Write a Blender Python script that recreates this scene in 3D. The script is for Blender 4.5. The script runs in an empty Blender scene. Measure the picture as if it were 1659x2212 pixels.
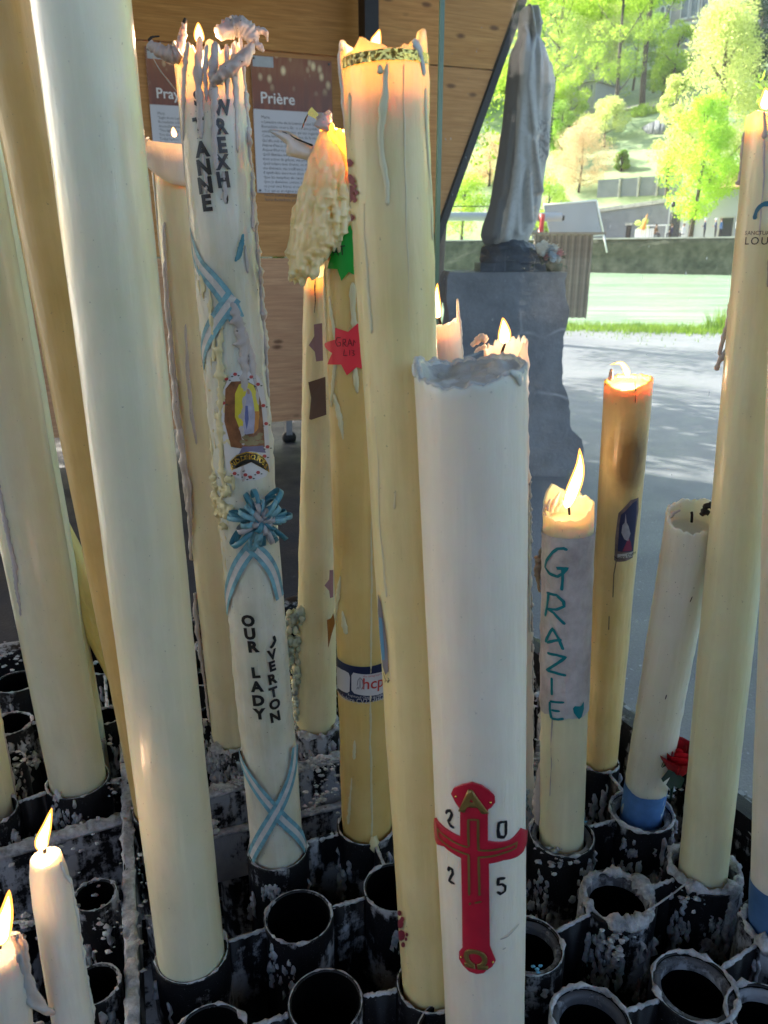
import bpy, bmesh, math, random
import numpy as np
from mathutils import Vector, Matrix, noise as mnoise
R_ = math.radians
random.seed(7)
rnd = random.Random(11)
S = bpy.context.scene
COL = S.collection

# ------------------------------------------------------------------ camera, light, exposure
FPX, CX, CY = 1661.0, 829.5, 1106.0          # the lens, in units of the photograph's measured frame
PITCH, CAMZ = R_(18.7), 1.47
CAM = np.array([0.0, 0.0, CAMZ])
FW = np.array([0, math.cos(PITCH), -math.sin(PITCH)])
UP = np.array([0, math.sin(PITCH), math.cos(PITCH)])
cd = bpy.data.cameras.new('camera'); cam = bpy.data.objects.new('camera', cd); COL.objects.link(cam)
cam.location = CAM; cam.rotation_euler = (math.pi / 2 - PITCH, 0, 0)
cd.sensor_fit = 'VERTICAL'; cd.sensor_height = 34.6; cd.lens = 34.6 / (2 * CY / FPX)
cd.clip_start = 0.02; cd.clip_end = 2000
cd.dof.use_dof = True; cd.dof.focus_distance = 0.95; cd.dof.aperture_fstop = 11
S.camera = cam
SUN_AZ, SUN_EL = R_(-48), R_(34)              # azimuth from +Y towards +X
w = bpy.data.worlds.new('World'); S.world = w; w.use_nodes = True
nt = w.node_tree; nt.nodes.clear()
sky = nt.nodes.new('ShaderNodeTexSky'); sky.sky_type = 'NISHITA'; sky.sun_disc = False
sky.sun_elevation = SUN_EL; sky.sun_rotation = SUN_AZ; sky.air_density = 1.0; sky.dust_density = 3.0; sky.ozone_density = 0.3
bg = nt.nodes.new('ShaderNodeBackground'); bg.inputs[1].default_value = 0.15
wo = nt.nodes.new('ShaderNodeOutputWorld')
nt.links.new(sky.outputs[0], bg.inputs[0]); nt.links.new(bg.outputs[0], wo.inputs[0])
sl = bpy.data.lights.new('sun', 'SUN'); sl.energy = 5.0; sl.angle = R_(0.5); sl.color = (1, 0.93, 0.80)
sun = bpy.data.objects.new('sun', sl); COL.objects.link(sun)
sd = Vector((math.sin(SUN_AZ) * math.cos(SUN_EL), math.cos(SUN_AZ) * math.cos(SUN_EL), math.sin(SUN_EL)))
sun.rotation_euler = sd.to_track_quat('Z', 'Y').to_euler(); sun.location = (0, 0, 30)
S.view_settings.view_transform = 'Standard'; S.view_settings.look = 'None'
S.view_settings.exposure = 1.92; S.view_settings.gamma = 1.0
try: S.view_settings.use_curve_mapping = False
except Exception: pass
S.cycles.max_bounces = 8; S.cycles.transparent_max_bounces = 16; S.cycles.caustics_reflective = False; S.cycles.caustics_refractive = False
S.cycles.sample_clamp_indirect = 6

# ------------------------------------------------------------------ helpers
def ray(x, y): return FW + np.array([1.0, 0, 0]) * (x - CX) / FPX - UP * (y - CY) / FPX
def atz(x, y, z):
    d = ray(x, y); return CAM + d * ((z - CAMZ) / d[2])
def att(x, y, t): return CAM + ray(x, y) * t
def aty(x, y, Y):
    d = ray(x, y); return CAM + d * (Y / d[1])
def fbm(p, o=3):
    v = 0; a = 1; q = Vector(p)
    for _ in range(o):
        v += a * mnoise.noise(q); q = q * 2.03; a *= 0.5
    return v
def lerp(a, b, t): return a + (b - a) * t
def smooth(t): t = max(0, min(1, t)); return t * t * (3 - 2 * t)
def interp(pts, x):
    if x <= pts[0][0]: return pts[0][1]
    for (a, va), (b, vb) in zip(pts, pts[1:]):
        if x <= b: return va + (vb - va) * (x - a) / (b - a)
    return pts[-1][1]
def interp_s(pts, x):
    if x <= pts[0][0]: return pts[0][1]
    for (a, va), (b, vb) in zip(pts, pts[1:]):
        if x <= b: return va + (vb - va) * smooth((x - a) / (b - a))
    return pts[-1][1]
def tag(o, label=None, cat=None, group=None, kind=None):
    if label: o['label'] = label
    if cat: o['category'] = cat
    if group: o['group'] = group
    if kind: o['kind'] = kind
    return o
def empty(name, loc=(0, 0, 0), label=None, cat=None, group=None, rot=None):
    o = bpy.data.objects.new(name, None); COL.objects.link(o)
    o.location = Vector(tuple(float(v) for v in loc)); o.empty_display_size = .05
    M = Matrix.Translation(o.location)
    if rot is not None: M = M @ rot.to_4x4(); o.rotation_euler = rot.to_euler()
    WM[o.name] = M
    return tag(o, label, cat, group)
WM = {}

class MB:
    def __init__(s): s.v = []; s.f = []
    def add(s, v, f):
        n = len(s.v); s.v += [tuple(map(float, p)) for p in v]; s.f += [tuple(i + n for i in q) for q in f]; return s
    def box(s, c, d, rz=0):
        cx, cy, cz = c; hx, hy, hz = d[0] / 2, d[1] / 2, d[2] / 2
        co, si = math.cos(rz), math.sin(rz)
        v = [(cx + co * x - si * y, cy + si * x + co * y, cz + z) for x in (-hx, hx) for y in (-hy, hy) for z in (-hz, hz)]
        return s.add(v, [(0, 1, 3, 2), (4, 6, 7, 5), (0, 4, 5, 1), (2, 3, 7, 6), (0, 2, 6, 4), (1, 5, 7, 3)])
    def bar(s, a, b, wd, h, n=1, lump=0, seed=0):
        # rectangular bar from a to b, wd wide, h high (top at a/b z), optionally lumpy
        a = np.array(a, float); b = np.array(b, float); d = b - a; L = np.linalg.norm(d); d /= L
        side = np.cross(d, [0, 0, 1.0]); side /= np.linalg.norm(side)
        vs = []; fs = []
        for i in range(n + 1):
            p = a + (b - a) * i / n
            for k, (sx, sz) in enumerate(((-1, -1), (-1, 0), (-.5, .0), (.5, 0), (1, 0), (1, -1))):
                q = p + side * sx * wd / 2 + np.array([0, 0, sz * h])
                if lump and sz == 0:
                    nn = fbm((q[0] * 60 + seed, q[1] * 60, k * 3.1), 3)
                    q = q + np.array([0, 0, 1]) * lump * (nn + .5) * (1.3 if abs(sx) < 1 else .3) + side * lump * nn * sx
                vs.append(q)
            if i:
                o = (i - 1) * 6
                for k in range(6): fs.append((o + k, o + (k + 1) % 6, o + 6 + (k + 1) % 6, o + 6 + k))
        fs.append(tuple(range(5, -1, -1))); fs.append(tuple(n * 6 + k for k in range(6)))
        return s.add(vs, fs)
    def tube(s, pts, rad, n=8, cap=True, flat=1.0, up=None, lump=0, lf=60, seed=0):
        pts = [np.array(p, float) for p in pts]; m = len(pts)
        if not hasattr(rad, '__len__'): rad = [rad] * m
        vs = []; fs = []
        prev = None
        for i, p in enumerate(pts):
            d = pts[min(i + 1, m - 1)] - pts[max(i - 1, 0)]; d = d / (np.linalg.norm(d) + 1e-9)
            if up is not None: ref = np.array(up[i] if hasattr(up[0], '__len__') else up, float)
            elif prev is not None: ref = prev
            else: ref = np.array([0, 0, 1.0]) if abs(d[2]) < .9 else np.array([1.0, 0, 0])
            b = ref - d * np.dot(ref, d); b /= (np.linalg.norm(b) + 1e-9); a = np.cross(d, b)
            prev = b
            for k in range(n):
                t = 2 * math.pi * k / n
                r = rad[i]
                q = p + a * math.cos(t) * r + b * math.sin(t) * r * flat
                if lump: q = p + (q - p) * (1 + lump * fbm((q[0] * lf + seed, q[1] * lf, q[2] * lf), 2))
                vs.append(q)
            if i:
                o = (i - 1) * n
                for k in range(n): fs.append((o + k, o + (k + 1) % n, o + n + (k + 1) % n, o + n + k))
        if cap: fs.append(tuple(range(n - 1, -1, -1))); fs.append(tuple((m - 1) * n + k for k in range(n)))
        return s.add(vs, fs)
    def blob(s, c, r, lump=.35, seed=0, sq=(1, 1, 1), nu=8, nv=6, fr=1.5):
        vs = []; fs = []
        for j in range(nv + 1):
            ph = math.pi * j / nv
            for i in range(nu):
                th = 2 * math.pi * i / nu
                u = Vector((math.sin(ph) * math.cos(th), math.sin(ph) * math.sin(th), math.cos(ph)))
                if j in (0, nv): u = Vector((0, 0, 1 if j == 0 else -1))
                k = 1 + lump * fbm((u.x * fr + seed * 7.3, u.y * fr + seed * 1.7, u.z * fr), 2)
                vs.append((c[0] + u.x * r * k * sq[0], c[1] + u.y * r * k * sq[1], c[2] + u.z * r * k * sq[2]))
        for j in range(nv):
            for i in range(nu):
                a, b, c2, d = j * nu + i, j * nu + (i + 1) % nu, (j + 1) * nu + (i + 1) % nu, (j + 1) * nu + i
                if j == 0: fs.append((a, c2, d)) if 0 else fs.append((a, d, c2))
                elif j == nv - 1: fs.append((a, d, b))
                else: fs.append((a, d, c2, b))
        return s.add(vs, fs)
    def lathe(s, c, prof, n=24, lump=0, lf=40, seed=0, closed=False):
        vs = []; fs = []
        m = len(prof)
        for (r, z) in prof:
            for k in range(n):
                t = 2 * math.pi * k / n
                q = (c[0] + r * math.cos(t), c[1] + r * math.sin(t), c[2] + z)
                if lump:
                    e = lump * fbm((q[0] * lf + seed, q[1] * lf, q[2] * lf), 3)
                    q = (q[0] + e * math.cos(t), q[1] + e * math.sin(t), q[2] + e * .6)
                vs.append(q)
        rng = range(m) if closed else range(1, m)
        for j in rng:
            o = ((j - 1) % m) * n; p = j * n
            for k in range(n): fs.append((o + k, o + (k + 1) % n, p + (k + 1) % n, p + k))
        return s.add(vs, fs)
    def build(s, name, mat, parent=None, smooth_=True, label=None, kind=None, cat=None, group=None, auto=None, local=False, origin=None):
        v = s.v; M = None
        if parent is not None: M = WM.get(parent.name)
        elif origin is not None: M = Matrix.Translation(Vector(tuple(float(q) for q in origin)))
        if M is not None and not local:
            inv = M.inverted(); v = [tuple(inv @ Vector(p)) for p in v]
        me = bpy.data.meshes.new(name); me.from_pydata(v, [], s.f); me.update()
        o = bpy.data.objects.new(name, me); COL.objects.link(o)
        if mat:
            for m in (mat if isinstance(mat, (list, tuple)) else [mat]): me.materials.append(m)
        if smooth_:
            me.polygons.foreach_set('use_smooth', [True] * len(me.polygons))
        if auto:
            bm = bmesh.new(); bm.from_mesh(me)
            for e in bm.edges:
                if len(e.link_faces) == 2 and e.calc_face_angle(0) > R_(auto): e.smooth = False
            bm.to_mesh(me); bm.free()
        if M is not None: WM[o.name] = M
        if parent: o.parent = parent
        elif M is not None: o.matrix_world = M
        return tag(o, label, cat, group, kind)

# ------------------------------------------------------------------ materials
_m = {}
class N:
    def __init__(s, name):
        s.mat = bpy.data.materials.new(name); s.mat.use_nodes = True
        s.t = s.mat.node_tree; s.n = s.t.nodes; s.l = s.t.links
        s.p = s.n['Principled BSDF']; s.out = s.n['Material Output']
    def new(s, typ, **kw):
        n = s.n.new('ShaderNode' + typ)
        for k, v in kw.items(): setattr(n, k, v)
        return n
    def link(s, a, b): s.l.new(a, b)
    def coord(s, which='Object', scale=(1, 1, 1), loc=(0, 0, 0)):
        tc = s.new('TexCoord'); mp = s.new('Mapping'); mp.inputs['Scale'].default_value = scale; mp.inputs['Location'].default_value = loc
        s.link(tc.outputs[which], mp.inputs[0]); return mp.outputs[0]
    def noise(s, vec, scale=5, detail=4, rough=.55, dist=0):
        n = s.new('TexNoise'); n.inputs['Scale'].default_value = scale; n.inputs['Detail'].default_value = detail
        n.inputs['Roughness'].default_value = rough; n.inputs['Distortion'].default_value = dist
        s.link(vec, n.inputs['Vector']); return n.outputs[0]
    def ramp(s, fac, stops):
        r = s.new('ValToRGB'); e = r.color_ramp.elements
        while len(e) > 1: e.remove(e[-1])
        for i, (p, c) in enumerate(stops):
            c = c if hasattr(c, '__len__') else (c, c, c)
            if i == 0: e[0].position = p; e[0].color = (*c, 1)
            else: x = e.new(p); x.color = (*c, 1)
        s.link(fac, r.inputs[0]); return r.outputs[0]
    def mix(s, fac, a, b, mode='MIX'):
        m = s.new('MixRGB'); m.blend_type = mode
        for i, v in enumerate((fac, a, b)):
            if hasattr(v, 'is_linked') or hasattr(v, 'links'): s.link(v, m.inputs[i])
            elif i == 0: m.inputs[0].default_value = v
            else: m.inputs[i].default_value = (*v, 1)
        return m.outputs[0]
    def math(s, op, a, b=0):
        m = s.new('Math'); m.operation = op
        for i, v in enumerate((a, b)):
            if hasattr(v, 'links'): s.link(v, m.inputs[i])
            else: m.inputs[i].default_value = v
        return m.outputs[0]
    def bump(s, h, strength=.3, dist=.01):
        b = s.new('Bump'); b.inputs['Strength'].default_value = strength; b.inputs['Distance'].default_value = dist
        s.link(h, b.inputs['Height']); s.link(b.outputs[0], s.p.inputs['Normal']); return b
    def set(s, **kw):
        for k, v in kw.items():
            k = {'base': 'Base Color', 'rough': 'Roughness', 'metal': 'Metallic', 'sss': 'Subsurface Weight', 'spec': 'Specular IOR Level', 'coat': 'Coat Weight', 'sheen': 'Sheen Weight', 'emc': 'Emission Color', 'ems': 'Emission Strength'}[k]
            i = s.p.inputs[k]
            if hasattr(v, 'links'): s.link(v, i)
            elif hasattr(v, '__len__'): i.default_value = (*v, 1)
            else: i.default_value = v
        return s

def wax(name, base, alt=None, rough=.38, sss=.75, scale=.024, stains=(), streak=.5, coat=.15, bump=.25, grime=.25):
    """translucent candle wax, cloudy, with soot specks and streaks; stains = soot patches (local x,y,z, radius, colour, power)"""
    k = N(name)
    alt = alt or tuple(c * .82 for c in base)
    o = k.coord('Object')
    cloud = k.noise(o, 14, 4)
    c = k.mix(k.ramp(cloud, [(.3, 0), (.7, 1)]), base, alt)
    v = k.noise(k.coord('Object', (90, 90, 5)), 1.0, 4, .6)
    c = k.mix(k.math('MULTIPLY', k.ramp(v, [(.52, 0), (.75, 1)]), streak), c, tuple(min(1, b * 1.12) for b in base))
    sp = k.noise(o, 320, 2, .4)
    c = k.mix(k.ramp(sp, [(.74, 0), (.77, grime * 2.0)]), c, (.10, .08, .06))
    gr = k.noise(k.coord('Object', (28, 28, 7), (3, 1, 7)), 1.0, 6, .7)
    c = k.mix(k.math('MULTIPLY', k.ramp(gr, [(.55, 0), (.8, 1)]), grime), c, tuple(b * .5 for b in base))
    for (x, y, z, r, col, pw) in stains:
        vm = k.new('VectorMath'); vm.operation = 'DISTANCE'
        mp = k.coord('Object', (1, 1, .5)); k.link(mp, vm.inputs[0]); vm.inputs[1].default_value = (x, y, z * .5)
        d = k.math('ADD', k.math('DIVIDE', vm.outputs['Value'], r), k.math('MULTIPLY', k.noise(o, 30, 3), .5))
        f = k.math('MULTIPLY', k.ramp(d, [(.55, 1), (1.15, 0)]), pw)
        c = k.mix(f, c, col)
    k.set(base=c, rough=rough, sss=sss, coat=coat)
    k.p.inputs['Subsurface Radius'].default_value = (1.0, .62, .38); k.p.inputs['Subsurface Scale'].default_value = scale
    k.p.inputs['Coat Roughness'].default_value = .25
    h = k.math('ADD', k.math('MULTIPLY', k.noise(o, 45, 4), .5), k.math('ADD', k.math('MULTIPLY', k.noise(k.coord('Object', (200, 200, 30)), 1, 3), .4), k.math('MULTIPLY', k.noise(k.coord('Object', (14, 14, 5)), 1, 3), 1.6)))
    sc_ = k.ramp(k.noise(k.coord('Object', (420, 420, 14), (2, 5, 1)), 1.0, 3, .6), [(.70, 0), (.74, 1)])
    h = k.math('SUBTRACT', h, k.math('MULTIPLY', sc_, .35))
    k.bump(h, bump * 1.8, .003)
    return k.mat
def plain(name, col, rough=.6, metal=0, var=.15, sc=30, bump=0, bsc=200, spec=.5, coat=0):
    k = N(name); o = k.coord('Object')
    c = k.mix(k.ramp(k.noise(o, sc, 4), [(.35, 0), (.7, 1)]), col, tuple(v * (1 - var) for v in col))
    k.set(base=c, rough=rough, metal=metal, spec=spec, coat=coat)
    if bump: k.bump(k.noise(o, bsc, 4), bump, .004)
    return k.mat
def emis(name, col, st, alpha=1.0):
    k = N(name); e = k.new('Emission'); e.inputs[0].default_value = (*col, 1); e.inputs[1].default_value = st
    if alpha < 1:
        t = k.new('BsdfTransparent'); m = k.new('MixShader'); m.inputs[0].default_value = alpha
        k.link(t.outputs[0], m.inputs[1]); k.link(e.outputs[0], m.inputs[2]); k.link(m.outputs[0], k.out.inputs[0])
    else: k.link(e.outputs[0], k.out.inputs[0])
    return k.mat
def metal_waxed(name, amount=.5, base=(.005, .005, .006), wcol=(.46, .47, .50), sc=1.0):
    k = N(name); o = k.coord('Object')
    big = k.noise(o, 9 * sc, 3, .6, .3); fine = k.noise(o, 70 * sc, 6, .72)
    run = k.noise(k.coord('Object', (55, 55, 9)), 1.0, 5, .65)
    m = k.math('ADD', k.math('MULTIPLY', big, .55), k.math('ADD', k.math('MULTIPLY', fine, .25), k.math('MULTIPLY', run, .3)))
    th = .655 - .13 * amount
    mask = k.ramp(m, [(th, 0), (th + .045, 1)])
    speck = k.ramp(k.noise(o, 520, 4, .7), [(.66, 0), (.70, .55)])
    mm = k.math('MAXIMUM', mask, speck)
    wv = k.mix(k.noise(o, 25, 3), wcol, tuple(v * .55 for v in wcol))
    c = k.mix(mm, k.mix(k.noise(o, 12, 4), base, tuple(b * 2.2 for b in base)), wv)
    k.set(base=c, rough=k.ramp(mm, [(0, .42), (1, .75)]), metal=0, spec=.22)
    k.bump(k.math('ADD', k.math('MULTIPLY', mm, k.math('ADD', .6, fine)), k.math('MULTIPLY', fine, .2)), .7, .004)
    return k.mat

# ================================================================== THE SETTING
WATER_Z, QUAY_Z = -0.5, 2.6
# near bank: one sheet, its edge at the river
def bank_edge(x): return 16.2 + .25 * math.sin(x * .6) + .15 * math.sin(x * 1.9)
k = N('asphalt'); o = k.coord('Object')
c = k.mix(k.ramp(k.noise(o, .55, 5), [(.35, 0), (.7, 1)]), (.14, .145, .16), (.20, .205, .22))
c = k.mix(k.ramp(k.noise(o, 90, 3), [(.45, 0), (.75, .75)]), c, (.23, .23, .25))
c = k.mix(k.ramp(k.noise(o, 45, 3), [(.66, 0), (.7, .9)]), c, (.40, .42, .45))
k.set(base=c, rough=k.ramp(k.noise(o, 3, 4), [(.3, .38), (.7, .62)]), spec=.5)
k.bump(k.noise(o, 110, 4), .5, .006); M_ASPH = k.mat
b = MB(); xs = [-60 + i * 1.0 for i in range(141)]; ys = [-12, -4, 0, 3, 6, 9, 12, 14, 15.2]
vs = []; fs = []
for x in xs:
    for y in ys: vs.append((x, y, 0.02 * mnoise.noise(Vector((x * .3, y * .3, 0))) if y > 3 else 0))
    vs.append((x, bank_edge(x), -.02)); vs.append((x, bank_edge(x) + .7, -.9)); vs.append((x, bank_edge(x) + .8, -3))
n = len(ys) + 3
for i in range(len(xs) - 1):
    for j in range(n - 1): fs.append((i * n + j, (i + 1) * n + j, (i + 1) * n + j + 1, i * n + j + 1))
b.add(vs, fs).build('ground', M_ASPH, kind='structure')

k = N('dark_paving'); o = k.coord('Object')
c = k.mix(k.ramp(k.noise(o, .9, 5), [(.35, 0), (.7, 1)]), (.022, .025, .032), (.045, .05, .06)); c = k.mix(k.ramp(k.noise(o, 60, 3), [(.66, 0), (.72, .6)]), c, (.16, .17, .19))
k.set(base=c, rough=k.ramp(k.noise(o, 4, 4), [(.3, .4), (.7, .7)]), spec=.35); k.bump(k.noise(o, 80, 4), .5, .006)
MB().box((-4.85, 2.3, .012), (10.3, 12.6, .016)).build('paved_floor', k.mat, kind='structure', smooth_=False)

# far quay line, oblique to the view
Q0 = atz(960, 583, WATER_Z); Q1 = atz(1600, 595, WATER_Z); Q0[2] = Q1[2] = 0
QD = (Q1 - Q0) / np.linalg.norm(Q1 - Q0); QN = np.array([-QD[1], QD[0], 0]);
if QN[1] < 0: QN = -QN
def bank(s, d, z): # s along the quay from Q0, d behind its face
    p = Q0 + QD * s + QN * d; return np.array([p[0], p[1], z])
def bank_sd(p): q = np.array([p[0], p[1], 0]) - Q0; return float(np.dot(q, QD)), float(np.dot(q, QN))
def hill(s, d):
    z = interp_s([(0, QUAY_Z), (9.5, QUAY_Z), (11, QUAY_Z)], d)
    if d > 11:
        z = interp([(11, 2.6), (14, 5.2), (22, 7.4), (24, 9.0), (44, 17.5), (46, 19.5), (75, 29), (110, 42), (160, 68), (260, 120)], d)
        z += 1.2 * mnoise.noise(Vector((s * .03, d * .03, 5))) * min(1, (d - 11) / 10)
        # the wooded hill climbs more steeply on the left
        q_ = bank(s, d, 0); z += smooth((.235 - q_[0] / q_[1]) / .10) * smooth((d - 20) / 90) * 42
    return z
k = N('grass_hill'); o = k.coord('Object')
c = k.mix(k.ramp(k.noise(o, .25, 4), [(.35, 0), (.65, 1)]), (.07, .17, .03), (.17, .26, .05))
c = k.mix(k.ramp(k.noise(o, 2.2, 5), [(.5, 0), (.8, .6)]), c, (.42, .44, .18))
k.set(base=c, rough=.9, sheen=.3); M_HILL = k.mat
vs = []; fs = []; ss = [-260 + i * 6 for i in range(76)]; dd = [11 + 3 * i for i in range(28)] + [95 + 10 * i for i in range(18)]
for s_ in ss:
    for d_ in dd: vs.append(bank(s_, d_, hill(s_, d_)))
n = len(dd)
for i in range(len(ss) - 1):
    for j in range(n - 1): fs.append((i * n + j, (i + 1) * n + j, (i + 1) * n + j + 1, i * n + j + 1))
MB().add(vs, fs).build('hill', M_HILL, kind='structure')
k = N('promenade'); o = k.coord('Object'); k.set(base=k.mix(k.noise(o, .6, 4), (.30, .29, .27), (.40, .38, .35)), rough=.85)
MB().add([bank(-260, .6, QUAY_Z), bank(200, .6, QUAY_Z), bank(200, 11.4, QUAY_Z), bank(-260, 11.4, QUAY_Z)], [(0, 1, 2, 3)]).build('promenade', k.mat, kind='structure')

# river
k = N('river_water'); o = k.coord('Object', (.28, 2.4, 1)); 
nn = k.noise(o, 1.2, 6, .62, .3); big = k.noise(k.coord('Object', (.06, .35, 1)), 1.0, 3)
k.set(base=k.mix(k.ramp(k.math('ADD', k.math('MULTIPLY', nn, .6), k.math('MULTIPLY', big, .4)), [(.38, 0), (.60, 1)]), (.15, .26, .15), (.35, .46, .31)), rough=.22, spec=.5)
k.bump(nn, .8, .25)
MB().add([(-260, 14, WATER_Z), (160, 14, WATER_Z), (160, 130, WATER_Z), (-260, 130, WATER_Z)], [(0, 1, 2, 3)]).build('river', k.mat, kind='structure')

# quay wall: rough masonry, mossy
k = N('quay_stone'); o = k.coord('Object')
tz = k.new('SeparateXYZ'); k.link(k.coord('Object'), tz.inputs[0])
vor = k.new('TexVoronoi'); vor.feature = 'DISTANCE_TO_EDGE'; k.link(k.coord('Object', (1.6, 1.6, 2.6)), vor.inputs[0])
c = k.mix(k.ramp(k.noise(o, .8, 6, .7), [(.35, 0), (.68, 1)]), (.03, .042, .024), (.13, .135, .095))
c = k.mix(k.ramp(k.math('ADD', k.math('MULTIPLY', tz.outputs[2], .22), k.math('MULTIPLY', k.noise(o, 1.7, 7, .8), 1.6)), [(1.28, 0), (1.62, .8)]), c, (.50, .45, .28))  # sunlight along the wall top, painted in as a pale band
c = k.mix(k.ramp(vor.outputs[0], [(0, .7), (.05, 0)]), c, (.02, .02, .02))
k.set(base=c, rough=.9); k.bump(k.noise(o, 3, 6, .7), 1, .15)
b = MB(); vs = []; fs = []
for i in range(231):
    s_ = -260 + i * 2.0
    for j, z in enumerate((-1.5, -.2, .6, 1.4, 2.1, QUAY_Z)):
        vs.append(bank(s_, -.1 + .22 * fbm((s_ * .6, z * 1.3, 0), 3), z))
    vs.append(bank(s_, .7, QUAY_Z + .012))
for i in range(230):
    for j in range(6): fs.append((i * 7 + j, (i + 1) * 7 + j, (i + 1) * 7 + j + 1, i * 7 + j + 1))
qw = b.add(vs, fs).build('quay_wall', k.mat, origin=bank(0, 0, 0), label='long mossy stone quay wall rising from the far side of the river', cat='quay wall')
cop = MB()
M_COP = plain('coping_stone', (.55, .52, .46), .8, var=.35, sc=2)
for i in range(-46, 60):
    cop = MB(); cop.bar(bank(i * 2.0 + .03, .2, QUAY_Z + .13), bank(i * 2.0 + 1.97, .2, QUAY_Z + .13), .75, .12)
    cop.build('coping_stone', M_COP, qw, smooth_=False)

# grass verge on the near bank
def leafmat(name, col, col2, tr=.55, sc=.6):
    k = N(name); o = k.coord('Object')
    r = k.new('ObjectInfo'); 
    c = k.mix(k.ramp(k.noise(o, sc, 3), [(.35, 0), (.65, 1)]), col, col2)
    c = k.mix(k.ramp(k.noise(o, sc * 9, 2), [(.4, 0), (.7, .5)]), c, tuple(min(1, v * 1.5) for v in col2))
    d = k.new('BsdfDiffuse'); t = k.new('BsdfTranslucent'); m = k.new('MixShader'); m.inputs[0].default_value = tr
    k.link(c, d.inputs[0]); k.link(c, t.inputs[0]); k.link(d.outputs[0], m.inputs[1]); k.link(t.outputs[0], m.inputs[2]); k.link(m.outputs[0], k.out.inputs[0])
    return k.mat
M_GRASS = leafmat('grass_blade', (.09, .20, .025), (.22, .33, .05), .4, 3)
b = MB(); g = random.Random(3)
vs = []; fs = []
for i in range(26000):
    x = g.uniform(-9, 13); e = bank_edge(x)
    y = e - abs(g.gauss(0, 1)) * (1.0 + .5 * mnoise.noise(Vector((x * .8, 0, 0)))) - .0
    if y > e: y = e
    h = g.uniform(.04, .14) * (1.2 + 1.6 * max(0, mnoise.noise(Vector((x * .9, y * .9, 3)))))
    if abs(x - 7.0) < .5 and y > e - .6: h *= 2.6
    h *= .35 + .75 * math.exp(-(e - y) * .9)
    if y < e - 1.2 and g.random() < .75: continue
    a = g.uniform(0, math.pi); wx, wy = math.cos(a) * .012, math.sin(a) * .012
    lx, ly = g.uniform(-.6, .6) * h, g.uniform(-.6, .6) * h
    n0 = len(vs); vs += [(x - wx, y - wy, -.03), (x + wx, y + wy, -.03), (x + lx, y + ly, h)]; fs.append((n0, n0 + 1, n0 + 2))
MB().add(vs, fs).build('grass', M_GRASS, smooth_=False, kind='stuff', label='short green grass along the near river bank', cat='grass')

# unseen foliage screen added behind the wall to shade the ground
g = random.Random(9); vs = []; fs = []
for i in range(20000):
    f = g.random(); c_ = np.array([-15 + 14.8 * f, 10.6 + g.uniform(-.45, .45), g.random() ** .8 * 4.9]); a = g.uniform(0, 6.28); e_ = g.uniform(-.8, .8); L = g.uniform(.05, .13)
    u_ = np.array([math.cos(a), math.sin(a), e_]) * L; v_ = np.array([-math.sin(a), math.cos(a), .4]) * L * .6; n0 = len(vs); vs += [c_ - u_, c_ - v_, c_ + u_, c_ + v_]; fs.append((n0, n0 + 1, n0 + 2, n0 + 3))
hd = MB().add(vs, fs).build('shade_hedge', leafmat('shade_hedge_leaf', (.03, .07, .02), (.06, .11, .03), .2, 2), smooth_=False, origin=(-5, 10.6, 0), label='unseen leafy screen added behind the wooden wall to shade the ground', cat='shade_hedge')

# ------------------------------------------------------------------ wooden wall with slanted end
W0 = att(700, 905, 6.5); t_ = (CAMZ - .2) / -ray(700, 905)[2]; W0 = att(700, 905, t_)
WANG = R_(20); WD = np.array([math.cos(WANG), math.sin(WANG), 0]); WNn = np.array([-WD[1], WD[0], 0])
def wall_hit(px, py, off=0):
    d = ray(px, py); P0 = W0 - WNn * off; t = np.dot(P0 - CAM, WNn) / np.dot(d, WNn); p = CAM + d * t
    return float(np.dot(p - W0, WD)), float(p[2])
rotW = Matrix.Rotation(WANG, 3, 'Z')
wall = empty('wooden_wall', (W0[0], W0[1], 0), 'tall spruce plank wall with a slanting right end behind the candles', 'wall', rot=rotW)
def wood(name, base, dark, off=0, gloss=.45):
    k = N(name)
    v = k.coord('Object', (1.3, 1, 20), (off, 0, 0)); n1 = k.noise(v, 2.0, 5, .6, .8)
    v2 = k.coord('Object', (2.2, 1, 90), (off, 0, 0)); n2 = k.noise(v2, 1.6, 4, .6)
    lam = k.coord('Object', (.35, 0, 7.1), (off, 0, 0)); vo = k.new('TexVoronoi'); vo.feature = 'F1'; vo.distance = 'CHEBYCHEV'; vo.inputs['Scale'].default_value = 1; k.link(lam, vo.inputs[0])
    c = k.mix(k.ramp(n1, [(.3, 0), (.7, 1)]), base, dark)
    c = k.mix(k.math('MULTIPLY', k.ramp(n2, [(.42, 0), (.66, 1)]), .65), c, tuple(d * .7 for d in dark))
    hsv = k.new('SeparateColor'); k.link(vo.outputs['Color'], hsv.inputs[0])
    c = k.mix(k.math('MULTIPLY', hsv.outputs[0], .3), c, dark)
    kn = k.new('TexVoronoi'); kn.feature = 'F1'; kn.inputs['Scale'].default_value = 1; k.link(k.coord('Object', (2.9, 0, 6.5), (off, 0, 3)), kn.inputs[0])
    kf = k.ramp(k.math('ADD', kn.outputs['Distance'], k.math('MULTIPLY', k.noise(k.coord('Object'), 30, 2), .05)), [(.09, 1), (.17, 0)])
    c = k.mix(k.math('MULTIPLY', kf, .75), c, (.10, .035, .015))
    k.set(base=c, rough=gloss, spec=.25); k.bump(n2, .3, .003); return k.mat
M_WOODA = wood('spruce_amber', (.74, .39, .12), (.52, .23, .06), 0)
M_WOODB = wood('spruce_pink', (.78, .46, .25), (.58, .29, .15), 4.3)
M_WOODC = wood('spruce_golden', (.76, .41, .15), (.54, .25, .08), 9.1)
u0, z0_ = wall_hit(1118, 0); u1, z1_ = wall_hit(945, 485)
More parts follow.
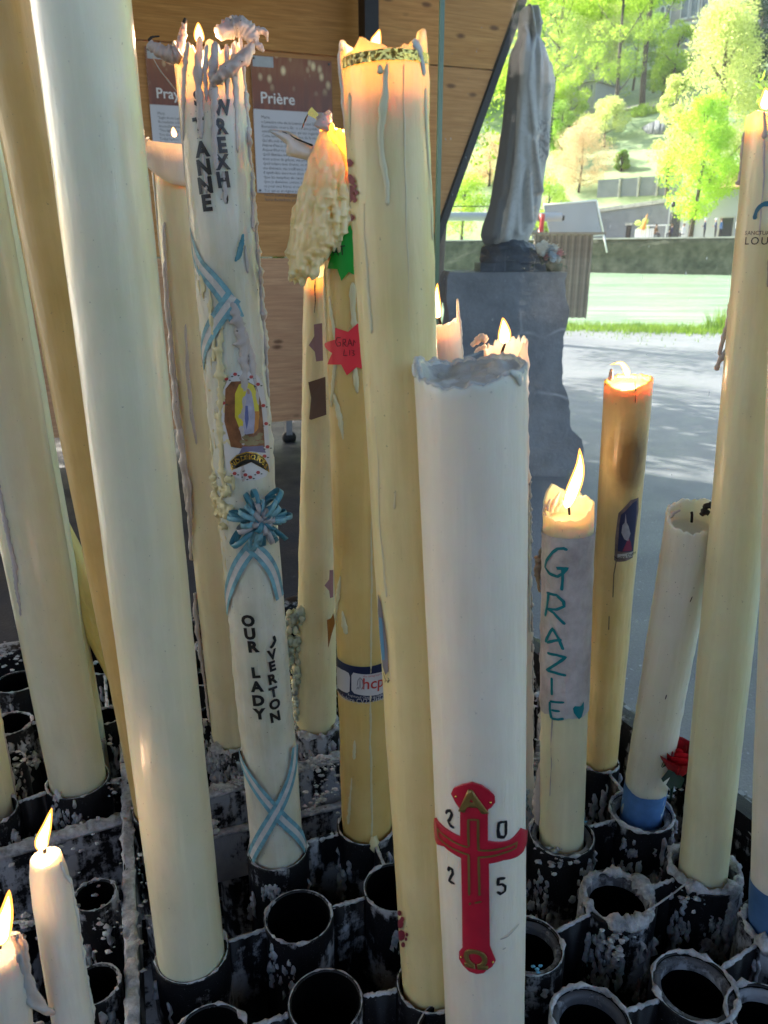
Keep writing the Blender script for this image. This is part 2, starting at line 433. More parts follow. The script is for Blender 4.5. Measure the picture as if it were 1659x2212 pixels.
sl_ = (u0 - u1) / (z0_ - z1_)
def wend(z): return u1 + (z - z1_) * sl_
j1 = wall_hit(600, 556)[1]; j2 = wall_hit(860, 134)[1]
TH = .10
def wpanel(za, zb, ua, mat, g=.006, name='panel'):
    v = []; 
    for y in (0, TH):
        v += [(ua, y, za + g), (wend(za) , y, za + g), (wend(zb), y, zb - g), (ua, y, zb - g)]
    return MB().add(v, [(0, 3, 2, 1), (4, 5, 6, 7), (0, 1, 5, 4), (1, 2, 6, 5), (2, 3, 7, 6), (3, 0, 4, 7)]).build(name, mat, wall, smooth_=False, local=True)
wpanel(.2, j1, -4.2, M_WOODB); wpanel(j1, j2, -4.2, M_WOODC); wpanel(j2, j2 + 1.5, -4.2, M_WOODA); wpanel(j2 + 1.5, j2 + 3.0, -4.2, M_WOODC)
M_DARK = plain('dark_steel', (.022, .022, .025), .45, .3, bump=.1)
ZT = j2 + 3.0
MB().add([(wend(.2) + .012, -.02, .2), (wend(ZT) + .012, -.02, ZT), (wend(ZT) + .012, TH + .02, ZT), (wend(.2) + .012, TH + .02, .2),
          (wend(.2) + .07, -.02, .2), (wend(ZT) + .07, -.02, ZT), (wend(ZT) + .07, TH + .02, ZT), (wend(.2) + .07, TH + .02, .2)],
         [(0, 1, 2, 3), (4, 7, 6, 5), (0, 4, 5, 1), (1, 5, 6, 2), (2, 6, 7, 3), (3, 7, 4, 0)]).build('edge_strip', M_DARK, wall, smooth_=False, local=True)
# castor under the wall
cu, cz = wall_hit(628, 930)
cb = MB(); cb.tube([(cu, .05, .055), (cu, .09, .055)], .055, 16); cb.build('castor', plain('black_rubber', (.012, .012, .012), .6), wall, local=True)
cb = MB(); cb.box((cu, .07, .14), (.05, .05, .12)); cb.build('castor_fork', plain('zinc', (.35, .35, .37), .35, .9), wall, smooth_=False, local=True)
# steel post standing against the wall
pu, _ = wall_hit(797, 200, .16)
pb = W0 + WD * pu - WNn * .16
po = empty('steel_post', (pb[0], pb[1], 0), 'dark square steel post standing before the wooden wall', 'post')
MB().box((pb[0], pb[1], 2.7), (.10, .14, 5.4), WANG).build('shaft', M_DARK, po, smooth_=False)
MB().box((pb[0], pb[1], .008), (.24, .24, .015), WANG).build('base_plate', M_DARK, po, smooth_=False)
# roof over the stand, resting on wall and posts
rf = empty('canopy_roof', (-1.5, 1.5, 4.3), 'timber canopy roof above the candle stand', 'roof')
M_ROOF = plain('roof_timber', (.20, .15, .10), .7, var=.3, sc=2)
for i in range(15):
    x = -7.9 + i * .82
    MB().box((x, 1.6 - (.9 if x > 1 else 0), 4.2), (.80, 8.8 - (1.8 if x > 1 else 0), .08)).build('roof_board', M_ROOF, rf, smooth_=False)
bw = empty('shade_wall', (-1.6, -3.7, 0), 'low spruce board wall, unseen, added behind the viewer to limit the light', 'wall')  # unseen wall added behind the viewer to darken the candle stand
for i in range(3): MB().box((-1.6, -3.7, .45 + i * .84), (12.2, .1, .83)).build('panel', M_ROOF, bw, smooth_=False)
for px_, py_ in ((3.8, -1.9), (-7.8, -1.9)):
    q = empty('steel_post', (px_, py_, 0), 'square steel post carrying the canopy roof behind the viewer', 'post', group='posts carrying the canopy roof')
    MB().box((px_, py_, 2.1), (.12, .12, 4.2)).build('shaft', M_DARK, q, smooth_=False)

# ------------------------------------------------------------------ flat text helper
def text_mesh(body, size=1.0, bold=0.0, align='CENTER', space=1.0, line=1.0, shear=0, res=3):
    cu = bpy.data.curves.new('lettering', 'FONT'); cu.body = body; cu.size = size; cu.align_x = align; cu.space_character = space; cu.space_line = line
    cu.offset = bold; cu.shear = shear; cu.resolution_u = res
    ob = bpy.data.objects.new('lettering', cu); COL.objects.link(ob)
    dg = bpy.context.evaluated_depsgraph_get(); dg.update(); me = bpy.data.meshes.new_from_object(ob.evaluated_get(dg))
    v = [(p.co.x, p.co.y) for p in me.vertices]; f = [tuple(q.vertices) for q in me.polygons]
    bpy.data.objects.remove(ob); bpy.data.curves.remove(cu); bpy.data.meshes.remove(me)
    return v, f

# ------------------------------------------------------------------ posters
def poster(corners, title, side, lines, label, seed):
    (ua, za), (ub, zb) = corners      # left-bottom, right-top in wall coordinates
    wd, ht = ub - ua, zb - za
    P = W0 + WD * ua - WNn * .012
    ob = empty('poster', (P[0], P[1], za), label, 'poster', rot=rotW)
    k = N('poster_board'); k.set(base=(.66, .65, .70), rough=.35); 
    MB().box((wd / 2, 0, ht / 2), (wd, .012, ht)).build('board', k.mat, ob, smooth_=False, local=True)
    # printed photograph of candle flames
    k = N('poster_photo'); o = k.coord('Object'); sx = k.new('SeparateXYZ'); k.link(o, sx.inputs[0])
    hz = k.math('DIVIDE', k.math('SUBTRACT', sx.outputs[2], ht * .62), ht * .38)
    c = k.mix(k.ramp(hz, [(0, 0), (.5, .35), (.75, 1)]), (.17, .035, .02), (.36, .14, .06))
    st = k.noise(k.coord('Object', (26, 1, 4), (seed, 0, 0)), 1.0, 2)
    c = k.mix(k.ramp(st, [(.42, 0), (.62, .7)]), c, (.30, .075, .03))
    vo = k.new('TexVoronoi'); vo.inputs['Scale'].default_value = 1; k.link(k.coord('Object', (11 / .62, 1, 7 / .62), (seed, 0, 2)), vo.inputs[0])
    fl = k.ramp(vo.outputs['Distance'], [(.16, 1), (.42, 0)])
    band = k.ramp(hz, [(.30, 0), (.62, 1)])
    c = k.mix(k.math('MULTIPLY', fl, band), c, (1, .80, .45))
    k.set(base=c, rough=.3)
    MB().add([(0, -.0075, ht * .62), (wd, -.0075, ht * .62), (wd, -.0075, ht), (0, -.0075, ht)], [(0, 1, 2, 3)]).build('photo_print', k.mat, ob, smooth_=False, local=True)
    MB().add([(0.01, -.0085, ht * .92), (wd * .27, -.0085, ht * .92), (wd * .27, -.0085, ht * .995), (0.01, -.0085, ht * .995)], [(0, 1, 2, 3)]).build('logo_patch', plain('logo_grey', (.55, .58, .60), .4), ob, smooth_=False, local=True)
    v, f = text_mesh(title, wd * .175, wd * .0025, 'LEFT')
    MB().add([(x + wd * .09, -.009, y + ht * .665) for x, y in v], f).build('title', plain('white_print', (.85, .82, .80), .4, var=0), ob, smooth_=False, local=True)
    v, f = text_mesh('\n'.join(lines), wd * .046, 0, 'LEFT', line=1.13, res=1)
    MB().add([(x + wd * .09, -.0075, y + ht * .555) for x, y in v], f).build('body_text', plain('grey_print', (.10, .10, .13), .5, var=0), ob, smooth_=False, local=True)
    for (x, z) in ((.02, .015), (wd - .02, .015), (.02, ht - .02), (wd - .02, ht - .02)):
        MB().tube([(x, -.006, z), (x, -.014, z)], .008, 8).build('screw', plain('screw_grey', (.2, .2, .2), .4, .8), ob, local=True)
    return ob
def wc(x, y): return wall_hit(x, y, .02)
a = wc(556, 416); bq = wc(716, 131)
poster((a, (bq[0], wc(640, 126)[1])), 'Prière', 1,
       ['Marie,', '« Lumière née de la Lumière, unit Dieu au', 'Bernadette vous a dit : « ce une petite', 'enveloppée, de lumière qui me regardait',
        'Cette lumière est la lumière de la vie', 'Qu\'elle soit aujourd\'hui ma joie', 'Aujourd\'hui je dépose devant vous mes', 'Aujourd\'hui ne plus petit ce que je',
        'Qu\'il illumine ma joie, ma vie, mon cœur', 'mon action de grâces, ma prière', 'Qu\'il éclaire mes doutes, ou ma peine', 'ma détresse, ma souffrance, ma', 'Il symbolise aussi mon désir de',
        'Que les tempêtes du cœur s\'apaisent', 'Que je devienne comme toi, lumière', 'et pour mes frères et sœurs !', 'Toi, qui es et règnes pour les siècles des', 'Notre Dame de Lourdes, priez pour nous', 'Sainte Bernadette, priez pour nous'],
       'white poster headed Prière hanging right on the wooden wall', 2.0)
a = wc(348, 420); bq = wc(505, 112)
poster((( wc(330, 300)[0], a[1]), (wc(490, 300)[0], wc(400, 106)[1])), 'Prayer', 1,
       ['Mary,', '"Light from Light', 'Bernadette told', 'dressed in white', '"The light that', 'You the most', 'Today I place', 'Today on this', 'May it illuminate'],
       'white poster headed Pra half hidden behind the lettered candle', 7.0)

# ================================================================== STATUE AND PEDESTAL
PD = 5.35                                    # distance of the statue along the view
t_ = CAMZ / -ray(1110, 1030)[2]; PED = CAM + ray(1110, 1030) * t_; PY = PED[1]
def stone(name, a, b_, vein, sc=1.0, rough=.6):
    k = N(name); o = k.coord('Object')
    c = k.mix(k.ramp(k.noise(o, 3 * sc, 6, .65), [(.32, 0), (.68, 1)]), a, b_)
    vo = k.new('TexVoronoi'); vo.feature = 'DISTANCE_TO_EDGE'; vo.inputs['Scale'].default_value = 1
    ns = k.new('TexNoise'); ns.inputs['Scale'].default_value = 4; k.link(o, ns.inputs[0])
    mx = k.new('MixRGB'); mx.inputs[0].default_value = .22; k.link(k.coord('Object', (3.1 * sc, 3.1 * sc, 2.2 * sc)), mx.inputs[1]); k.link(ns.outputs[1], mx.inputs[2]); k.link(mx.outputs[0], vo.inputs[0])
    vf = k.math('MULTIPLY', k.ramp(vo.outputs[0], [(0, 1), (.022, 0)]), k.ramp(k.noise(o, 2.2, 3), [(.47, 0), (.62, .75)]))
    c = k.mix(vf, c, vein)
    c = k.mix(k.ramp(k.noise(o, 60, 4), [(.6, 0), (.75, .35)]), c, vein)
    k.set(base=c, rough=rough); k.bump(k.noise(o, 22, 6, .65), .5, .02); return k.mat
M_PED = stone('blue_marble', (.13, .14, .16), (.27, .285, .31), (.55, .56, .58))
M_ROCK = stone('dark_rock', (.035, .042, .055), (.085, .10, .13), (.2, .22, .25), 2.0, .5)
def pp(x, y, Y=PY): p = aty(x, y, Y); return p
# pedestal: a rough-hewn block, outline with its broken right foot, grid displaced
outl_r = [(588, 1226), (640, 1226), (700, 1222), (770, 1216), (820, 1214), (845, 1222), (870, 1230), (905, 1231), (935, 1240), (948, 1256), (975, 1264), (1000, 1258), (1030, 1225)]
outl_l = [(588, 972), (600, 966), (640, 966), (800, 972), (1030, 985)]
ped = empty('stone_pedestal', PED, 'blue grey marble block pedestal with a broken foot under the veiled statue', 'pedestal')
vs = []; fs = []; NZ = 44; NXF = 26; ND = 12; DEP = .55
def zrow(j): return 588 + (1030 - 588) * j / NZ
for j in range(NZ + 1):
    y = zrow(j); xl, xr = interp(outl_l, y), interp(outl_r, y)
    pl, pr = pp(xl, y), pp(xr, y); ztop = pl[2]
    ring = [pl + (pr - pl) * i / NXF for i in range(NXF)] + [pr + np.array([0.0, DEP * i / ND, 0]) for i in range(ND)] + \
           [pr + np.array([0, DEP, 0]) + (pl - pr) * i / NXF for i in range(NXF)] + [pl + np.array([0, DEP * (1 - i / ND), 0]) for i in range(ND)]
    cx = (pl + pr) / 2 + np.array([0, DEP / 2, 0])
    for i, q in enumerate(ring):
        nn = fbm((q[0] * 5, q[1] * 5, q[2] * 5), 5)
        corner = 0
        rough_side = 1.0 if (i >= NXF or i < 1) else .18 + .9 * smooth((j - 26) / 14) + .8 * smooth((6 - j - 3 * mnoise.noise(Vector((i * .35, 0, 1)))) / 3) * (1 if i < 17 else 0)
        dirv = (q - cx); dirv[2] = 0; dirv /= np.linalg.norm(dirv)
        q = q + dirv * nn * .030 * rough_side
        if i < NXF and i > 0: q[1] += .02 * nn * rough_side
        vs.append(q)
n = 2 * NXF + 2 * ND
for j in range(NZ):
    for i in range(n): fs.append((j * n + i, (j + 1) * n + i, (j + 1) * n + (i + 1) % n, j * n + (i + 1) % n))
fs.append(tuple(range(n)))
MB().add(vs, fs).build('block', M_PED, ped, auto=38)
ptop = pp(1100, 588)[2]
# plinth slab and rock
pl, pr = pp(1037, 583, PY + .12), pp(1187, 583, PY + .12)
st = empty('stone_statue', ((pl[0] + pr[0]) / 2, PY + .25, ptop), 'grey stone statue of a veiled woman with joined hands on the marble block', 'statue')
scx = (pl[0] + pr[0]) / 2
hz_ = pp(1100, 569, PY + .12)[2] - ptop
MB().box((scx, PY + .28, ptop + hz_ / 2 + .002), (pr[0] - pl[0], .36, hz_)).build('plinth', M_ROCK, st, smooth_=False)
vs = []; fs = []
# rock mound
rt = [(528, 1130), (540, 1165), (552, 1180), (560, 1190), (571, 1188)]
def mound(xl_, xr_, y0, y1, cy, mat, name, par):
    vs = []; fs = []; nj = 16; ni = 40
    for j in range(nj + 1):
        y = y0 + (y1 - y0) * j / nj; f = j / nj
        xl, xr = interp(xl_, y), interp(xr_, y); a, c = pp(xl, y, cy), pp(xr, y, cy)
        for i in range(ni):
            th = 2 * math.pi * i / ni
            cxx = (a[0] + c[0]) / 2; hw = (c[0] - a[0]) / 2
            kx = math.copysign(abs(math.cos(th)) ** .75, math.cos(th)); ky = math.copysign(abs(math.sin(th)) ** .75, math.sin(th))
            q = np.array([cxx + hw * kx, cy + min(hw, .17) * ky, a[2]])
            nn = fbm((q[0] * 9, q[1] * 9, q[2] * 9), 4); nn = math.floor(nn * 6) / 6 * .6 + nn * .4
            q = q + np.array([kx, ky, .3]) * nn * .035 * (1 if 0 < j < nj else .3); vs.append(q)
    for j in range(nj):
        for i in range(ni): fs.append((j * ni + i, (j + 1) * ni + i, (j + 1) * ni + (i + 1) % ni, j * ni + (i + 1) % ni))
    fs.append(tuple(range(ni)))
    return MB().add(vs, fs).build(name, mat, par, auto=30)
mound([(522, 1062), (532, 1042), (550, 1045), (571, 1040)], [(518, 1135), (528, 1150), (540, 1168), (552, 1180), (571, 1186)], 518, 571, PY + .27, M_ROCK, 'rock', st)
# robed figure: loft of the profile, folds raised on it
def cy_(c): return c * .275
prof = [(48, 425, 500), (60, 390, 518), (80, 372, 525), (100, 364, 528), (130, 358, 532), (150, 355, 536), (178, 352, 550), (186, 351, 546), (195, 350, 538), (205, 350, 540), (215, 349, 537), (228, 348, 538), (245, 347, 531), (270, 346, 520), (285, 345, 522), (300, 343, 528), (325, 335, 540), (350, 320, 552), (400, 296, 568), (450, 282, 582), (500, 274, 600), (550, 268, 614), (620, 258, 636), (700, 250, 640), (780, 245, 628), (880, 235, 612), (1000, 224, 606), (1100, 206, 600), (1200, 194, 586), (1300, 176, 568), (1400, 160, 553), (1500, 145, 540), (1600, 128, 528), (1700, 98, 508), (1780, 68, 478), (1850, 55, 448), (1900, 72, 425), (1935, 105, 395)]
folds = [([(240, 400), (280, 412), (500, 368), (800, 354), (1200, 326), (1500, 290), (1900, 215)], 1.0, .10),
         ([(60, 440), (300, 462), (450, 424), (700, 416), (1000, 430), (1250, 458), (1540, 496)], 1.15, .09),
         ([(330, 500), (480, 492), (900, 490), (1100, 500)], .55, .06),
         ([(520, 552), (800, 545), (1000, 548), (1250, 566)], .5, .06),
         ([(1100, 392), (1300, 396), (1500, 402), (1760, 424)], .9, .07),
         ([(1300, 350), (1500, 334), (1850, 322)], .6, .06),
         ([(1150, 440), (1400, 462), (1540, 490)], .5, .05),
         ([(700, 580), (1000, 590)], .4, .05),
         ([(1600, 180), (1900, 130)], .5, .06), ([(900, 290), (1500, 215), (1900, 160)], .35, .05), ([(60, 490), (150, 505), (300, 520)], .5, .05)]
stain = []; vs = []; fs = []; NI = 160; NJ = 190; SY = PY + .27
for j in range(NJ + 1):
    cy0 = 48 + (1935 - 48) * j / NJ
    xl = interp([(p[0], p[1]) for p in prof], cy0); xr = interp([(p[0], p[2]) for p in prof], cy0)
    a = pp(1023 + xl * .275, cy_(cy0), SY); c = pp(1023 + xr * .275, cy_(cy0), SY)
    cxx = (a[0] + c[0]) / 2; hw = (c[0] - a[0]) / 2
    wy = hw * interp([(48, .85), (100, .80), (260, .78), (330, 1.05), (450, 1.12), (700, .98), (1300, .95), (1900, .85)], cy0)
    for i in range(NI):
        th = 2 * math.pi * i / NI; kx, ky = math.cos(th), math.sin(th)
        d = 0
        xc = (xl + xr) / 2 + kx * (xr - xl) / 2
        for pts, amp, wd in folds:
            if pts[0][0] - 60 < cy0 < pts[-1][0] + 10:
                fx = interp(pts, cy0); e = (xc - fx) / ((xr - xl) * wd)
                fade = smooth((cy0 - pts[0][0] + 60) / 60) * smooth((pts[-1][0] + 10 - cy0) / 40)
                d += amp * fade * (math.exp(-e * e) - .75 * math.exp(-(e - 1.9) ** 2))
        d *= .030 * abs(ky) ** .4
        if cy0 < 250 and kx > .55:   # recessed face inside the veil
            d -= .006 * smooth((kx - .55) / .2) * (1 if cy0 > 90 else 0) * abs(ky)
        q = np.array([cxx + kx * (hw + d), SY + ky * (wy + d), a[2]])
        q[2] += .004 * math.sin(kx * 9 + cy0 * .01) * (1 if cy0 > 1880 else 0)
        vs.append(q)
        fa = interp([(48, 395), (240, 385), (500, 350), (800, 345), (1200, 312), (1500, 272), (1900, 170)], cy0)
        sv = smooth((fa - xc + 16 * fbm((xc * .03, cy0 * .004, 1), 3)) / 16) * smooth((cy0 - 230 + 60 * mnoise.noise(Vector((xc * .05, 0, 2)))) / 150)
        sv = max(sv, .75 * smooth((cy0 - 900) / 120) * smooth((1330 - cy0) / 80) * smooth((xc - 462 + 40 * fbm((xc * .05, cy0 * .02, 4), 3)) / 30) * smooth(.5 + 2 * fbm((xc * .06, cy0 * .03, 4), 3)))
        sv = max(sv, .5 * math.exp(-((xc - interp([(300, 440), (700, 395), (1250, 440), (1540, 478)], cy0)) / 9) ** 2))  # shade in the fold groove, painted as a darker line
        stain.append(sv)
for j in range(NJ):
    for i in range(NI): fs.append((j * NI + i, (j + 1) * NI + i, (j + 1) * NI + (i + 1) % NI, j * NI + (i + 1) % NI))
fs.append(tuple(range(NI)))
k = N('carved_stone'); o = k.coord('Object'); sx = k.new('SeparateXYZ'); k.link(o, sx.inputs[0])
# weathering: rain-blackened back of the mantle, plus painted fold shade, kept as a vertex attribute
at_ = k.new('Attribute'); at_.attribute_name = 'weathering_fold_shade'
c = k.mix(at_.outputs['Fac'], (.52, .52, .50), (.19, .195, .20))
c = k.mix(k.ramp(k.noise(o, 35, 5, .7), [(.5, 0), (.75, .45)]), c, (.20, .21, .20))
k.set(base=c, rough=.75); k.bump(k.noise(o, 50, 5), .25, .004)
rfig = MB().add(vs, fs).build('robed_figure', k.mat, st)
wa = rfig.data.attributes.new('weathering_fold_shade', 'FLOAT', 'POINT'); wa.data.foreach_set('value', stain)
M_CARV = k.mat
# joined hands: forearms under the mantle and fingers
def sp(cx_, cyy, dy=0): return pp(1023 + cx_ * .275, cyy * .275, SY + dy)
hb = MB()
for sgn in (-1, 1):
    hb.tube([sp(560, 640, sgn * .055), sp(590, 610, sgn * .035), sp(602, 575, sgn * .016), sp(606, 520, sgn * .010), sp(603, 485, sgn * .006)], [.028, .024, .018, .013, .005], 10)
    for fi in range(4): hb.tube([sp(598 + fi * 4, 560, sgn * .012), sp(596 + fi * 4, 520, sgn * .009), sp(594 + fi * 4, 486 + abs(fi - 1) * 8, sgn * .006)], [.006, .0055, .003], 6)
    hb.tube([sp(586, 580, sgn * .016), sp(588, 545, sgn * .014), sp(592, 525, sgn * .01)], [.008, .007, .003], 6)
hb.build('joined_hands', M_CARV, st)
# rosary of beads at the arm
rb = MB()
for i in range(22):
    f = i / 21; rb.blob(sp(643 - 6 * math.sin(f * 3) - 50 * f * f, 610 + 560 * f, -.02), .0065, 0, i, nu=6, nv=4)
rb.build('rosary', M_ROCK, st)
# flowers on the block
fl = empty('flower_bouquet', (pp(1195, 585, PY + .1)[0], PY + .12, ptop), 'small bunch of white and pink artificial roses on the marble block', 'flowers')
M_FW = plain('petal_white', (.85, .85, .78), .7, var=.1); M_FP = plain('petal_pink', (.78, .36, .38), .7, var=.2); M_FB = plain('petal_blue', (.45, .58, .66), .7, var=.1); M_FG = plain('leaf_dark', (.02, .05, .025), .6)
fg = random.Random(5)
for (x, y, r, m) in ((1166, 540, 12, M_FW), (1177, 534, 12, M_FW), (1189, 545, 13, M_FB), (1207, 551, 12, M_FP), (1198, 541, 11, M_FW), (1180, 556, 9, M_FP), (1195, 559, 12, M_FB), (1172, 549, 10, M_FW), (1185, 540, 9, M_FW), (1206, 562, 8, M_FW)):
    c0 = pp(x, y, PY + .10 + fg.uniform(-.04, .05)); rr = r * 6.2 / 1661; m_ = MB()
    for layer, (n_, rad, tilt) in enumerate(((6, 1.0, .35), (5, .72, .8), (3, .4, 1.2))):
        for i in range(n_):
            a_ = 2 * math.pi * i / n_ + layer; u_ = np.array([math.cos(a_), math.sin(a_), 0]); v_ = np.array([-math.sin(a_), math.cos(a_), 0])
            ctr = c0 + u_ * rr * rad * .55 + np.array([0, 0, rr * .25 * layer]); up_ = u_ * math.cos(tilt) + np.array([0, 0, 1]) * math.sin(tilt)
            pts = [ctr - v_ * rr * .15 - up_ * rr * .4, ctr + v_ * rr * .15 - up_ * rr * .4, ctr + v_ * rr * .55 + up_ * rr * .25, ctr + up_ * rr * .55 + u_ * rr * .12, ctr - v_ * rr * .55 + up_ * rr * .25]
            m_.add(pts, [(0, 1, 2, 3, 4)])
    m_.blob(c0, rr * .5, .2, r); m_.build('rose', m, fl)
lf = MB()
for i in range(16):
    c0 = pp(fg.uniform(1158, 1212), fg.uniform(556, 580), PY + .12 + fg.uniform(-.05, .05)); a_ = fg.uniform(0, 6.28); L = .045
    lf.add([c0, c0 + [L * .5 * math.cos(a_) - .012, L * .5 * math.sin(a_), .01], c0 + [L * math.cos(a_), L * math.sin(a_), -.01], c0 + [L * .5 * math.cos(a_) + .012, L * .5 * math.sin(a_), .012]], [(0, 1, 2, 3)])
lf.build('rose_leaves', M_FG, fl, smooth_=False, kind='stuff')
lf = MB(); lf.lathe((pp(1195, 583, PY + .12)[0], PY + .12, ptop + .002), [(.0, 0), (.05, 0), (.06, .05), (.055, .05), (.045, .01), (0, .01)], 16); lf.build('pot', M_FG, fl)

# ------------------------------------------------------------------ slatted timber enclosure by the river
t_ = CAMZ / -ray(1262, 688)[2]; EC = CAM + ray(1262, 688) * t_
ENY = EC[1]; zt = aty(1262, 506, ENY)[2]; xl_ = aty(1150, 600, ENY)[0]; xr_ = EC[0]
en = empty('slatted_enclosure', (xl_, ENY, 0), 'weathered upright timber slat enclosure standing beside the river behind the statue', 'enclosure')
M_SL = [plain('slat_grey_%s' % c_, col, .85, var=.3, sc=8) for c_, col in (('a', (.19, .155, .135)), ('b', (.25, .21, .18)), ('c', (.135, .115, .105)))]
ns = 24; wds = (xr_ - xl_) / ns; base_me = None
for i in range(ns):
    x = xl_ + wds * (i + .5); o_ = MB().box((0, 0, zt / 2), (wds * .72, .03, zt - .02 * (i % 3))).build('slat', M_SL[i % 3], en, smooth_=False, local=True); o_.location = (x - xl_, 0, 0)
for i in range(9):
    p = np.array([xr_ + .045 * i + .02, ENY + .02 + .17 * i, 0]); o_ = MB().box((0, 0, zt / 2), (.03, .11, zt)).build('slat', M_SL[(i + 1) % 3], en, smooth_=False, local=True); o_.location = (p[0] - xl_, p[1] - ENY, 0)
MB().box(((xl_ + xr_) / 2, ENY + .06, zt * .5), (xr_ - xl_, .06, zt * .97)).build('backing', M_SL[2], en, smooth_=False)
MB().box(((xl_ + xr_) / 2 + .1, ENY + .7, zt + .02), (xr_ - xl_ + .45, 1.5, .05)).build('lid', M_SL[1], en, smooth_=False)
# framed grey board standing behind it
BY = ENY + 1.9
c4 = [aty(1174, 443, BY), aty(1288, 433, BY), aty(1304, 507, BY), aty(1190, 517, BY)]
sb = empty('notice_board', (c4[3][0], BY, 0), 'white framed grey board leaning above the slatted enclosure', 'board')
def quadthick(cs, th, name, mat, par):
    cs = [np.array(c_, float) for c_ in cs]; v = cs + [c_ + np.array([0, th, 0]) for c_ in cs]
    return MB().add(v, [(0, 1, 2, 3), (7, 6, 5, 4), (0, 4, 5, 1), (1, 5, 6, 2), (2, 6, 7, 3), (3, 7, 4, 0)]).build(name, mat, par, smooth_=False)
quadthick(c4, .03, 'panel', plain('board_grey', (.30, .32, .38), .35, var=.15, sc=1.5), sb)
M_WH = plain('white_paint', (.78, .78, .78), .45, var=.05)
for a_, b2 in ((0, 1), (1, 2), (3, 2)):
    MB().tube([c4[a_] - [0, .015, 0], c4[b2] - [0, .015, 0]], .022, 6).build('frame_rail', M_WH, sb)
for q in (c4[3], c4[2]): MB().tube([q, (q[0] + .12, BY, q[2] - .42)], .02, 6).build('leg', M_WH, sb)
# barrier arm with red bracket
ba = aty(940, 466, BY - .6); bb = aty(1213, 469, BY - .6)
br = empty('barrier_arm', (bb[0], BY - .6, 0), 'grey horizontal barrier arm with a red post passing behind the statue', 'barrier')
MB().tube([ba + [-3, 0, 0], bb], .10, 14).build('arm', plain('arm_grey', (.42, .44, .45), .5), br)
qa = aty(1172, 462, BY - .75); qb = aty(1160, 560, BY - .75); MB().tube([qa, (qb[0], BY - .6, -.2)], .06, 8).build('red_post', plain('red_paint', (.62, .05, .04), .5), br)
qa = aty(1204, 471, BY - .6); MB().tube([qa, qa + [.16, 0, 0]], .06, 10).build('end_cap', M_DARK, br)
MB().tube([aty(940, 445, BY - .6) + [-3, 0, 0], aty(1100, 446, BY - .6)], .012, 6).build('top_wire', M_DARK, br)

# ================================================================== FAR BANK
def far(px, py, d=None, z=None):
    """point seen at px,py at depth d behind the quay face (metres) """
    r_ = ray(px, py)
    t = (np.dot(Q0 + QN * d - CAM, QN)) / np.dot(r_, QN); return CAM + r_ * t
def ground_at(px, d):
    p = far(px, 500, d); s_, dd_ = bank_sd(p); return np.array([p[0], p[1], hill(s_, d)])
BANG = math.atan2(QD[1], QD[0]); RB = Matrix.Rotation(BANG, 3, 'Z')
def fbox(par, name, mat, p0, p1, d0, d1, z0, z1):
    """box along the quay direction between the two pixel columns"""
    a_ = far(p0, 500, d0); b_ = far(p1, 500, d0); s0, _ = bank_sd(a_); s1, _ = bank_sd(b_)
    c_ = bank((s0 + s1) / 2, (d0 + d1) / 2, (z0 + z1) / 2)
    return MB().box(c_, (abs(s1 - s0), abs(d1 - d0), z1 - z0), BANG).build(name, mat, par, smooth_=False)
def zat(px, py, d): return float(far(px, py, d)[2])
# stone retaining wall, rising to the right
k = N('rubble_stone'); o = k.coord('Object'); vo = k.new('TexBrick'); k.link(k.coord('Object', (.5, .5, .5)), vo.inputs[0])
mpx = k.new('Mapping'); tc = k.new('TexCoord'); k.link(tc.outputs['Object'], mpx.inputs[0]); mpx.inputs['Rotation'].default_value = (math.pi / 2, 0, 0); k.link(mpx.outputs[0], vo.inputs[0])
vo.inputs['Scale'].default_value = 1.3; vo.inputs['Color1'].default_value = (.19, .205, .235, 1); vo.inputs['Color2'].default_value = (.11, .12, .14, 1); vo.inputs['Mortar'].default_value = (.10, .11, .13, 1); vo.inputs['Mortar Size'].default_value = .03
k.set(base=k.mix(k.ramp(k.noise(o, .7, 6, .7), [(.3, .2), (.7, .9)]), vo.outputs[0], (.24, .255, .28)), rough=.9); k.bump(vo.outputs[1], .6, .05); M_RUB = k.mat
rw = empty('retaining_wall', ground_at(1300, 10.6), 'grey stone retaining wall sloping up to the right behind the promenade', 'retaining wall')
a_, b_, c_ = bank_sd(far(1285, 500, 10.6))[0], bank_sd(far(1448, 500, 10.6))[0], bank_sd(far(1475, 500, 10.6))[0]
za, zb = zat(1300, 462, 10.6), zat(1445, 437, 10.6)
v = []
for d_ in (10.4, 11.3):
    v += [bank(a_ - 8, d_, QUAY_Z - .3), bank(c_, d_, QUAY_Z - .3), bank(c_, d_, zb), bank(b_, d_, zb), bank(a_ - 8, d_, za - .6)]
MB().add(v, [(0, 1, 2, 3, 4), (9, 8, 7, 6, 5), (4, 3, 8, 9), (3, 2, 7, 8), (2, 1, 6, 7), (0, 4, 9, 5)]).build('masonry', M_RUB, rw, smooth_=False)
v = []
for d_ in (10.2, 11.5):
    v += [bank(a_ - 8, d_, za - .58), bank(b_, d_, zb + .02), bank(b_, d_, zb + .4), bank(a_ - 8, d_, za - .2)]
MB().add(v, [(0, 1, 2, 3), (7, 6, 5, 4), (3, 2, 6, 7), (0, 4, 5, 1), (1, 5, 6, 2), (0, 3, 7, 4)]).build('coping', M_COP, rw, smooth_=False)
fbox(rw, 'doorway', M_DARK, 1352, 1362, 10.33, 10.41, QUAY_Z, zat(1356, 487, 10.4))
fbox(rw, 'door_lintel', M_COP, 1349, 1365, 10.2, 10.39, zat(1356, 487, 10.4) + .01, zat(1356, 484, 10.4) + .1)
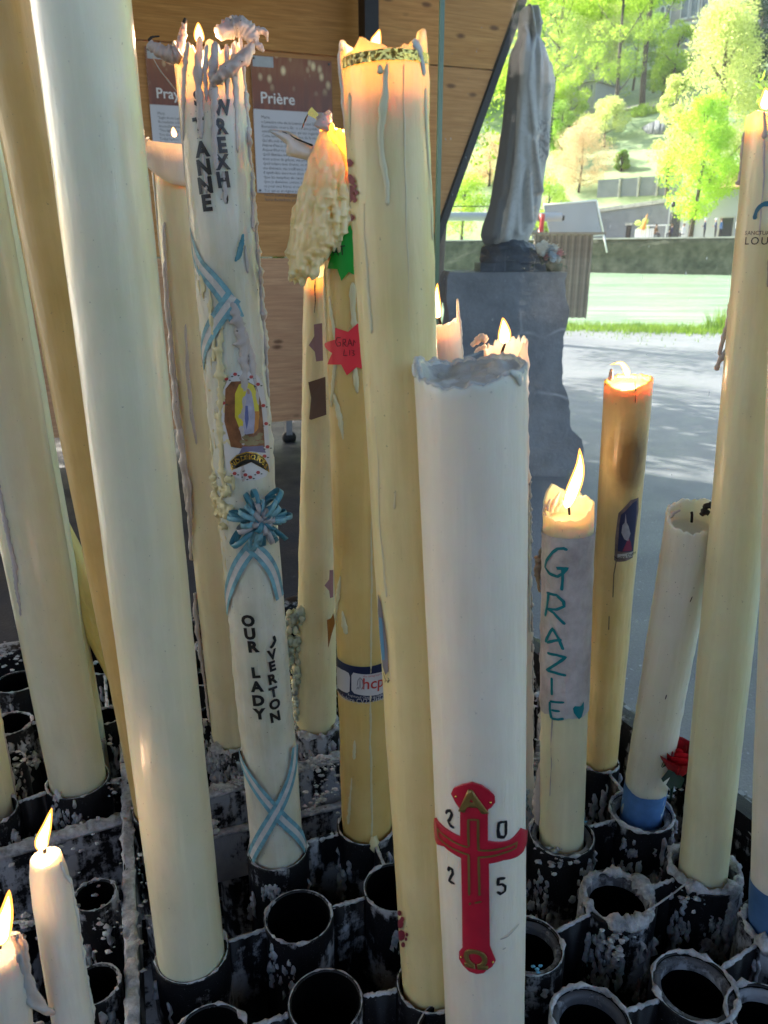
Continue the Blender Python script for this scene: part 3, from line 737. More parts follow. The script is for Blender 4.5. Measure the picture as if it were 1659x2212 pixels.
# white riverside building
M_RENDER = plain('pale_render', (.46, .47, .50), .85, var=.12, sc=.6); M_GLASSD = plain('dark_window', (.03, .04, .055), .2)
wb = empty('white_building', ground_at(1540, 9.5), 'long white rendered building with dark doorways behind the people on the quay', 'building')
fbox(wb, 'wall', M_RENDER, 1482, 1700, 9.2, 16, QUAY_Z - .2, zat(1560, 408, 9.2))
fbox(wb, 'door', M_GLASSD, 1553, 1581, 9.08, 9.19, QUAY_Z, zat(1567, 471, 9.2)); fbox(wb, 'door_frame', M_COP, 1550, 1584, 9.13, 9.195, QUAY_Z, zat(1567, 468, 9.2))
fbox(wb, 'door', M_GLASSD, 1487, 1497, 9.08, 9.19, QUAY_Z, zat(1490, 455, 9.2))
fbox(wb, 'annex_wall', M_RENDER, 1440, 1481.5, 9.9, 16, QUAY_Z - .2, zat(1465, 440, 9.9)); fbox(wb, 'garage_opening', M_GLASSD, 1444, 1466, 9.8, 9.89, QUAY_Z, zat(1455, 458, 9.9))
zr = zat(1560, 407, 9.2); M_TILE = plain('terracotta', (.42, .20, .11), .8, var=.3, sc=1)
s0 = bank_sd(far(1520, 500, 9))[0]; s1 = bank_sd(far(1700, 500, 9))[0]
v = [bank(s0, 8.8, zr), bank(s1, 8.8, zr), bank(s1, 12.5, zr + 1.6), bank(s0, 12.5, zr + 1.6), bank(s1, 16.4, zr), bank(s0, 16.4, zr), bank(s0, 8.8, zr - .15), bank(s1, 8.8, zr - .15), bank(s1, 16.4, zr - .15), bank(s0, 16.4, zr - .15)]
MB().add(v, [(0, 1, 2, 3), (3, 2, 4, 5), (0, 6, 7, 1), (4, 8, 9, 5), (0, 3, 5, 9, 6), (1, 7, 8, 4, 2), (6, 9, 8, 7)]).build('roof', M_TILE, wb, smooth_=False)
# concrete fence wall and low rubble terrace wall
fw = empty('concrete_fence', ground_at(1370, 22), 'pale grey concrete garden wall crossing the lower meadow', 'fence')
M_CONC = plain('concrete', (.24, .26, .28), .85, var=.25, sc=1)
g0 = hill(bank_sd(far(1370, 500, 22.5))[0], 22.5)
for i, (pa, pb_) in enumerate(((1283, 1328), (1329, 1368), (1369, 1408), (1409, 1460))): fbox(fw, 'panel', M_CONC, pa, pb_, 22.3, 22.5, g0 - .8, zat(1370, 384, 22.4))
for px_ in (1328.5, 1368.5, 1408.5): fbox(fw, 'post', M_COP, px_ - 2, px_ + 2, 22.1, 22.6, g0 - 1, zat(1370, 382, 22.4))
tw = empty('terrace_wall', ground_at(1340, 45), 'low rough stone terrace wall above the sunlit meadow', 'terrace wall')
b = MB(); a_ = bank_sd(far(1278, 500, 45))[0]; b_ = bank_sd(far(1470, 500, 45))[0]
P_ = [bank(a_ + (b_ - a_) * i / 12, 45 + 2 * math.sin(i * .5), zat(1285 + 185 * i / 12, 296 - 42 * i / 12, 45)) for i in range(13)]
for i in range(12): b.bar(P_[i], P_[i + 1], .8, 2.2, 3, .12, i)
b.build('rubble', M_RUB, tw)

# --- hillside church-like building with arches
M_ASHLAR = plain('ashlar', (.36, .34, .35), .85, var=.15, sc=.5); M_TRIM = plain('trim_stone', (.60, .61, .64), .8, var=.1)
DB = 84
bl = empty('hillside_building', ground_at(1470, DB), 'large grey stone building with arched windows high on the hillside', 'building')
zb0 = ground_at(1470, DB)[2] - 8; zb1 = zat(1470, -160, DB)
fbox(bl, 'wall', M_ASHLAR, 1400, 1560, DB, DB + 14, zb0, zb1)
fbox(bl, 'wing', M_ASHLAR, 1561, 1800, DB + 3, DB + 15, zb0, zat(1600, 55, DB + 3))
def arch(par, x0, x1, ytop, ybot, d, name='window'):
    a_ = far(x0, ytop, d); b_ = far(x1, ytop, d); s0, s1 = bank_sd(a_)[0], bank_sd(b_)[0]; zt_ = a_[2]; zb_ = zat((x0 + x1) / 2, ybot, d)
    r_ = (s1 - s0) / 2; sc_ = (s0 + s1) / 2
    def ring(rr, dd_, ext=0): return [bank(sc_ + rr * math.cos(math.pi * i / 10), dd_, zt_ - r_ + rr * math.sin(math.pi * i / 10)) for i in range(11)] + [bank(sc_ - rr, dd_, zb_ - ext), bank(sc_ + rr, dd_, zb_ - ext)]
    rg = ring(r_ * 1.3, d - .25, .3); r2 = ring(r_, d - .25); n_ = len(rg)
    vv = rg + r2 + ring(r_ * 1.3, d, .3)
    f_ = [(i, (i + 1) % n_, n_ + (i + 1) % n_, n_ + i) for i in range(n_)] + [(i, 2 * n_ + i, 2 * n_ + (i + 1) % n_, (i + 1) % n_) for i in range(n_)]
    w_ = MB().add(vv, f_).build(name, M_TRIM, par, smooth_=False)
    MB().add(ring(r_, d - .06), [tuple(range(13))]).build('pane', M_GLASSP, w_, smooth_=False)
M_GLASSP = plain('pale_glass', (.20, .24, .30), .15, var=.2, sc=1)
for (x0, x1, yt, yb) in ((1428, 1437, 16, 48), (1441, 1450, 13, 46), (1476, 1490, -4, 38), (1497, 1511, -8, 34), (1428, 1436, 64, 98), (1441, 1449, 62, 96), (1476, 1490, 52, 92), (1520, 1532, -12, 30), (1428, 1437, -60, -20), (1441, 1450, -62, -22), (1476, 1490, -70, -25), (1497, 1511, -74, -28)):
    arch(bl, x0, x1, yt, yb, DB)
for y_ in (52, -12, 108): fbox(bl, 'string_course', M_TRIM, 1400, 1560, DB - .35, DB - .01, zat(1470, y_, DB) - .5, zat(1470, y_, DB))
# small white house
DH = 60
hh = empty('white_house', ground_at(1230, DH), 'small white house with tall windows half hidden by hillside trees', 'house')
zt_ = zat(1230, 184, DH); zb_ = zat(1230, 226, DH)
fbox(hh, 'wall', M_RENDER, 1180, 1262, DH, DH + 9, zb_ - 2, zt_)
for i, x in enumerate((1186, 1198, 1211, 1226, 1241, 1254)): 
    w_ = fbox(hh, 'window', M_TRIM, x - 3.2, x + 3.2, DH - .12, DH - .01, zat(1230, 208, DH), zat(1230, 190, DH)); fbox(w_, 'pane', M_GLASSP, x - 2.2, x + 2.2, DH - .15, DH - .121, zat(1230, 207, DH), zat(1230, 191, DH))
s0 = bank_sd(far(1176, 500, DH))[0]; s1 = bank_sd(far(1266, 500, DH))[0]
v = [bank(s0, DH - .5, zt_), bank(s1, DH - .5, zt_), bank(s1 - 1, DH + 4.5, zt_ + 3), bank(s0 + 1, DH + 4.5, zt_ + 3), bank(s1, DH + 9.5, zt_), bank(s0, DH + 9.5, zt_)]
MB().add(v, [(0, 1, 2, 3), (3, 2, 4, 5), (0, 3, 5), (1, 4, 2), (0, 5, 4, 1)]).build('roof', plain('slate_roof', (.18, .20, .24), .6), hh, smooth_=False)
# hillside road edge (pale sunlit band)
b = MB(); pts = [far(1200 + 24 * i, 222 - i * 9.5, 56) for i in range(12)]
vs = []; fs = []
for i, p in enumerate(pts):
    s_, d_ = bank_sd(p)
    for dd_ in (56, 60): vs.append(bank(s_, dd_, hill(s_, dd_) + .25))
    if i: fs.append((2 * i - 2, 2 * i, 2 * i + 1, 2 * i - 1))
b.add(vs, fs).build('road', plain('pale_road', (.26, .25, .22), .9), kind='structure')

# ------------------------------------------------------------------ trees
M_BARK = plain('bark', (.10, .085, .07), .9, var=.4, sc=6, bump=.6, bsc=12)
M_L = {'lime': leafmat('leaf_lime', (.22, .40, .05), (.46, .60, .09), .6, .5), 'yellow': leafmat('leaf_yellow', (.42, .52, .13), (.66, .72, .28), .6, .4),
       'green': leafmat('leaf_green', (.12, .28, .04), (.28, .44, .07), .55, .5), 'dark': leafmat('leaf_dark_green', (.02, .05, .035), (.05, .09, .05), .25, .2),
       'tan': leafmat('leaf_tan', (.55, .38, .22), (.72, .56, .34), .5, .8), 'bright': leafmat('leaf_bright', (.26, .52, .04), (.48, .66, .08), .65, 2)}
def tree(base, H, r, zc0, mat, n=6000, leaf=.3, trunk_r=.25, seed=1, label='', group='trees on the far hillside', nclump=26, name='leafy_tree', lean=0, flat=1.0, nbr=7, droop=0, cone=0):
    n = int(n * 2.5); leaf *= .62; nclump = int(nclump * 1.3); g = random.Random(seed); base = np.array(base, float)
    t = empty(name, base, label, 'tree', group)
    top = base + np.array([lean, 0, H]); b = MB()
    P = [base + (top - base) * f + np.array([math.sin(f * 5 + seed), math.cos(f * 4), 0]) * trunk_r * .8 for f in (-.03, .1, .25, .4, .55, .7, .85, .95)]
    b.tube(P, [trunk_r * (1.25 - f) for f in (0, .18, .32, .46, .6, .75, .9, 1.1)], 9, lump=.15, lf=3)
    cl = []
    zc = zc0 * H
    for i in range(nclump):
        f = g.random(); h = zc + (H - zc) * (f ** .85); env = math.sin(math.pi * min(1, (h - zc) / (H - zc) * .82 + .14)) ** .7
        if cone: env = 1.08 - cone * (h - zc) / (H - zc)
        a = g.uniform(0, 2 * math.pi); rr = r * env * math.sqrt(g.uniform(.15, 1))
        c = base + np.array([math.cos(a) * rr + lean * h / H, math.sin(a) * rr * flat, h]); cl.append((c, r * g.uniform(.26, .46)))
    for i in range(min(nbr, nclump)):
        c, cr = cl[i]; q = base + (top - base) * max(.15, (c[2] - base[2]) / H - .18)
        b.tube([q, (q + c) / 2 + [0, 0, -.03 * H * g.random()], c], [trunk_r * .45, trunk_r * .3, trunk_r * .08], 6)
    b.build('trunk', M_BARK, t)
    per = n // nclump; ar = np.random.RandomState(seed)
    vs = []; 
    for c, cr in cl:
        u = ar.normal(size=(per, 3)); u /= np.linalg.norm(u, axis=1)[:, None]; rad = cr * ar.uniform(.35, 1.08, (per, 1)) ** .6
        p = c + u * rad * np.array([1, 1, .8])
        d1 = ar.normal(size=(per, 3)); d1 /= np.linalg.norm(d1, axis=1)[:, None]; d2 = np.cross(d1, ar.normal(size=(per, 3))); d2 /= np.linalg.norm(d2, axis=1)[:, None]
        sz = leaf * ar.uniform(.5, 1.2, (per, 1)); d1 = d1 * sz; d2 = d2 * sz * .55
        if droop: d1[:, 2] -= droop * sz[:, 0]
        vs.append(np.stack([p - d1 * .5, p + d2 * .5, p + d1 * .5, p - d2 * .5], 1).reshape(-1, 3))
    V = np.concatenate(vs) - base; nf = len(V) // 4
    me = bpy.data.meshes.new('crown'); me.vertices.add(len(V)); me.vertices.foreach_set('co', V.astype(np.float32).ravel())
    me.loops.add(nf * 4); me.loops.foreach_set('vertex_index', np.arange(nf * 4, dtype=np.int32)); me.polygons.add(nf); me.polygons.foreach_set('loop_start', np.arange(0, nf * 4, 4, dtype=np.int32))
    me.update(calc_edges=True); me.validate(); me.materials.append(M_L[mat] if isinstance(mat, str) else mat)
    o = bpy.data.objects.new('crown', me); COL.objects.link(o); o.parent = t
    return t
def ftree(px, d, ytop, rpx, ybase=None, **kw):
    p = ground_at(px, d); dist = np.dot(p - CAM, FW)
    z = p[2] if ybase is None else p[2]
    H = zat(px, ytop, d) - z; tree(p, H, rpx * dist / FPX, **kw)
ftree(1307, 47, -190, 72, zc0=.22, mat='lime', n=9000, leaf=.42, trunk_r=.30, seed=2, label='tall slim tree with lime leaves, trunk down to the sunny bank left of the meadow', group=None, nclump=40)
ftree(1362, 56, -220, 62, zc0=.30, mat='lime', n=8000, leaf=.45, trunk_r=.42, seed=3, label='tall ivy-trunked tree just left of the arched stone building', group=None, nclump=36)
ftree(1383, 72, 40, 26, zc0=.4, mat='green', n=2500, leaf=.4, trunk_r=.18, seed=4, label='small slim tree on the upper slope below the arched building', group=None, nclump=14)
ftree(1497, 5.5, 225, 72, zc0=.20, mat='bright', n=11000, leaf=.34, trunk_r=.20, seed=5, label='bright green tree standing on the quay beside the white building', group=None, nclump=46)
ftree(1520, 20, 30, 112, zc0=.22, mat='yellow', n=15000, leaf=.42, trunk_r=.5, cone=.85, seed=6, label='huge pale yellow spreading tree right of the meadow', group=None, nclump=60)
ftree(1430, 17, 170, 38, zc0=.30, mat='yellow', n=4500, leaf=.36, trunk_r=.22, seed=8, label='pale bushy tree at the right end of the meadow', group=None, nclump=22)
ftree(1185, 52, -60, 90, zc0=.15, mat='lime', n=12000, leaf=.48, trunk_r=.4, seed=9, label='broad yellow-green tree behind the statue head', group=None, nclump=46)
ftree(1262, 64, -120, 70, zc0=.2, mat='yellow', n=9000, leaf=.5, trunk_r=.4, seed=10, label='tall pale tree rising behind the small white house', group=None, nclump=40)
ftree(1100, 66, -60, 95, zc0=.12, mat='lime', n=9000, leaf=.5, trunk_r=.4, seed=11, label='wide lime tree high on the slope left of the statue head', group=None, nclump=40)
ftree(1245, 24, 272, 62, zc0=.12, mat='tan', n=9000, leaf=.26, trunk_r=.14, seed=12, label='round budding shrub tree with tan twigs right of the statue', group=None, nclump=34)
ftree(1052, 26, 298, 42, zc0=.12, mat='tan', n=5000, leaf=.26, trunk_r=.14, seed=13, label='tan budding tree seen just left of the statue', group=None, nclump=24)
ftree(1200, 33, 232, 42, zc0=.1, mat='green', n=4500, leaf=.4, trunk_r=.2, seed=14, label='mid green bush above the tan budding tree', group=None, nclump=20)
ftree(1290, 40, 225, 48, zc0=.05, mat='yellow', n=4000, leaf=.4, trunk_r=.15, seed=15, label='low pale shrub at the foot of the tall slim tree', group=None, nclump=20)
ftree(1375, 51, 238, 40, zc0=.05, mat='lime', n=3000, leaf=.35, trunk_r=.12, seed=16, label='low lime shrub at the top edge of the meadow', group=None, nclump=18)
ftree(1000, 6.5, 385, 58, zc0=.18, mat='lime', n=6000, leaf=.3, trunk_r=.16, seed=17, label='short yellow-green tree on the quay left of the statue hem', group=None, nclump=30)
ftree(1180, 8.5, 372, 48, zc0=.1, mat='lime', n=5000, leaf=.28, trunk_r=.14, seed=18, label='short yellow-green tree on the quay between statue and grey board', group=None, nclump=24)
ftree(1385, 7.5, 470, 18, zc0=.2, mat='yellow', n=1200, leaf=.2, trunk_r=.06, seed=19, label='tiny yellow bush before the stone retaining wall', group=None, nclump=8)
ftree(1585, 62, 20, 40, zc0=.1, mat='dark', n=4500, leaf=.4, trunk_r=.2, seed=20, label='dark conifer rising behind the huge pale tree at right', group=None, nclump=22, name='conifer')
ftree(1572, 74, -10, 34, zc0=.1, mat='dark', n=4500, leaf=.4, trunk_r=.2, seed=21, label='dark evergreen in front of the arched building', group=None, nclump=22, name='conifer')
for j_, (px_, d_, yt, rp, mt, lb) in enumerate(((1330, 30, 330, 16, 'green', 'small round green bush alone on the lower meadow'), (1215, 45, 150, 40, 'lime', 'lime tree between the statue shoulder and the white house'), (1160, 40, 210, 34, 'green', 'green bush just behind the statue waist'),
        (1420, 60, 60, 44, 'lime', 'fresh green tree at the foot of the arched building'), (1290, 70, 20, 50, 'lime', 'broad fresh green tree behind the two tall trunks'), (1340, 78, -30, 46, 'green', 'deep green tree crown between the two tall trunks'), (1400, 66, 120, 30, 'green', 'round green bush below the arched windows'), (1075, 44, 150, 60, 'lime', 'wide lime tree left of the statue back'), (985, 40, 180, 60, 'green', 'green tree showing past the slanting wall end'))):
    ftree(px_, d_, yt, rp, zc0=.08, mat=mt, n=5200, leaf=.42, trunk_r=.2, seed=70 + j_, label=lb, group=None, nclump=26)
i = 0
for (px_, d_, yt) in ((960, 110, 150), (1010, 100, 190), (1060, 118, 130), (1110, 130, 60), (930, 95, 210), (985, 135, 90), (1040, 150, 40), (900, 120, 100), (1160, 150, -20), (1230, 160, -60), (1300, 165, -110), (1360, 170, -120), (1600, 120, -40), (1660, 130, -60), (1700, 110, -30), (1420, 160, -140)):
    ftree(px_, d_, yt, 60, zc0=.02, mat='dark', n=3200, leaf=1.0, trunk_r=.3, seed=30 + i, label='dark woodland tree on the shaded upper hill', group='dark trees of the upper hill', nclump=20, name='woodland_tree'); i += 1
# near trees on this bank (their crowns throw the streaked shade)
tree((0.9, 14.6, 0), 11, 2.3, .30, 'lime', n=9000, leaf=.16, trunk_r=.16, seed=50, label='lime-leaved tree beside the slanting end of the wooden wall', group=None, nclump=46)
tree((-7.0, 14.5, 0), 12, 2.6, .42, 'lime', n=2600, leaf=.26, trunk_r=.2, seed=51, label='leafy riverside tree growing behind the wooden wall', group='riverside trees behind the wooden wall', nclump=15)
tree((-12.5, 9.5, 0), 13, 3.0, .40, 'lime', n=2600, leaf=.28, trunk_r=.2, seed=52, label='leafy riverside tree growing behind the wooden wall', group='riverside trees behind the wooden wall', nclump=15)
tree((4.02, 6.3, 0), 4.7, 1.12, .42, 'bright', n=1700, leaf=.10, trunk_r=.06, seed=53, label='near tree with drooping bright leaves at the right edge', group=None, nclump=20, droop=.7, name='drooping_tree')

# ------------------------------------------------------------------ people on the far quay
SKIN = plain('skin', (.52, .32, .23), .6, var=.05)
def skinned(name, verts, edges, radii, mat, par, root=0, sub=1):
    me = bpy.data.meshes.new(name); me.from_pydata([tuple(v) for v in verts], edges, []); o = bpy.data.objects.new(name, me); COL.objects.link(o)
    sk = o.modifiers.new('skin', 'SKIN'); sk.use_smooth_shade = True
    for i, r in enumerate(radii): me.skin_vertices[0].data[i].radius = (r, r) if not hasattr(r, '__len__') else r
    me.skin_vertices[0].data[root].use_root = True
    ms = o.modifiers.new('sub', 'SUBSURF'); ms.levels = sub; ms.render_levels = sub
    dg = bpy.context.evaluated_depsgraph_get(); dg.update(); m2 = bpy.data.meshes.new_from_object(o.evaluated_get(dg))
    o.modifiers.clear(); o.data = m2; bpy.data.meshes.remove(me); m2.name = name
    for m in mat: m2.materials.append(m)
    o.parent = par; WM[o.name] = WM[par.name]; return o
def person(px, d, seat, shirt, trousers, hair, label, turn=0, lean=0, arm=0):
    base = ground_at(px, d); base[2] = QUAY_Z
    face = BANG + math.pi + turn      # turn 0: facing along the quay
    rot = Matrix.Rotation(face - math.pi / 2, 3, 'Z'); p = empty('person', base, label, 'person', 'people resting along the far quay', rot=rot)
    h = .88 if not seat else .50
    hip = (0, 0, h); L = lean
    V = [hip, (0, .02 + L * .3, h + .25), (0, .03 + L * .8, h + .47), (0, .03 + L, h + .58), (0, .05 + L * 1.1, h + .70), (0, .05 + L * 1.15, h + .80)]
    R = [(.16, .12), (.14, .11), (.17, .10), (.055, .055), (.082, .10), (.07, .085)]; E_ = [(0, 1), (1, 2), (2, 3), (3, 4), (4, 5)]
    for sx in (-1, 1):
        n0 = len(V)
        V += [(sx * .19, .02 + L * .8, h + .46), (sx * .24, .06 + L * .7, h + .22), (sx * .18, .26 + L * .6 + arm * .05, h + .18 + arm * .25), (sx * .16, .33 + L * .6, h + .19 + arm * .28)]
        R += [.06, .045, .035, .03]; E_ += [(2, n0), (n0, n0 + 1), (n0 + 1, n0 + 2), (n0 + 2, n0 + 3)]
        n0 = len(V)
        if seat: V += [(sx * .10, .05, h - .02), (sx * .12, .45, h), (sx * .12, .46, .08), (sx * .12, .60, .04)]
        else: V += [(sx * .10, 0, h - .08), (sx * .11, .02, .46), (sx * .11, 0, .08), (sx * .12, .14, .04)]
        R += [.09, .065, .045, .04]; E_ += [(0, n0), (n0, n0 + 1), (n0 + 1, n0 + 2), (n0 + 2, n0 + 3)]
    V = [Vector(v) for v in V]
    b = skinned('body', V, E_, R, [shirt, trousers, SKIN], p)
    for f in b.data.polygons:
        z = f.center.z; y = f.center.y
        f.material_index = 2 if z > h + .56 else (1 if (z < h - .02 or (seat and y > .12 and z < h + .1)) else (2 if (y > .2 + L * .6 and z > h + .1) else 0))
    hb_ = MB(); hb_.blob((0, .02 + L * 1.1, h + .78), .105, .12, px, (1, 1.05, 1.05)); hb_.build('hair', hair, p, local=True)
    hb_ = MB(); hb_.blob((0, .145 + L * 1.15, h + .74), .016, 0, 1, nu=6, nv=4); hb_.build('nose', SKIN, p, local=True)
    return p
C_NAVY = plain('navy_cloth', (.03, .045, .11), .9); C_WHITE = plain('white_cloth', (.72, .70, .68), .9); C_BLUE = plain('blue_cloth', (.07, .17, .36), .9); C_DK = plain('dark_trousers', (.03, .03, .04), .9); H_BR = plain('brown_hair', (.09, .05, .03), .8); H_WH = plain('white_cap', (.75, .75, .75), .8); C_BR = plain('brown_cloth', (.22, .12, .07), .9)
person(1452, 2.2, True, C_NAVY, C_DK, H_BR, 'person in dark jacket seated by the lamp post on the quay', .4)
person(1477, 2.4, True, C_WHITE, C_DK, H_BR, 'person in white top seated alone under the bright green tree', -.3, arm=1)
person(1522, 2.2, False, C_NAVY, C_DK, H_WH, 'person in navy jacket and white cap just left of the dark doorway', .2)
person(1546, 2.3, False, C_NAVY, C_DK, H_WH, 'person in navy top and pale cap, left one of the pair at the doorway', .5, .05)
person(1557, 2.8, False, C_BLUE, C_DK, H_BR, 'taller person in blue top, right one of the pair at the doorway', .1)
person(1592, 2.3, False, C_WHITE, C_DK, H_BR, 'person in pale top at the right beside the tall printed candle', 2.6)
person(1415, 2.6, True, C_BR, C_DK, H_BR, 'person in a brown coat seated before the white stall', 2.9, .08)
lp = empty('street_lamp', ground_at(1448, 2.0), 'slim street lamp post standing on the quay between two seated people', 'street lamp')
q = bank(bank_sd(ground_at(1448, 2))[0], 2.0, QUAY_Z); zt_ = zat(1448, 448, 2)
MB().tube([q, q + [0, 0, (zt_ - q[2]) * .4], [q[0], q[1], zt_]], [.09, .06, .045], 8).build('pole', M_DARK, lp)
MB().lathe((q[0], q[1], zt_), [(0, .5), (.16, .42), (.20, .1), (.10, 0), (0, 0)], 12).build('lantern', M_DARK, lp)
sta = empty('white_stall', ground_at(1425, 4), 'small white framed stall with picket front on the far quay', 'stall')
for i in range(9): fbox(sta, 'picket', M_WH, 1372 + 4.6 * i, 1375 + 4.6 * i, 3.0, 3.06, QUAY_Z, zat(1400, 494, 3))
fbox(sta, 'counter', M_WH, 1395, 1440, 3.6, 4.4, zat(1400, 488, 4), zat(1400, 486, 4)); 
for x in (1397, 1438): fbox(sta, 'leg', M_WH, x - .8, x + .8, 3.9, 4.1, QUAY_Z, zat(1400, 488, 4))
s_, _ = bank_sd(ground_at(1384, 2.6)); q = bank(s_, 2.6, QUAY_Z)
ez = empty('folded_parasol', q, 'small folded orange parasol leaning on the quay', 'parasol')
MB().tube([q, q + QD * .5 + [0, 0, 2.3]], .03, 6).build('pole', M_COP, ez); MB().tube([q + QD * .2 + [0, 0, .9], q + QD * .5 + [0, 0, 2.3]], [.22, .04], 8).build('canopy', plain('orange_cloth', (.75, .32, .08), .8), ez)

# ================================================================== CANDLE RACK
RZ = 0.70
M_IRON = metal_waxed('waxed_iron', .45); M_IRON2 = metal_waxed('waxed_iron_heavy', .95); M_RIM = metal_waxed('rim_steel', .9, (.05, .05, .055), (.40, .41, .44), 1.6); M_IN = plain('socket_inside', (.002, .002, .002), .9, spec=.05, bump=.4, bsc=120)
k = N('crusted_wax'); o = k.coord('Object')
k.set(base=k.mix(k.ramp(k.noise(o, 45, 5, .7), [(.35, 0), (.65, 1)]), (.22, .22, .23), (.66, .66, .67)), rough=.75, sss=.3); k.p.inputs['Subsurface Scale'].default_value = .006
k.bump(k.noise(o, 260, 4, .7), .8, .004); M_CRUST = k.mat
rack = empty('candle_rack', (0, .8, 0), 'long black iron rack of round sockets crusted with spilled wax, holding the candles', 'candle rack')
G0 = atz(948, 1246, RZ); G1 = atz(1659, 1798, RZ); GD = (G1 - G0) / np.linalg.norm(G1 - G0)
L0 = atz(0, 1402, RZ); LD = (L0 - G0) / np.linalg.norm(L0 - G0)
corners = [G0, G0 + GD * 2.3, np.array([G0[0] + GD[0] * 2.3 - 1.9, -.5, RZ]), G0 + LD * 2.2 + np.array([-.3, -1.9, 0]), G0 + LD * 2.0]
fl_ = [(c_[0], c_[1], .30) for c_ in corners]
MB().add(fl_, [tuple(range(5))]).build('tray_floor', M_IRON2, rack, smooth_=False)
for i, (a_, b_) in enumerate(zip(corners, corners[1:] + corners[:1])):
    b = MB(); b.bar([a_[0], a_[1], RZ - .02], [b_[0], b_[1], RZ - .02], .008, .42, 40); b.build('tray_side', M_IRON, rack, smooth_=False)
    if i in (0, 4): 
        b = MB(); d_ = (b_ - a_) / np.linalg.norm(b_ - a_); nn_ = np.array([d_[1], -d_[0], 0]) * (.028)
        b.bar(a_ + nn_ * -1 + [0, 0, -.016], b_ + nn_ * -1 + [0, 0, -.016], .055, .014, 120, .004, 3); b.build('tray_flange', M_IRON2, rack)
# legs of the rack
for c_ in corners[:2] + corners[3:]:
    cc = c_ * .96; MB().box((cc[0], cc[1], .15), (.05, .05, .30)).build('leg', M_IRON, rack, smooth_=False)

cg = random.Random(21)
def crust_patch(b, c, nrm, R, n, r0, r1, g=cg):
    for _ in range(n):
        a_ = g.uniform(0, 6.28); q = math.sqrt(g.random()) * R; tang = np.cross(nrm, [0, 0, 1.0]); nt_ = np.linalg.norm(tang)
        t1 = tang / nt_ if nt_ > .1 else np.array([1.0, 0, 0]); t2 = np.cross(nrm, t1)
        p = np.array(c) + t1 * math.cos(a_) * q + t2 * math.sin(a_) * q * (2.0 if nt_ > .1 else 1)
        b.blob(p - np.array(nrm) * r0 * .5, g.uniform(r0 * .5, r1), .9, g.randint(0, 999), (.8, .8, 1.7) if nt_ > .1 else (1, 1, .4), 7, 5, 2.5)
socks = []
def socket(px, py, wpx, inner=False, crust=.3, seed=0, zoff=0, dark=False):
    c = atz(px, py, RZ + zoff); Z = np.dot(c - CAM, FW); R = wpx * Z / FPX / 2
    socks.append((c, R))
    b = MB(); b.lathe((c[0], c[1], 0), [(R, .31), (R, RZ + zoff - .002), (R - .001, RZ + zoff), (R - .0035, RZ + zoff), (R - .0045, RZ + zoff - .002)], 40)
    s_ = b.build('socket', M_IRON2 if crust > .6 else M_IRON, rack)
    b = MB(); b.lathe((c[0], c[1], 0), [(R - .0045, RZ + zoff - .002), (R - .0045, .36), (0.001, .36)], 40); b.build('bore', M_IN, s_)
    if inner:
        ri = R * .78; b = MB(); z = RZ + zoff - .004
        b.lathe((c[0], c[1], 0), [(R - .0046, z), (ri, z + .001), (ri - .002, z - .004), (ri - .002, z - .012)], 40, .0006, 90); b.build('inner_ring', M_RIM, s_)
    b = MB(); g = random.Random(seed + int(px))
    if crust > .05:
        n = 60; pts = []; rad = []
        for i in range(n + 1):
            t = 2 * math.pi * i / n; m = max(0.0, fbm((math.cos(t) * 2 + seed, math.sin(t) * 2, px * .01), 3) + crust - .25)
            rr = R - .002 - (.004 if crust > .6 else 0); pts.append((c[0] + math.cos(t) * rr, c[1] + math.sin(t) * rr, RZ + zoff - .0005 + .001 * m)); rad.append(.0008 + .0050 * m * (1.5 if crust > .6 else .8))
        b.tube(pts, rad, 7, cap=False, up=[0, 0, 1], lump=.8, lf=330)
        for _ in range(int(26 * crust)):
            a_ = g.uniform(-2.9, -.2); x = c[0] + math.cos(a_) * R * 1.004; y = c[1] + math.sin(a_) * R * 1.004; z = RZ + zoff - abs(g.gauss(0, .05)) - .01
            L = g.uniform(.01, .05); dn = np.array([math.cos(a_), math.sin(a_), 0])
            pts = [np.array([x, y, z]) + dn * .001 + np.array([0.002 * math.sin(i * 2.1 + a_), 0, -L * i / 5]) for i in range(6)]
            r0 = g.uniform(.0015, .0048)
            b.tube(pts, [r0 * .5, r0, r0 * .75, r0 * .9, r0 * 1.15, r0 * .4], 7, lump=.6, lf=150, seed=g.random() * 50)
        for _ in range(int(5 * crust + .5)):
            a_ = g.uniform(-2.8, -.3); dn = np.array([math.cos(a_), math.sin(a_), 0]); crust_patch(b, np.array([c[0], c[1], RZ + zoff - g.uniform(.03, .15)]) + dn * R, dn, g.uniform(.010, .026), 22, .002, .0055, g)
        b.build('wax_crust', M_CRUST, s_, kind='stuff')
    return c, R
SK = {}
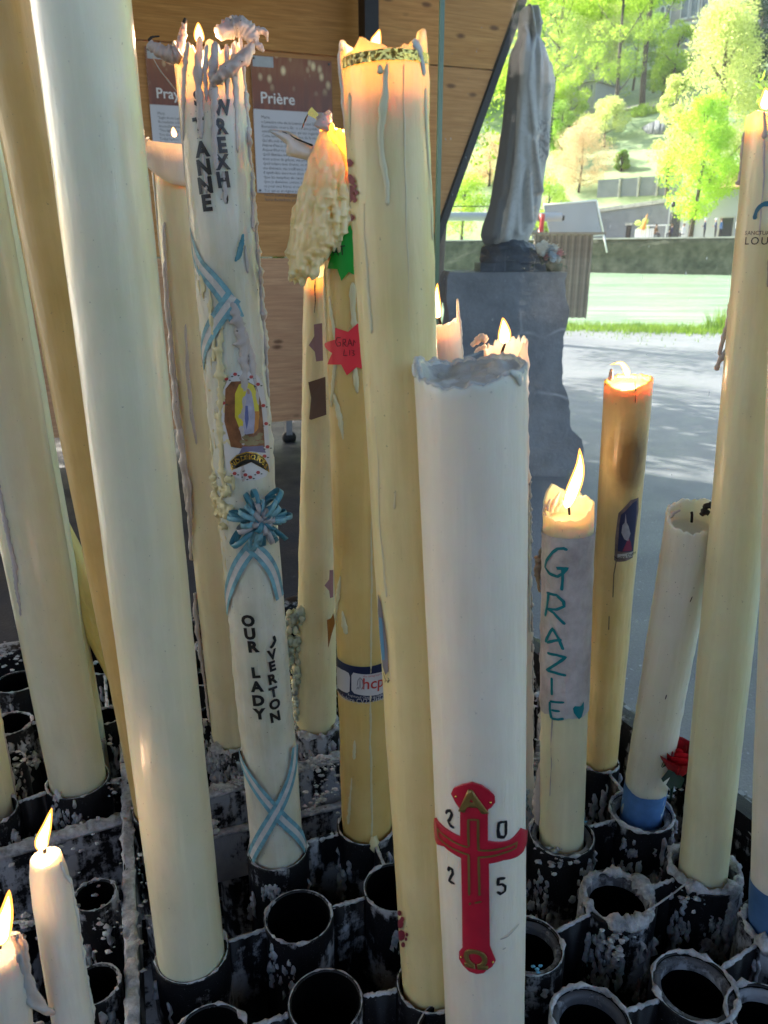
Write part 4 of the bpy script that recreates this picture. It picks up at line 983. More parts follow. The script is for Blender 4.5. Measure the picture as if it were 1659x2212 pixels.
for nm, a in {'R1': (645, 1978, 150, False, .10), 'R2': (853, 1915, 140, False, .10), 'R3': (703, 2162, 165, False, .10), 'R4': (415, 2056, 158, False, .10), 'R5': (600, 1832, 132), 'R6': (792, 1780, 128), 'R7': (930, 2122, 150),
              'R8': (1140, 2040, 158, True, .12), 'R9': (1335, 1938, 163, True, 1.0), 'R10': (1213, 1800, 142, True, .35), 'R11': (1385, 1752, 138, True, .55), 'R12': (1520, 1873, 160, True, .8),
              'R13': (1500, 2130, 182, True, .6), 'R14': (1276, 2205, 178, True, .5), 'R15': (1685, 2000, 165, True, .8), 'R16': (1297, 1645, 82, True, .5), 'R17': (683, 1568, 100, False, .7), 'R18': (455, 2240, 165, False, .4),
              'R19': (205, 1932, 95, False, .15), 'R20': (36, 1472, 94, False, .2), 'R21': (22, 1562, 92, False, .5), 'R22': (22, 1642, 66, False, .4), 'R23': (168, 1683, 132, False, .3), 'R24': (-25, 1752, 120, False, .3),
              'R25': (500, 1600, 96, False, .8), 'R26': (232, 1545, 70, False, .4), 'R27': (225, 1440, 66, False, .3), 'R28': (452, 1395, 62, False, .6), 'R29': (440, 1465, 62, False, .4), 'R30': (455, 1540, 56, False, .3),
              'R31': (700, 1470, 76, False, .4), 'R32': (630, 1400, 76, False, .5), 'R33': (350, 1745, 125, False, .2), 'R34': (620, 1480, 70, False, .4), 'R35': (1100, 1690, 92, True, .9), 'R36': (1000, 1655, 92, False, .5), 'R37': (205, 2125, 110, False, .2), 'R38': (60, 2260, 110, False, .3),
              'R39': (1200, 1560, 76, False, .8), 'R40': (900, 1560, 80, False, .3), 'R41': (1060, 1500, 76, False, .3), 'R42': (560, 1330, 66, False, .6), 'R43': (330, 1400, 70, False, .5), 'R44': (1660, 2200, 180, True, .5), 'R45': (985, 2235, 176, False, .3), 'R46': (840, 1400, 70, False, .3)}.items():
    SK[nm] = socket(*a, seed=len(SK)) if len(a) > 3 else socket(*a, seed=len(SK), crust=.30)
# web plates between sockets
def web(a_, b_, h=.045, lump=.002):
    (ca, ra), (cb_, rb_) = SK[a_], SK[b_]; d = cb_ - ca; d[2] = 0; L = np.linalg.norm(d); d /= L
    p, q = ca + d * ra * .99 - [0, 0, .004], cb_ - d * rb_ * .99 - [0, 0, .004]
    MB().bar(p, q, .0045, .25, 14, lump, ra * 900).build('web_plate', M_IRON2 if lump > .003 else M_IRON, rack)
    b = MB(); pts = [p + (q - p) * i / 14 + [0, 0, .0005] for i in range(15)]
    b.tube(pts, [.0022 + .0035 * lump / .002 * .5 * max(0, fbm((i * .7, ra * 50, 0), 2) + .3) for i in range(15)], 6, lump=.5, lf=200); b.build('wax_crust', M_CRUST, rack, kind='stuff')
for a_, b_, lm in (('R4', 'R1', .0015), ('R1', 'R2', .002), ('R3', 'R7', .002), ('R18', 'R3', .002), ('R5', 'R6', .004), ('R10', 'R11', .002), ('R8', 'R9', .002), ('R9', 'R12', .002), ('R14', 'R13', .002), ('R13', 'R15', .002), ('R23', 'R24', .002), ('R21', 'R26', .002), ('R25', 'R30', .002), ('R29', 'R34', .002), ('R31', 'R34', .002), ('R16', 'R35', .002), ('R27', 'R26', .002), ('R28', 'R32', .003), ('R29', 'R43', .002), ('R11', 'R16', .001), ('R45', 'R8', .001), ('R6', 'R2', .001), ('R40', 'R31', .002), ('R41', 'R36', .002)):
    web(a_, b_, lump=lm)
# flat bars dividing the rack, topped with crumbly wax
def divbar(x0, y0, x1, y1, wd, h, z=RZ - .02, cr=.006, ex=0, n=70):
    a_, b_ = atz(x0, y0, z), atz(x1, y1, z)
    MB().bar(a_, b_, wd, h, 8, 0).build('divider_bar', M_IRON2, rack, smooth_=False)
    if cr: MB().bar(a_ + [0, 0, .001], b_ + [0, 0, .001], wd * 1.25, .005, n, cr, x0).build('wax_crust', M_CRUST, rack, kind='stuff')
divbar(-420, 1965, 800, 1612, .017, .11, cr=.0055, n=280)
divbar(-420, 2010, 1150, 1640, .010, .09, z=RZ - .085, cr=.002, n=120)
divbar(272, 1650, 292, 2420, .012, .12, z=RZ - .008, cr=.0045, n=200)
divbar(1165, 1405, 1700, 1850, .02, .10, z=RZ - .01, cr=.004, n=90)
divbar(262, 1300, 272, 1645, .014, .10, z=RZ - .02, cr=.005, n=60)
# loose crumbs of wax on bars and rims
b = MB(); g = random.Random(8)
for (x, y, n, r, sp_) in ((520, 1690, 40, .006, .02), (690, 1650, 40, .006, .02), (455, 1785, 10, .010, .008), (680, 1735, 26, .006, .018), (720, 1690, 24, .006, .02), (120, 1815, 30, .005, .05), (290, 1745, 24, .005, .012), (300, 1880, 20, .005, .02), (60, 1640, 18, .008, .02), (290, 2000, 26, .005, .03), (640, 1345, 40, .006, .02), (430, 1330, 24, .006, .02),
                        (1190, 1600, 40, .006, .02), (1160, 1500, 30, .007, .02), (1165, 1640, 26, .007, .015), (1440, 1700, 26, .007, .014), (1500, 1925, 30, .006, .02), (1330, 2030, 24, .006, .014), (640, 1390, 40, .007, .018), (660, 1330, 40, .007, .018), (560, 1310, 26, .006, .02), (20, 1420, 30, .006, .03), (215, 1600, 20, .006, .01), (240, 1690, 30, .007, .02), (60, 1990, 20, .007, .02), (230, 1960, 26, .005, .03), (1205, 1850, 30, .006, .02)):
    c = atz(x, y, RZ - .005)
    for _ in range(n):
        r_c = r * .75; q = c + [g.gauss(0, sp_ * .7), g.gauss(0, sp_ * .7), g.uniform(-.008, .004)]; b.blob(q, g.uniform(.15, .9) * r_c, .95, g.randint(0, 999), (1.2, 1, .45), 7, 5, 2.6)
b.build('wax_crumbs', M_CRUST, rack, kind='stuff')
# big splashes on the tray floor and lower sides
b = MB()
for _ in range(160):
    x, y = g.uniform(-.7, .9), g.uniform(.35, 1.4); r = g.uniform(.006, .03)
    b.blob((x, y, .300), r, .95, g.randint(0, 999), (1.5, 1, .12), 12, 5, 3)
b.build('wax_splashes', M_CRUST, rack, kind='stuff')
# thin string of wax across two sockets
a_, b_ = atz(1390, 1972, RZ + .004), atz(1487, 1905, RZ + .012)
MB().tube([a_ + (b_ - a_) * i / 10 + [0, 0, -.002 * math.sin(i / 10 * math.pi)] for i in range(11)], .0013, 6, lump=.4, lf=300).build('wax_string', M_CRUST, rack)
# flakes of blue paint wax in two sockets
b = MB()
for (x, y) in ((1152, 2088), (1160, 2094), (1168, 2086), (1162, 2100), (1260, 1768), (1264, 1775), (1256, 1782)):
    b.blob(atz(x, y, RZ), .0028, .6, int(x), (1, .7, .5), 6, 4, 2)
b.build('blue_wax_flakes', plain('blue_wax', (.13, .42, .62), .5), rack, kind='stuff')

# ------------------------------------------------------------------ glass windbreak along the rack edge
k = N('wind_glass'); k.n.remove(k.p); o = k.coord('Object')
tr = k.new('BsdfTransparent'); tr.inputs[0].default_value = (.93, .96, .965, 1); gl = k.new('BsdfGlossy'); gl.inputs['Roughness'].default_value = .03
fr = k.new('Fresnel'); fr.inputs[0].default_value = 1.45; m1 = k.new('MixShader'); geo = k.new('NewGeometry'); k.link(k.math('MULTIPLY', k.math('MULTIPLY', fr.outputs[0], .22), k.math('SUBTRACT', 1.0, geo.outputs['Backfacing'])), m1.inputs[0]); k.link(tr.outputs[0], m1.inputs[1]); k.link(gl.outputs[0], m1.inputs[2])
df = k.new('BsdfTranslucent'); df.inputs[0].default_value = (.82, .86, .9, 1)
d2 = k.new('BsdfDiffuse'); d2.inputs[0].default_value = (.82, .86, .9, 1); m3 = k.new('MixShader'); m3.inputs[0].default_value = .35; k.link(df.outputs[0], m3.inputs[1]); k.link(d2.outputs[0], m3.inputs[2])
st_ = k.noise(k.coord('Object', (70, 70, 2.2)), 1.0, 5, .7); sp2 = k.noise(k.coord('Object', (1, 1, .6)), 85, 2, .5); ws = k.noise(k.coord('Object', (2.2, 2.2, 1.2)), 1, 4, .6)
f = k.math('ADD', k.math('MULTIPLY', k.ramp(st_, [(.62, 0), (.78, .16)]), k.ramp(ws, [(.45, 0), (.6, 1)])), k.ramp(sp2, [(.75, 0), (.77, .35)]))
f = k.math('ADD', f, k.ramp(ws, [(.3, .006), (.7, .022)]))
m2 = k.new('MixShader'); k.link(f, m2.inputs[0]); k.link(m1.outputs[0], m2.inputs[1]); k.link(m3.outputs[0], m2.inputs[2]); k.link(m2.outputs[0], k.out.inputs[0])
M_GL = k.mat
gp = empty('glass_screen', (G0[0], G0[1], RZ), 'tall clear glass wind screen, smeared with wax, rising behind the right candles', 'glass screen')
a_ = G0 + np.array([0, 0, 0]); dx = (950 - 948) / 1661
ga, gb = G0 - GD * (np.dot(G0 - atz(929, 1233, RZ), GD)), G0 + GD * 2.2
MB().bar([ga[0], ga[1], 3.3], [gb[0], gb[1], 3.3], .010, 3.3 - RZ + .02, 1).build('pane', M_GL, gp, smooth_=False)
k = N('glass_edge'); k.set(base=(.20, .33, .20), rough=.15); k.p.inputs['Transmission Weight'].default_value = .4
e0 = ga - GD * .004
MB().box((e0[0], e0[1], (3.3 + RZ) / 2), (.006, .010, 3.3 - RZ), math.atan2(GD[1], GD[0])).build('polished_edge', k.mat, gp, smooth_=False)
MB().bar([ga[0], ga[1], RZ + .012], [gb[0], gb[1], RZ + .012], .03, .03, 1).build('channel', M_IRON, gp, smooth_=False)

# ================================================================== CANDLES
M_WICK = plain('charred_wick', (.012, .009, .008), .9)
M_FO = emis('flame_outer', (1.0, .34, .05), 1.5, .5); M_FC = emis('flame_core', (1.0, .78, .42), 3.2)
class Candle:
    def __init__(s, bpx, tpx, r, rt=None, label='', mat=None, tdepth=None, bz=RZ, sink=.14, name='candle', top=None, thick=.006, cup=.02, prof=None, lump=.0006, extend=0, rough_top=.002, nt=110, seed=0, group=None, dz=.007, side=None, B=None):
        B = atz(bpx[0], bpx[1], bz) if B is None else np.array(B)
        d = ray(*tpx)
        if tdepth is None: t = (d[0] * B[0] + d[1] * B[1]) / (d[0] ** 2 + d[1] ** 2)
        else: t = tdepth
        T = CAM + d * t; ax = T - B; L0 = np.linalg.norm(ax); ax /= L0
        s.base = B - ax * sink; s.L = L0 + sink + extend; s.sink = sink; s.seed = seed
        X = B - CAM; Yv = np.array([X[0], X[1], 0]); Yv -= ax * np.dot(Yv, ax); Yv /= np.linalg.norm(Yv); Xv = np.cross(Yv, ax)
        rot = Matrix(((Xv[0], Yv[0], ax[0]), (Xv[1], Yv[1], ax[1]), (Xv[2], Yv[2], ax[2])))
        s.root = empty(name, s.base, label, 'candle', group, rot=rot); s.M = WM[s.root.name]; s.inv = s.M.inverted()
        s.r0 = r; s.r1 = rt or r; s.prof = prof or [(0, 1), (1, 1)]
        s.camL = np.array(s.inv @ Vector(CAM)); s.mat = mat; s.Zc = float(np.dot(B - CAM, FW))
        s.body(top or [], thick, cup, lump, rough_top, nt, dz, side)
    def R(s, z):
        f = max(0, min(1, (z - s.sink) / (s.L - s.sink))); return lerp(s.r0, s.r1, f) * interp(s.prof, f)
    def topz(s, th):
        t = math.degrees(th) % 360; c = s.topc
        v = c(t); return s.L + v
    def body(s, top, thick, cup, lump, rough_top, nt, dz, side):
        # top: [(theta degrees, dz)] heights of the rim around the candle
        if top:
            pts = sorted([(a % 360, b) for a, b in top]); pts = [(pts[-1][0] - 360, pts[-1][1])] + pts + [(pts[0][0] + 360, pts[0][1])]
            s.topc = lambda t: interp_s(pts, t) + rough_top * fbm((math.cos(R_(t)) * 5 + s.seed, math.sin(R_(t)) * 5, 1), 3)
        else: s.topc = lambda t: rough_top * fbm((math.cos(R_(t)) * 3 + s.seed, math.sin(R_(t)) * 3, 1), 3)
        rows = [i * dz for i in range(int((s.L - .10) / dz) + 1)]; n_top = 16
        vs = []; fs = []; n = nt; blend0 = rows[-1]
        def disp(th, z):
            e = lump * fbm((math.cos(th) * 1.6 + s.seed * 3.1, math.sin(th) * 1.6, z * 9), 2) + lump * .35 * fbm((math.cos(th) * 6, math.sin(th) * 6 + s.seed, z * 45), 2)
            if side: e += side(math.degrees((th + math.pi) % (2 * math.pi) - math.pi), z)
            return e
        for z in rows:
            for k_ in range(n):
                th = 2 * math.pi * k_ / n; r = s.R(z) + disp(th, z); vs.append((r * math.sin(th), -r * math.cos(th), z))
        for j in range(1, n_top + 1):
            f = j / n_top
            for k_ in range(n):
                th = 2 * math.pi * k_ / n; zt = s.topz(th) - thick * .35; z = blend0 + (zt - blend0) * f; r = s.R(z) + disp(th, z); vs.append((r * math.sin(th), -r * math.cos(th), z))
        prof = [(.12, .22), (.5, .35), (.88, .2), (1.0, -.15)] + [(1.04, -.15 - g_) for g_ in (.8, 1.8)]
        for (q, h) in prof:
            for k_ in range(n):
                th = 2 * math.pi * k_ / n; zt = s.topz(th) - thick * .35
                lo = s.L - cup + 0.001
                z = zt + h * thick; r = s.R(z) + disp(th, z) - q * thick
                if h < -.5: z = max(lo, z)
                vs.append((r * math.sin(th), -r * math.cos(th), max(z, lo if q >= 1 else -9)))
        base_r = s.R(s.L) - thick * 1.05
        for q, dz_ in ((.97, 0.0), (.85, -.0012), (.5, -.0018), (.15, -.001)):
            for k_ in range(n):
                th = 2 * math.pi * k_ / n; vs.append((base_r * q * math.sin(th), -base_r * q * math.cos(th), s.L - cup + dz_))
        m = len(vs) // n
        for j in range(1, m):
            o = (j - 1) * n; p = j * n
            for k_ in range(n): fs.append((o + k_, o + (k_ + 1) % n, p + (k_ + 1) % n, p + k_))
        fs.append(tuple((m - 1) * n + k_ for k_ in range(n))); fs.append(tuple(range(n - 1, -1, -1)))
        s.wax = MB().add(vs, fs).build('wax_body', s.mat, s.root, local=True)
        s.poolz = s.L - cup
    def surf(s, px, py):
        d = np.array(s.inv.to_3x3() @ Vector(ray(px, py))); o = s.camL; z = s.L * .6
        for _ in range(6):
            r = s.R(z); A = d[0] ** 2 + d[1] ** 2; Bq = 2 * (o[0] * d[0] + o[1] * d[1]); Cq = o[0] ** 2 + o[1] ** 2 - r * r; D = max(0, Bq * Bq - 4 * A * Cq)
            t = (-Bq - math.sqrt(D)) / (2 * A); p = o + d * t; z = p[2]
        return math.atan2(p[0], -p[1]), z
    def P(s, th, z, off=0):
        r = s.R(z) + off; return np.array([r * math.sin(th), -r * math.cos(th), z])
    def plane(s, px, py, off=0):
        """local point on the plane through the axis facing the viewer"""
        d = np.array(s.inv.to_3x3() @ Vector(ray(px, py))); o = s.camL; t = (off - o[1]) / d[1]; return o + d * t
    def flame(s, pts, w, power=.25, wick=None, light=True):
        """pts: flame spine in picture units, root first; w = half width in picture units"""
        L = [s.plane(*p) for p in pts]; sc = np.linalg.norm(np.array(s.M @ Vector(L[0])) - CAM) / FPX
        def spine(k): 
            n = 12; out = []; 
            for i in range(n + 1):
                f = i / n * (len(L) - 1) * k; a = int(min(f, len(L) - 2)); u = f - a; p0 = L[max(a - 1, 0)]; p1 = L[a]; p2 = L[a + 1]; p3 = L[min(a + 2, len(L) - 1)]
                out.append(.5 * ((2 * p1) + (-p0 + p2) * u + (2 * p0 - 5 * p1 + 4 * p2 - p3) * u * u + (-p0 + 3 * p1 - 3 * p2 + p3) * u ** 3))
            return out
        pr = lambda f: max(.02, (math.sin(math.pi * min(1, f * 1.0) ** .62)) ** .85) if f < .98 else .02
        sp_ = spine(1.0); b = MB(); b.tube(sp_, [w * 1.12 * sc * (pr(i / 12) * .95 + .05 * (1 - i / 12)) for i in range(13)], 14, cap=True); fo = b.build('flame', M_FO, s.root, local=True)
        sp_ = spine(.88); b = MB(); b.tube(sp_, [w * sc * .84 * pr(i / 12) for i in range(13)], 12, cap=True); b.build('flame_core', M_FC, fo, local=True)
        if light:
            ld = bpy.data.lights.new('flame_light', 'POINT'); ld.energy = power * .30; ld.color = (1, .60, .36); ld.shadow_soft_size = .008
            lo = bpy.data.objects.new('flame_light', ld); COL.objects.link(lo); lo.parent = s.root; lo.location = Vector(tuple(L[0] * .45 + L[min(1, len(L) - 1)] * .55))
        if wick:
            W = [s.plane(*p) for p in wick]; MB().tube(W, [.0016, .0017, .0016][:len(W)] if len(W) <= 3 else .0016, 8, lump=.3, lf=300).build('wick', M_WICK, s.root, local=True)
    def drip(s, pts, w, mat=None, px=True, lump=.35, name='wax_drip', flat=.55, lift=.08, bead=0, n=None, build=True, b=None, lf=170, kind=None):
        """a run of wax lying on the surface; pts = picture points (or theta degrees, z); w = half widths in mm"""
        Q = [s.surf(*p) if px else (R_(p[0]), p[1]) for p in pts]
        tot = sum(abs(Q[i + 1][1] - Q[i][1]) + abs(Q[i + 1][0] - Q[i][0]) * s.r0 for i in range(len(Q) - 1)); m = n or max(6, int(tot / .003))
        P_ = []; R__ = []; U = []
        if not hasattr(w, '__len__'): w = [w, w]
        for i in range(m + 1):
            f = i / m * (len(Q) - 1); a = int(min(f, len(Q) - 2)); u = f - a; th = lerp(Q[a][0], Q[a + 1][0], u); z = lerp(Q[a][1], Q[a + 1][1], u)
            fw = i / m * (len(w) - 1); aw = int(min(fw, len(w) - 2)); r = lerp(w[aw], w[aw + 1], fw - aw) * .001
            if bead: r *= 1 + bead * abs(math.sin(i * .9 + s.seed)) * mnoise.noise(Vector((i * .4, s.seed, 0))) * 2
            r *= 1 + .35 * mnoise.noise(Vector((z * 60, th * 3, s.seed)))
            if i in (0, m): r *= .35
            P_.append(s.P(th + .06 * mnoise.noise(Vector((z * 25, s.seed, 3))), z, r * lift)); R__.append(max(r, .0004)); U.append((math.sin(th), -math.cos(th), 0))
        b = b or MB(); b.tube(P_, R__, 10, up=U, flat=flat, lump=lump, lf=lf, seed=s.seed)
        if build: return b.build(name, mat or s.mat, s.root, local=True, kind=kind)
        return b
    # ---- flat decorations: drawn in a plane (x right, y up, h out) and wrapped round the wax
    def wrap(s, v, f, name, mat, at, unit=1.0, ang=0, off=.0004, th=0, cut=.003, parent=None, vert=False, smooth_=True, wave=0):
        """at = picture point of the origin; unit = metres per drawing unit"""
        t0, z0 = s.surf(*at) if not vert else at
        bm = bmesh.new(); ca, sa = math.cos(ang), math.sin(ang)
        bv = [bm.verts.new(((x * ca - y * sa) * unit, (x * sa + y * ca) * unit, 0)) for x, y in v]
        for q in f:
            try: bm.faces.new([bv[i] for i in q])
            except ValueError: pass
        bmesh.ops.remove_doubles(bm, verts=bm.verts, dist=1e-6)
        if bm.verts:
            xs = [q.co.x for q in bm.verts]; x = min(xs) + cut
            while x < max(xs):
                bmesh.ops.bisect_plane(bm, geom=bm.verts[:] + bm.edges[:] + bm.faces[:], plane_co=(x, 0, 0), plane_no=(1, 0, 0)); x += cut
        bmesh.ops.recalc_face_normals(bm, faces=bm.faces)
        if bm.faces and sum(fc.normal.z * fc.calc_area() for fc in bm.faces) < 0: bmesh.ops.reverse_faces(bm, faces=bm.faces)
        if th:
            r = bmesh.ops.extrude_face_region(bm, geom=bm.faces[:])
            for q in r['geom']:
                if isinstance(q, bmesh.types.BMVert): q.co.z += th
        for q in bm.verts:
            z = z0 + q.co.y; rr = s.R(z); thh = t0 + q.co.x / rr
            wv = wave * mnoise.noise(Vector((q.co.x * 90, q.co.y * 90, 1)))
            p = s.P(thh, z, off + q.co.z + wv); q.co = Vector(tuple(p))
        me = bpy.data.meshes.new(name); bm.to_mesh(me); bm.free(); me.materials.append(mat); me.polygons.foreach_set('use_smooth', [smooth_] * len(me.polygons))
        o = bpy.data.objects.new(name, me); COL.objects.link(o); o.parent = parent or s.root; WM[o.name] = s.M; return o
    def text(s, body, at, h_px, mat, ang=0, bold=0, off=.0014, name='letter', parent=None, space=1, align='CENTER', res=3, th=0, kx=1.0, ud=0):
        h_px *= 1.18
        """h_px = letter height in picture units"""
        t0, z0 = s.surf(*at); p = np.array(s.M @ Vector(tuple(s.P(t0, z0)))); Zd = float(np.dot(p - CAM, FW)); v, f = text_mesh(body, 1, bold, align, space, res=res)
        v = [(x * kx, y - .35) for x, y in v]
        # heights shrink when looking down on an upright surface
        up = np.array(s.M.to_3x3() @ Vector((0, 0, 1))); q = p + up * .01; 
        pix = lambda w_: np.array([np.dot(w_ - CAM, [1, 0, 0]), np.dot(w_ - CAM, UP)]) / np.dot(w_ - CAM, FW) * FPX
        unit = h_px / .70 / (np.linalg.norm(pix(q) - pix(p)) / .01)
        return s.wrap(v, f, name, mat, at, unit, ang, off, th=th, parent=parent)
    def strokes(s, paths, wpx, mat, name='handwriting', parent=None, off=.0007, wj=.25):
        """brush strokes given straight in picture points"""
        vs = []; fs = []
        for path in paths:
            Q = [s.surf(*p) for p in path]; D = []
            for i in range(len(Q) - 1):
                m = max(2, int(math.hypot((Q[i + 1][0] - Q[i][0]) * s.r0, Q[i + 1][1] - Q[i][1]) / .0018))
                for j in range(m): D.append((lerp(Q[i][0], Q[i + 1][0], j / m), lerp(Q[i][1], Q[i + 1][1], j / m)))
            D.append(Q[-1]); n0 = len(vs); hw = wpx * s.Zc / FPX / 2
            for i, (th, z) in enumerate(D):
                a = D[max(0, i - 1)]; c = D[min(len(D) - 1, i + 1)]; dx, dz = (c[0] - a[0]) * s.R(z), c[1] - a[1]; l = math.hypot(dx, dz) + 1e-9
                ww = hw * (1 + wj * mnoise.noise(Vector((i * .3, wpx, z * 40)))) * (1 if 0 < i < len(D) - 1 else .6)
                for sg in (-1, 1): vs.append(s.P(th - sg * dz / l * ww / s.R(z), z + sg * dx / l * ww, off))
                if i: q = n0 + 2 * i; fs.append((q - 2, q, q + 1, q - 1))
        return MB().add(vs, fs).build(name, mat, parent or s.root, local=True)
def fuse(o, vox, it=4):
    """melt overlapping runs of one part into a single skin"""
    m = o.modifiers.new('fuse', 'REMESH'); m.mode = 'VOXEL'; m.voxel_size = vox; m.use_smooth_shade = True
    s_ = o.modifiers.new('soften', 'SMOOTH'); s_.factor = .5; s_.iterations = it; return o
def poly_px(c, pts): 
    t0, z0 = c.surf(*pts[0]); r = c.r0
    return [((c.surf(*p)[0] - t0) * c.R(z0), c.surf(*p)[1] - z0) for p in pts]
def fan(c, pts, name, mat, off=.0006, parent=None, th=0, wave=0, mid=None):
    """closed outline in picture points -> wrapped patch"""
    ctr = mid or (sum(p[0] for p in pts) / len(pts), sum(p[1] for p in pts) / len(pts))
    v = poly_px(c, [ctr] + list(pts)); f = [(0, i, i % len(pts) + 1) for i in range(1, len(pts) + 1)]
    return c.wrap(v, f, name, mat, ctr, 1, 0, off, th=th, parent=parent, wave=wave)

# ---- waxes
W_CREAM = wax('wax_cool_cream', (.77, .73, .54), (.70, .67, .46), .28, coat=.4)
W_BROWN = wax('wax_honey_brown', (.68, .47, .18), (.58, .38, .12), .33, sss=.55)
W_WHITE = wax('wax_white', (.82, .75, .62), (.76, .68, .54), .42, grime=.15)
W_IVORY = wax('wax_ivory', (.78, .72, .50), (.70, .65, .42), .4)
W_YEL = wax('wax_butter_yellow', (.82, .69, .36), (.75, .61, .28), .33, coat=.3)
W_AMBER = wax('wax_amber', (.80, .58, .23), (.72, .48, .15), .35)
W_PINK = wax('wax_pale_rose', (.78, .66, .57), (.72, .58, .49), .45, grime=.1)
W_DRIP = wax('wax_drip_grey', (.58, .51, .48), (.36, .32, .31), .42, sss=.15, grime=.6, coat=.2)
W_DRIPY = wax('wax_drip_yellow', (.74, .64, .36), (.62, .53, .28), .42, sss=.15, grime=.05)
W_DRIPC = wax('wax_drip_cream', (.80, .70, .42), (.74, .62, .34), .38, sss=.25, grime=.05)
M_SOOT = plain('soot', (.02, .018, .017), .7, bump=.3)

# C1 tall cream candle, front left
c1 = Candle((413, 2058), (176, 0), .0376, .0376, 'tallest smooth cream candle in the left foreground, top beyond the frame', W_CREAM, tdepth=.60, extend=.18, seed=1, lump=.0005)
# C2 honey candle behind it
c2 = Candle((342, 1742), (22, 0), .0335, .0335, 'tall honey brown candle squeezed behind the tallest cream candle', W_BROWN, tdepth=.74, extend=.15, seed=2)
# C3 left front pale
c3 = Candle((168, 1679), (-84, 350), .0412, .0395, 'pale smooth candle at far left standing before the leaning yellow one', W_CREAM, tdepth=.84, extend=.12, seed=3)
# C4 thin pale candle with blue foot
W_BLUEFT = wax('wax_blue_foot', (.76, .76, .62), (.70, .70, .52), .4, stains=((0, -.02, .13, .05, (.10, .35, .50), .9),))
c4 = Candle((178, 1572), (-58, 290), .034, .034, 'pale candle with a blue stained foot, mostly hidden behind the far left candle', W_BLUEFT, tdepth=.98, extend=.2, seed=4)
# C2c leaning yellow
W_LEAN = wax('wax_lean_yellow', (.72, .60, .24), (.62, .50, .17), .4)
pa = att(292, 1500, 1.30); pb_ = att(20, 960, 1.22)
c5 = Candle((0, 0), (20, 960), .028, .028, 'soft yellow candle leaning steeply to the left between two upright candles', W_LEAN, tdepth=1.18, B=pa, sink=.06, seed=5)
# C3b bottom-left stub
c6 = Candle((-38, 1722), (-150, 1180), .043, .043, 'ivory candle cut by the left edge of the picture', W_IVORY, seed=6, extend=0)
c6.drip([(28, 1560), (30, 1600), (36, 1680), (38, 1722)], [2, 3, 4, 3], W_DRIP)
c6.drip([(12, 1500), (20, 1560), (14, 1600)], [2, 3, 2], W_DRIPY)
c3.drip([(-14, 1000), (8, 1106), (36, 1250), (44, 1330)], [2, 3.5, 3, 1.5], W_DRIP, lump=.5, bead=.5)

# C7 glowing rim candle behind
c7 = Candle((500, 1592), (377, 330), .031, .031, 'slim cream candle with a folded glowing rim just left of the lettered candle', wax('wax_c7', (.80, .74, .52), (.74, .66, .42), .4), tdepth=.99, top=[(-90, .012), (-60, .004), (0, -.006), (60, -.004), (90, .0), (180, .006)], cup=.03, thick=.004, seed=7)
# folded collar of soft wax sagging off the rim
col = MB(); vs = []; fs = []; NC = 26
for i in range(NC + 1):
    f = i / NC; th = R_(lerp(-112, 40, f)); 
    for j in range(7):
        g_ = j / 6; out = .001 + .013 * math.sin(g_ * math.pi * .62) * (1 - .5 * f); dn = .006 - g_ * (.008 + .040 * smooth(f * 1.3)); vs.append(c7.P(th, c7.L + dn + .012 * (1 - f) ** 2, out))
    if i:
        for j in range(6): a = (i - 1) * 7 + j; fs.append((a, a + 7, a + 8, a + 1))
o_ = col.add(vs, fs).build('wax_collar', W_PINK, c7.root, local=True); md = o_.modifiers.new('thick', 'SOLIDIFY'); md.thickness = .0022
c7.drip([(322, 300), (326, 330), (336, 420), (340, 560)], [1.5, 2.5, 2.5, 1.5], W_PINK)
for (p, w_) in (([(352, 480), (358, 600), (372, 760), (388, 900), (400, 1000), (404, 1100)], [2, 4, 5, 7, 6, 3]), ([(376, 820), (392, 940), (408, 1050), (412, 1120), (414, 1210)], [2, 7, 6, 5, 4]), ([(396, 700), (404, 820), (420, 960)], [1.5, 3, 2]), ([(418, 1280), (424, 1330), (432, 1420), (440, 1480)], [4, 6, 5, 2]), ([(430, 1380), (440, 1480), (452, 1560)], [3, 3, 3])):
    c7.drip([(x + 4, y) for x, y in p], w_, W_DRIP, lump=.3, lift=.9, flat=.6)
c7.flame([(378, 296), (375, 284), (374, 274)], 5, .12)

# C8 lettered candle
W_C8 = wax('wax_c8', (.72, .70, .61), (.56, .53, .38), .36, grime=.8)
def c8side(t, z):
    e = 0
    if -95 < t < -35: e = .0026 * max(0, fbm((t * .06, z * 55, 2), 4) + .15) * smooth((t + 95) / 12) * smooth((-35 - t) / 18) * smooth((z - .2) / .2) * smooth((.95 - z) / .2)
    if 55 < t < 115: e += .003 * max(0, fbm((t * .05, z * 45, 7), 4) + .1) * smooth((z - .55) / .15)
    return e
c8 = Candle((600, 1832), (450, 135), .0352, .0335, 'battered white candle lettered WREXH and OVERTON with blue ribbons and bow', W_C8, tdepth=.775, top=[(-120, .02), (-85, .014), (-60, -.004), (-45, .006), (-25, .012), (-12, -.012), (5, .012), (25, .008), (45, .0), (70, .01), (100, .016), (180, .02)], cup=.035, thick=.0035, lump=.001, rough_top=.012, seed=8, side=c8side, nt=150, dz=.0055)
M_BLK = plain('black_vinyl', (.012, .012, .014), .35, var=0)
for i, (ch, x, y, h) in enumerate([('S', 428, 212, 26), ('T', 430, 270, 26), ('A', 437, 322, 27), ('N', 441, 361, 27), ('N', 444, 400, 28), ('E', 447, 438, 28)]):
    c8.text(ch, (x, y), h, M_BLK, ang=R_(3), bold=.05)
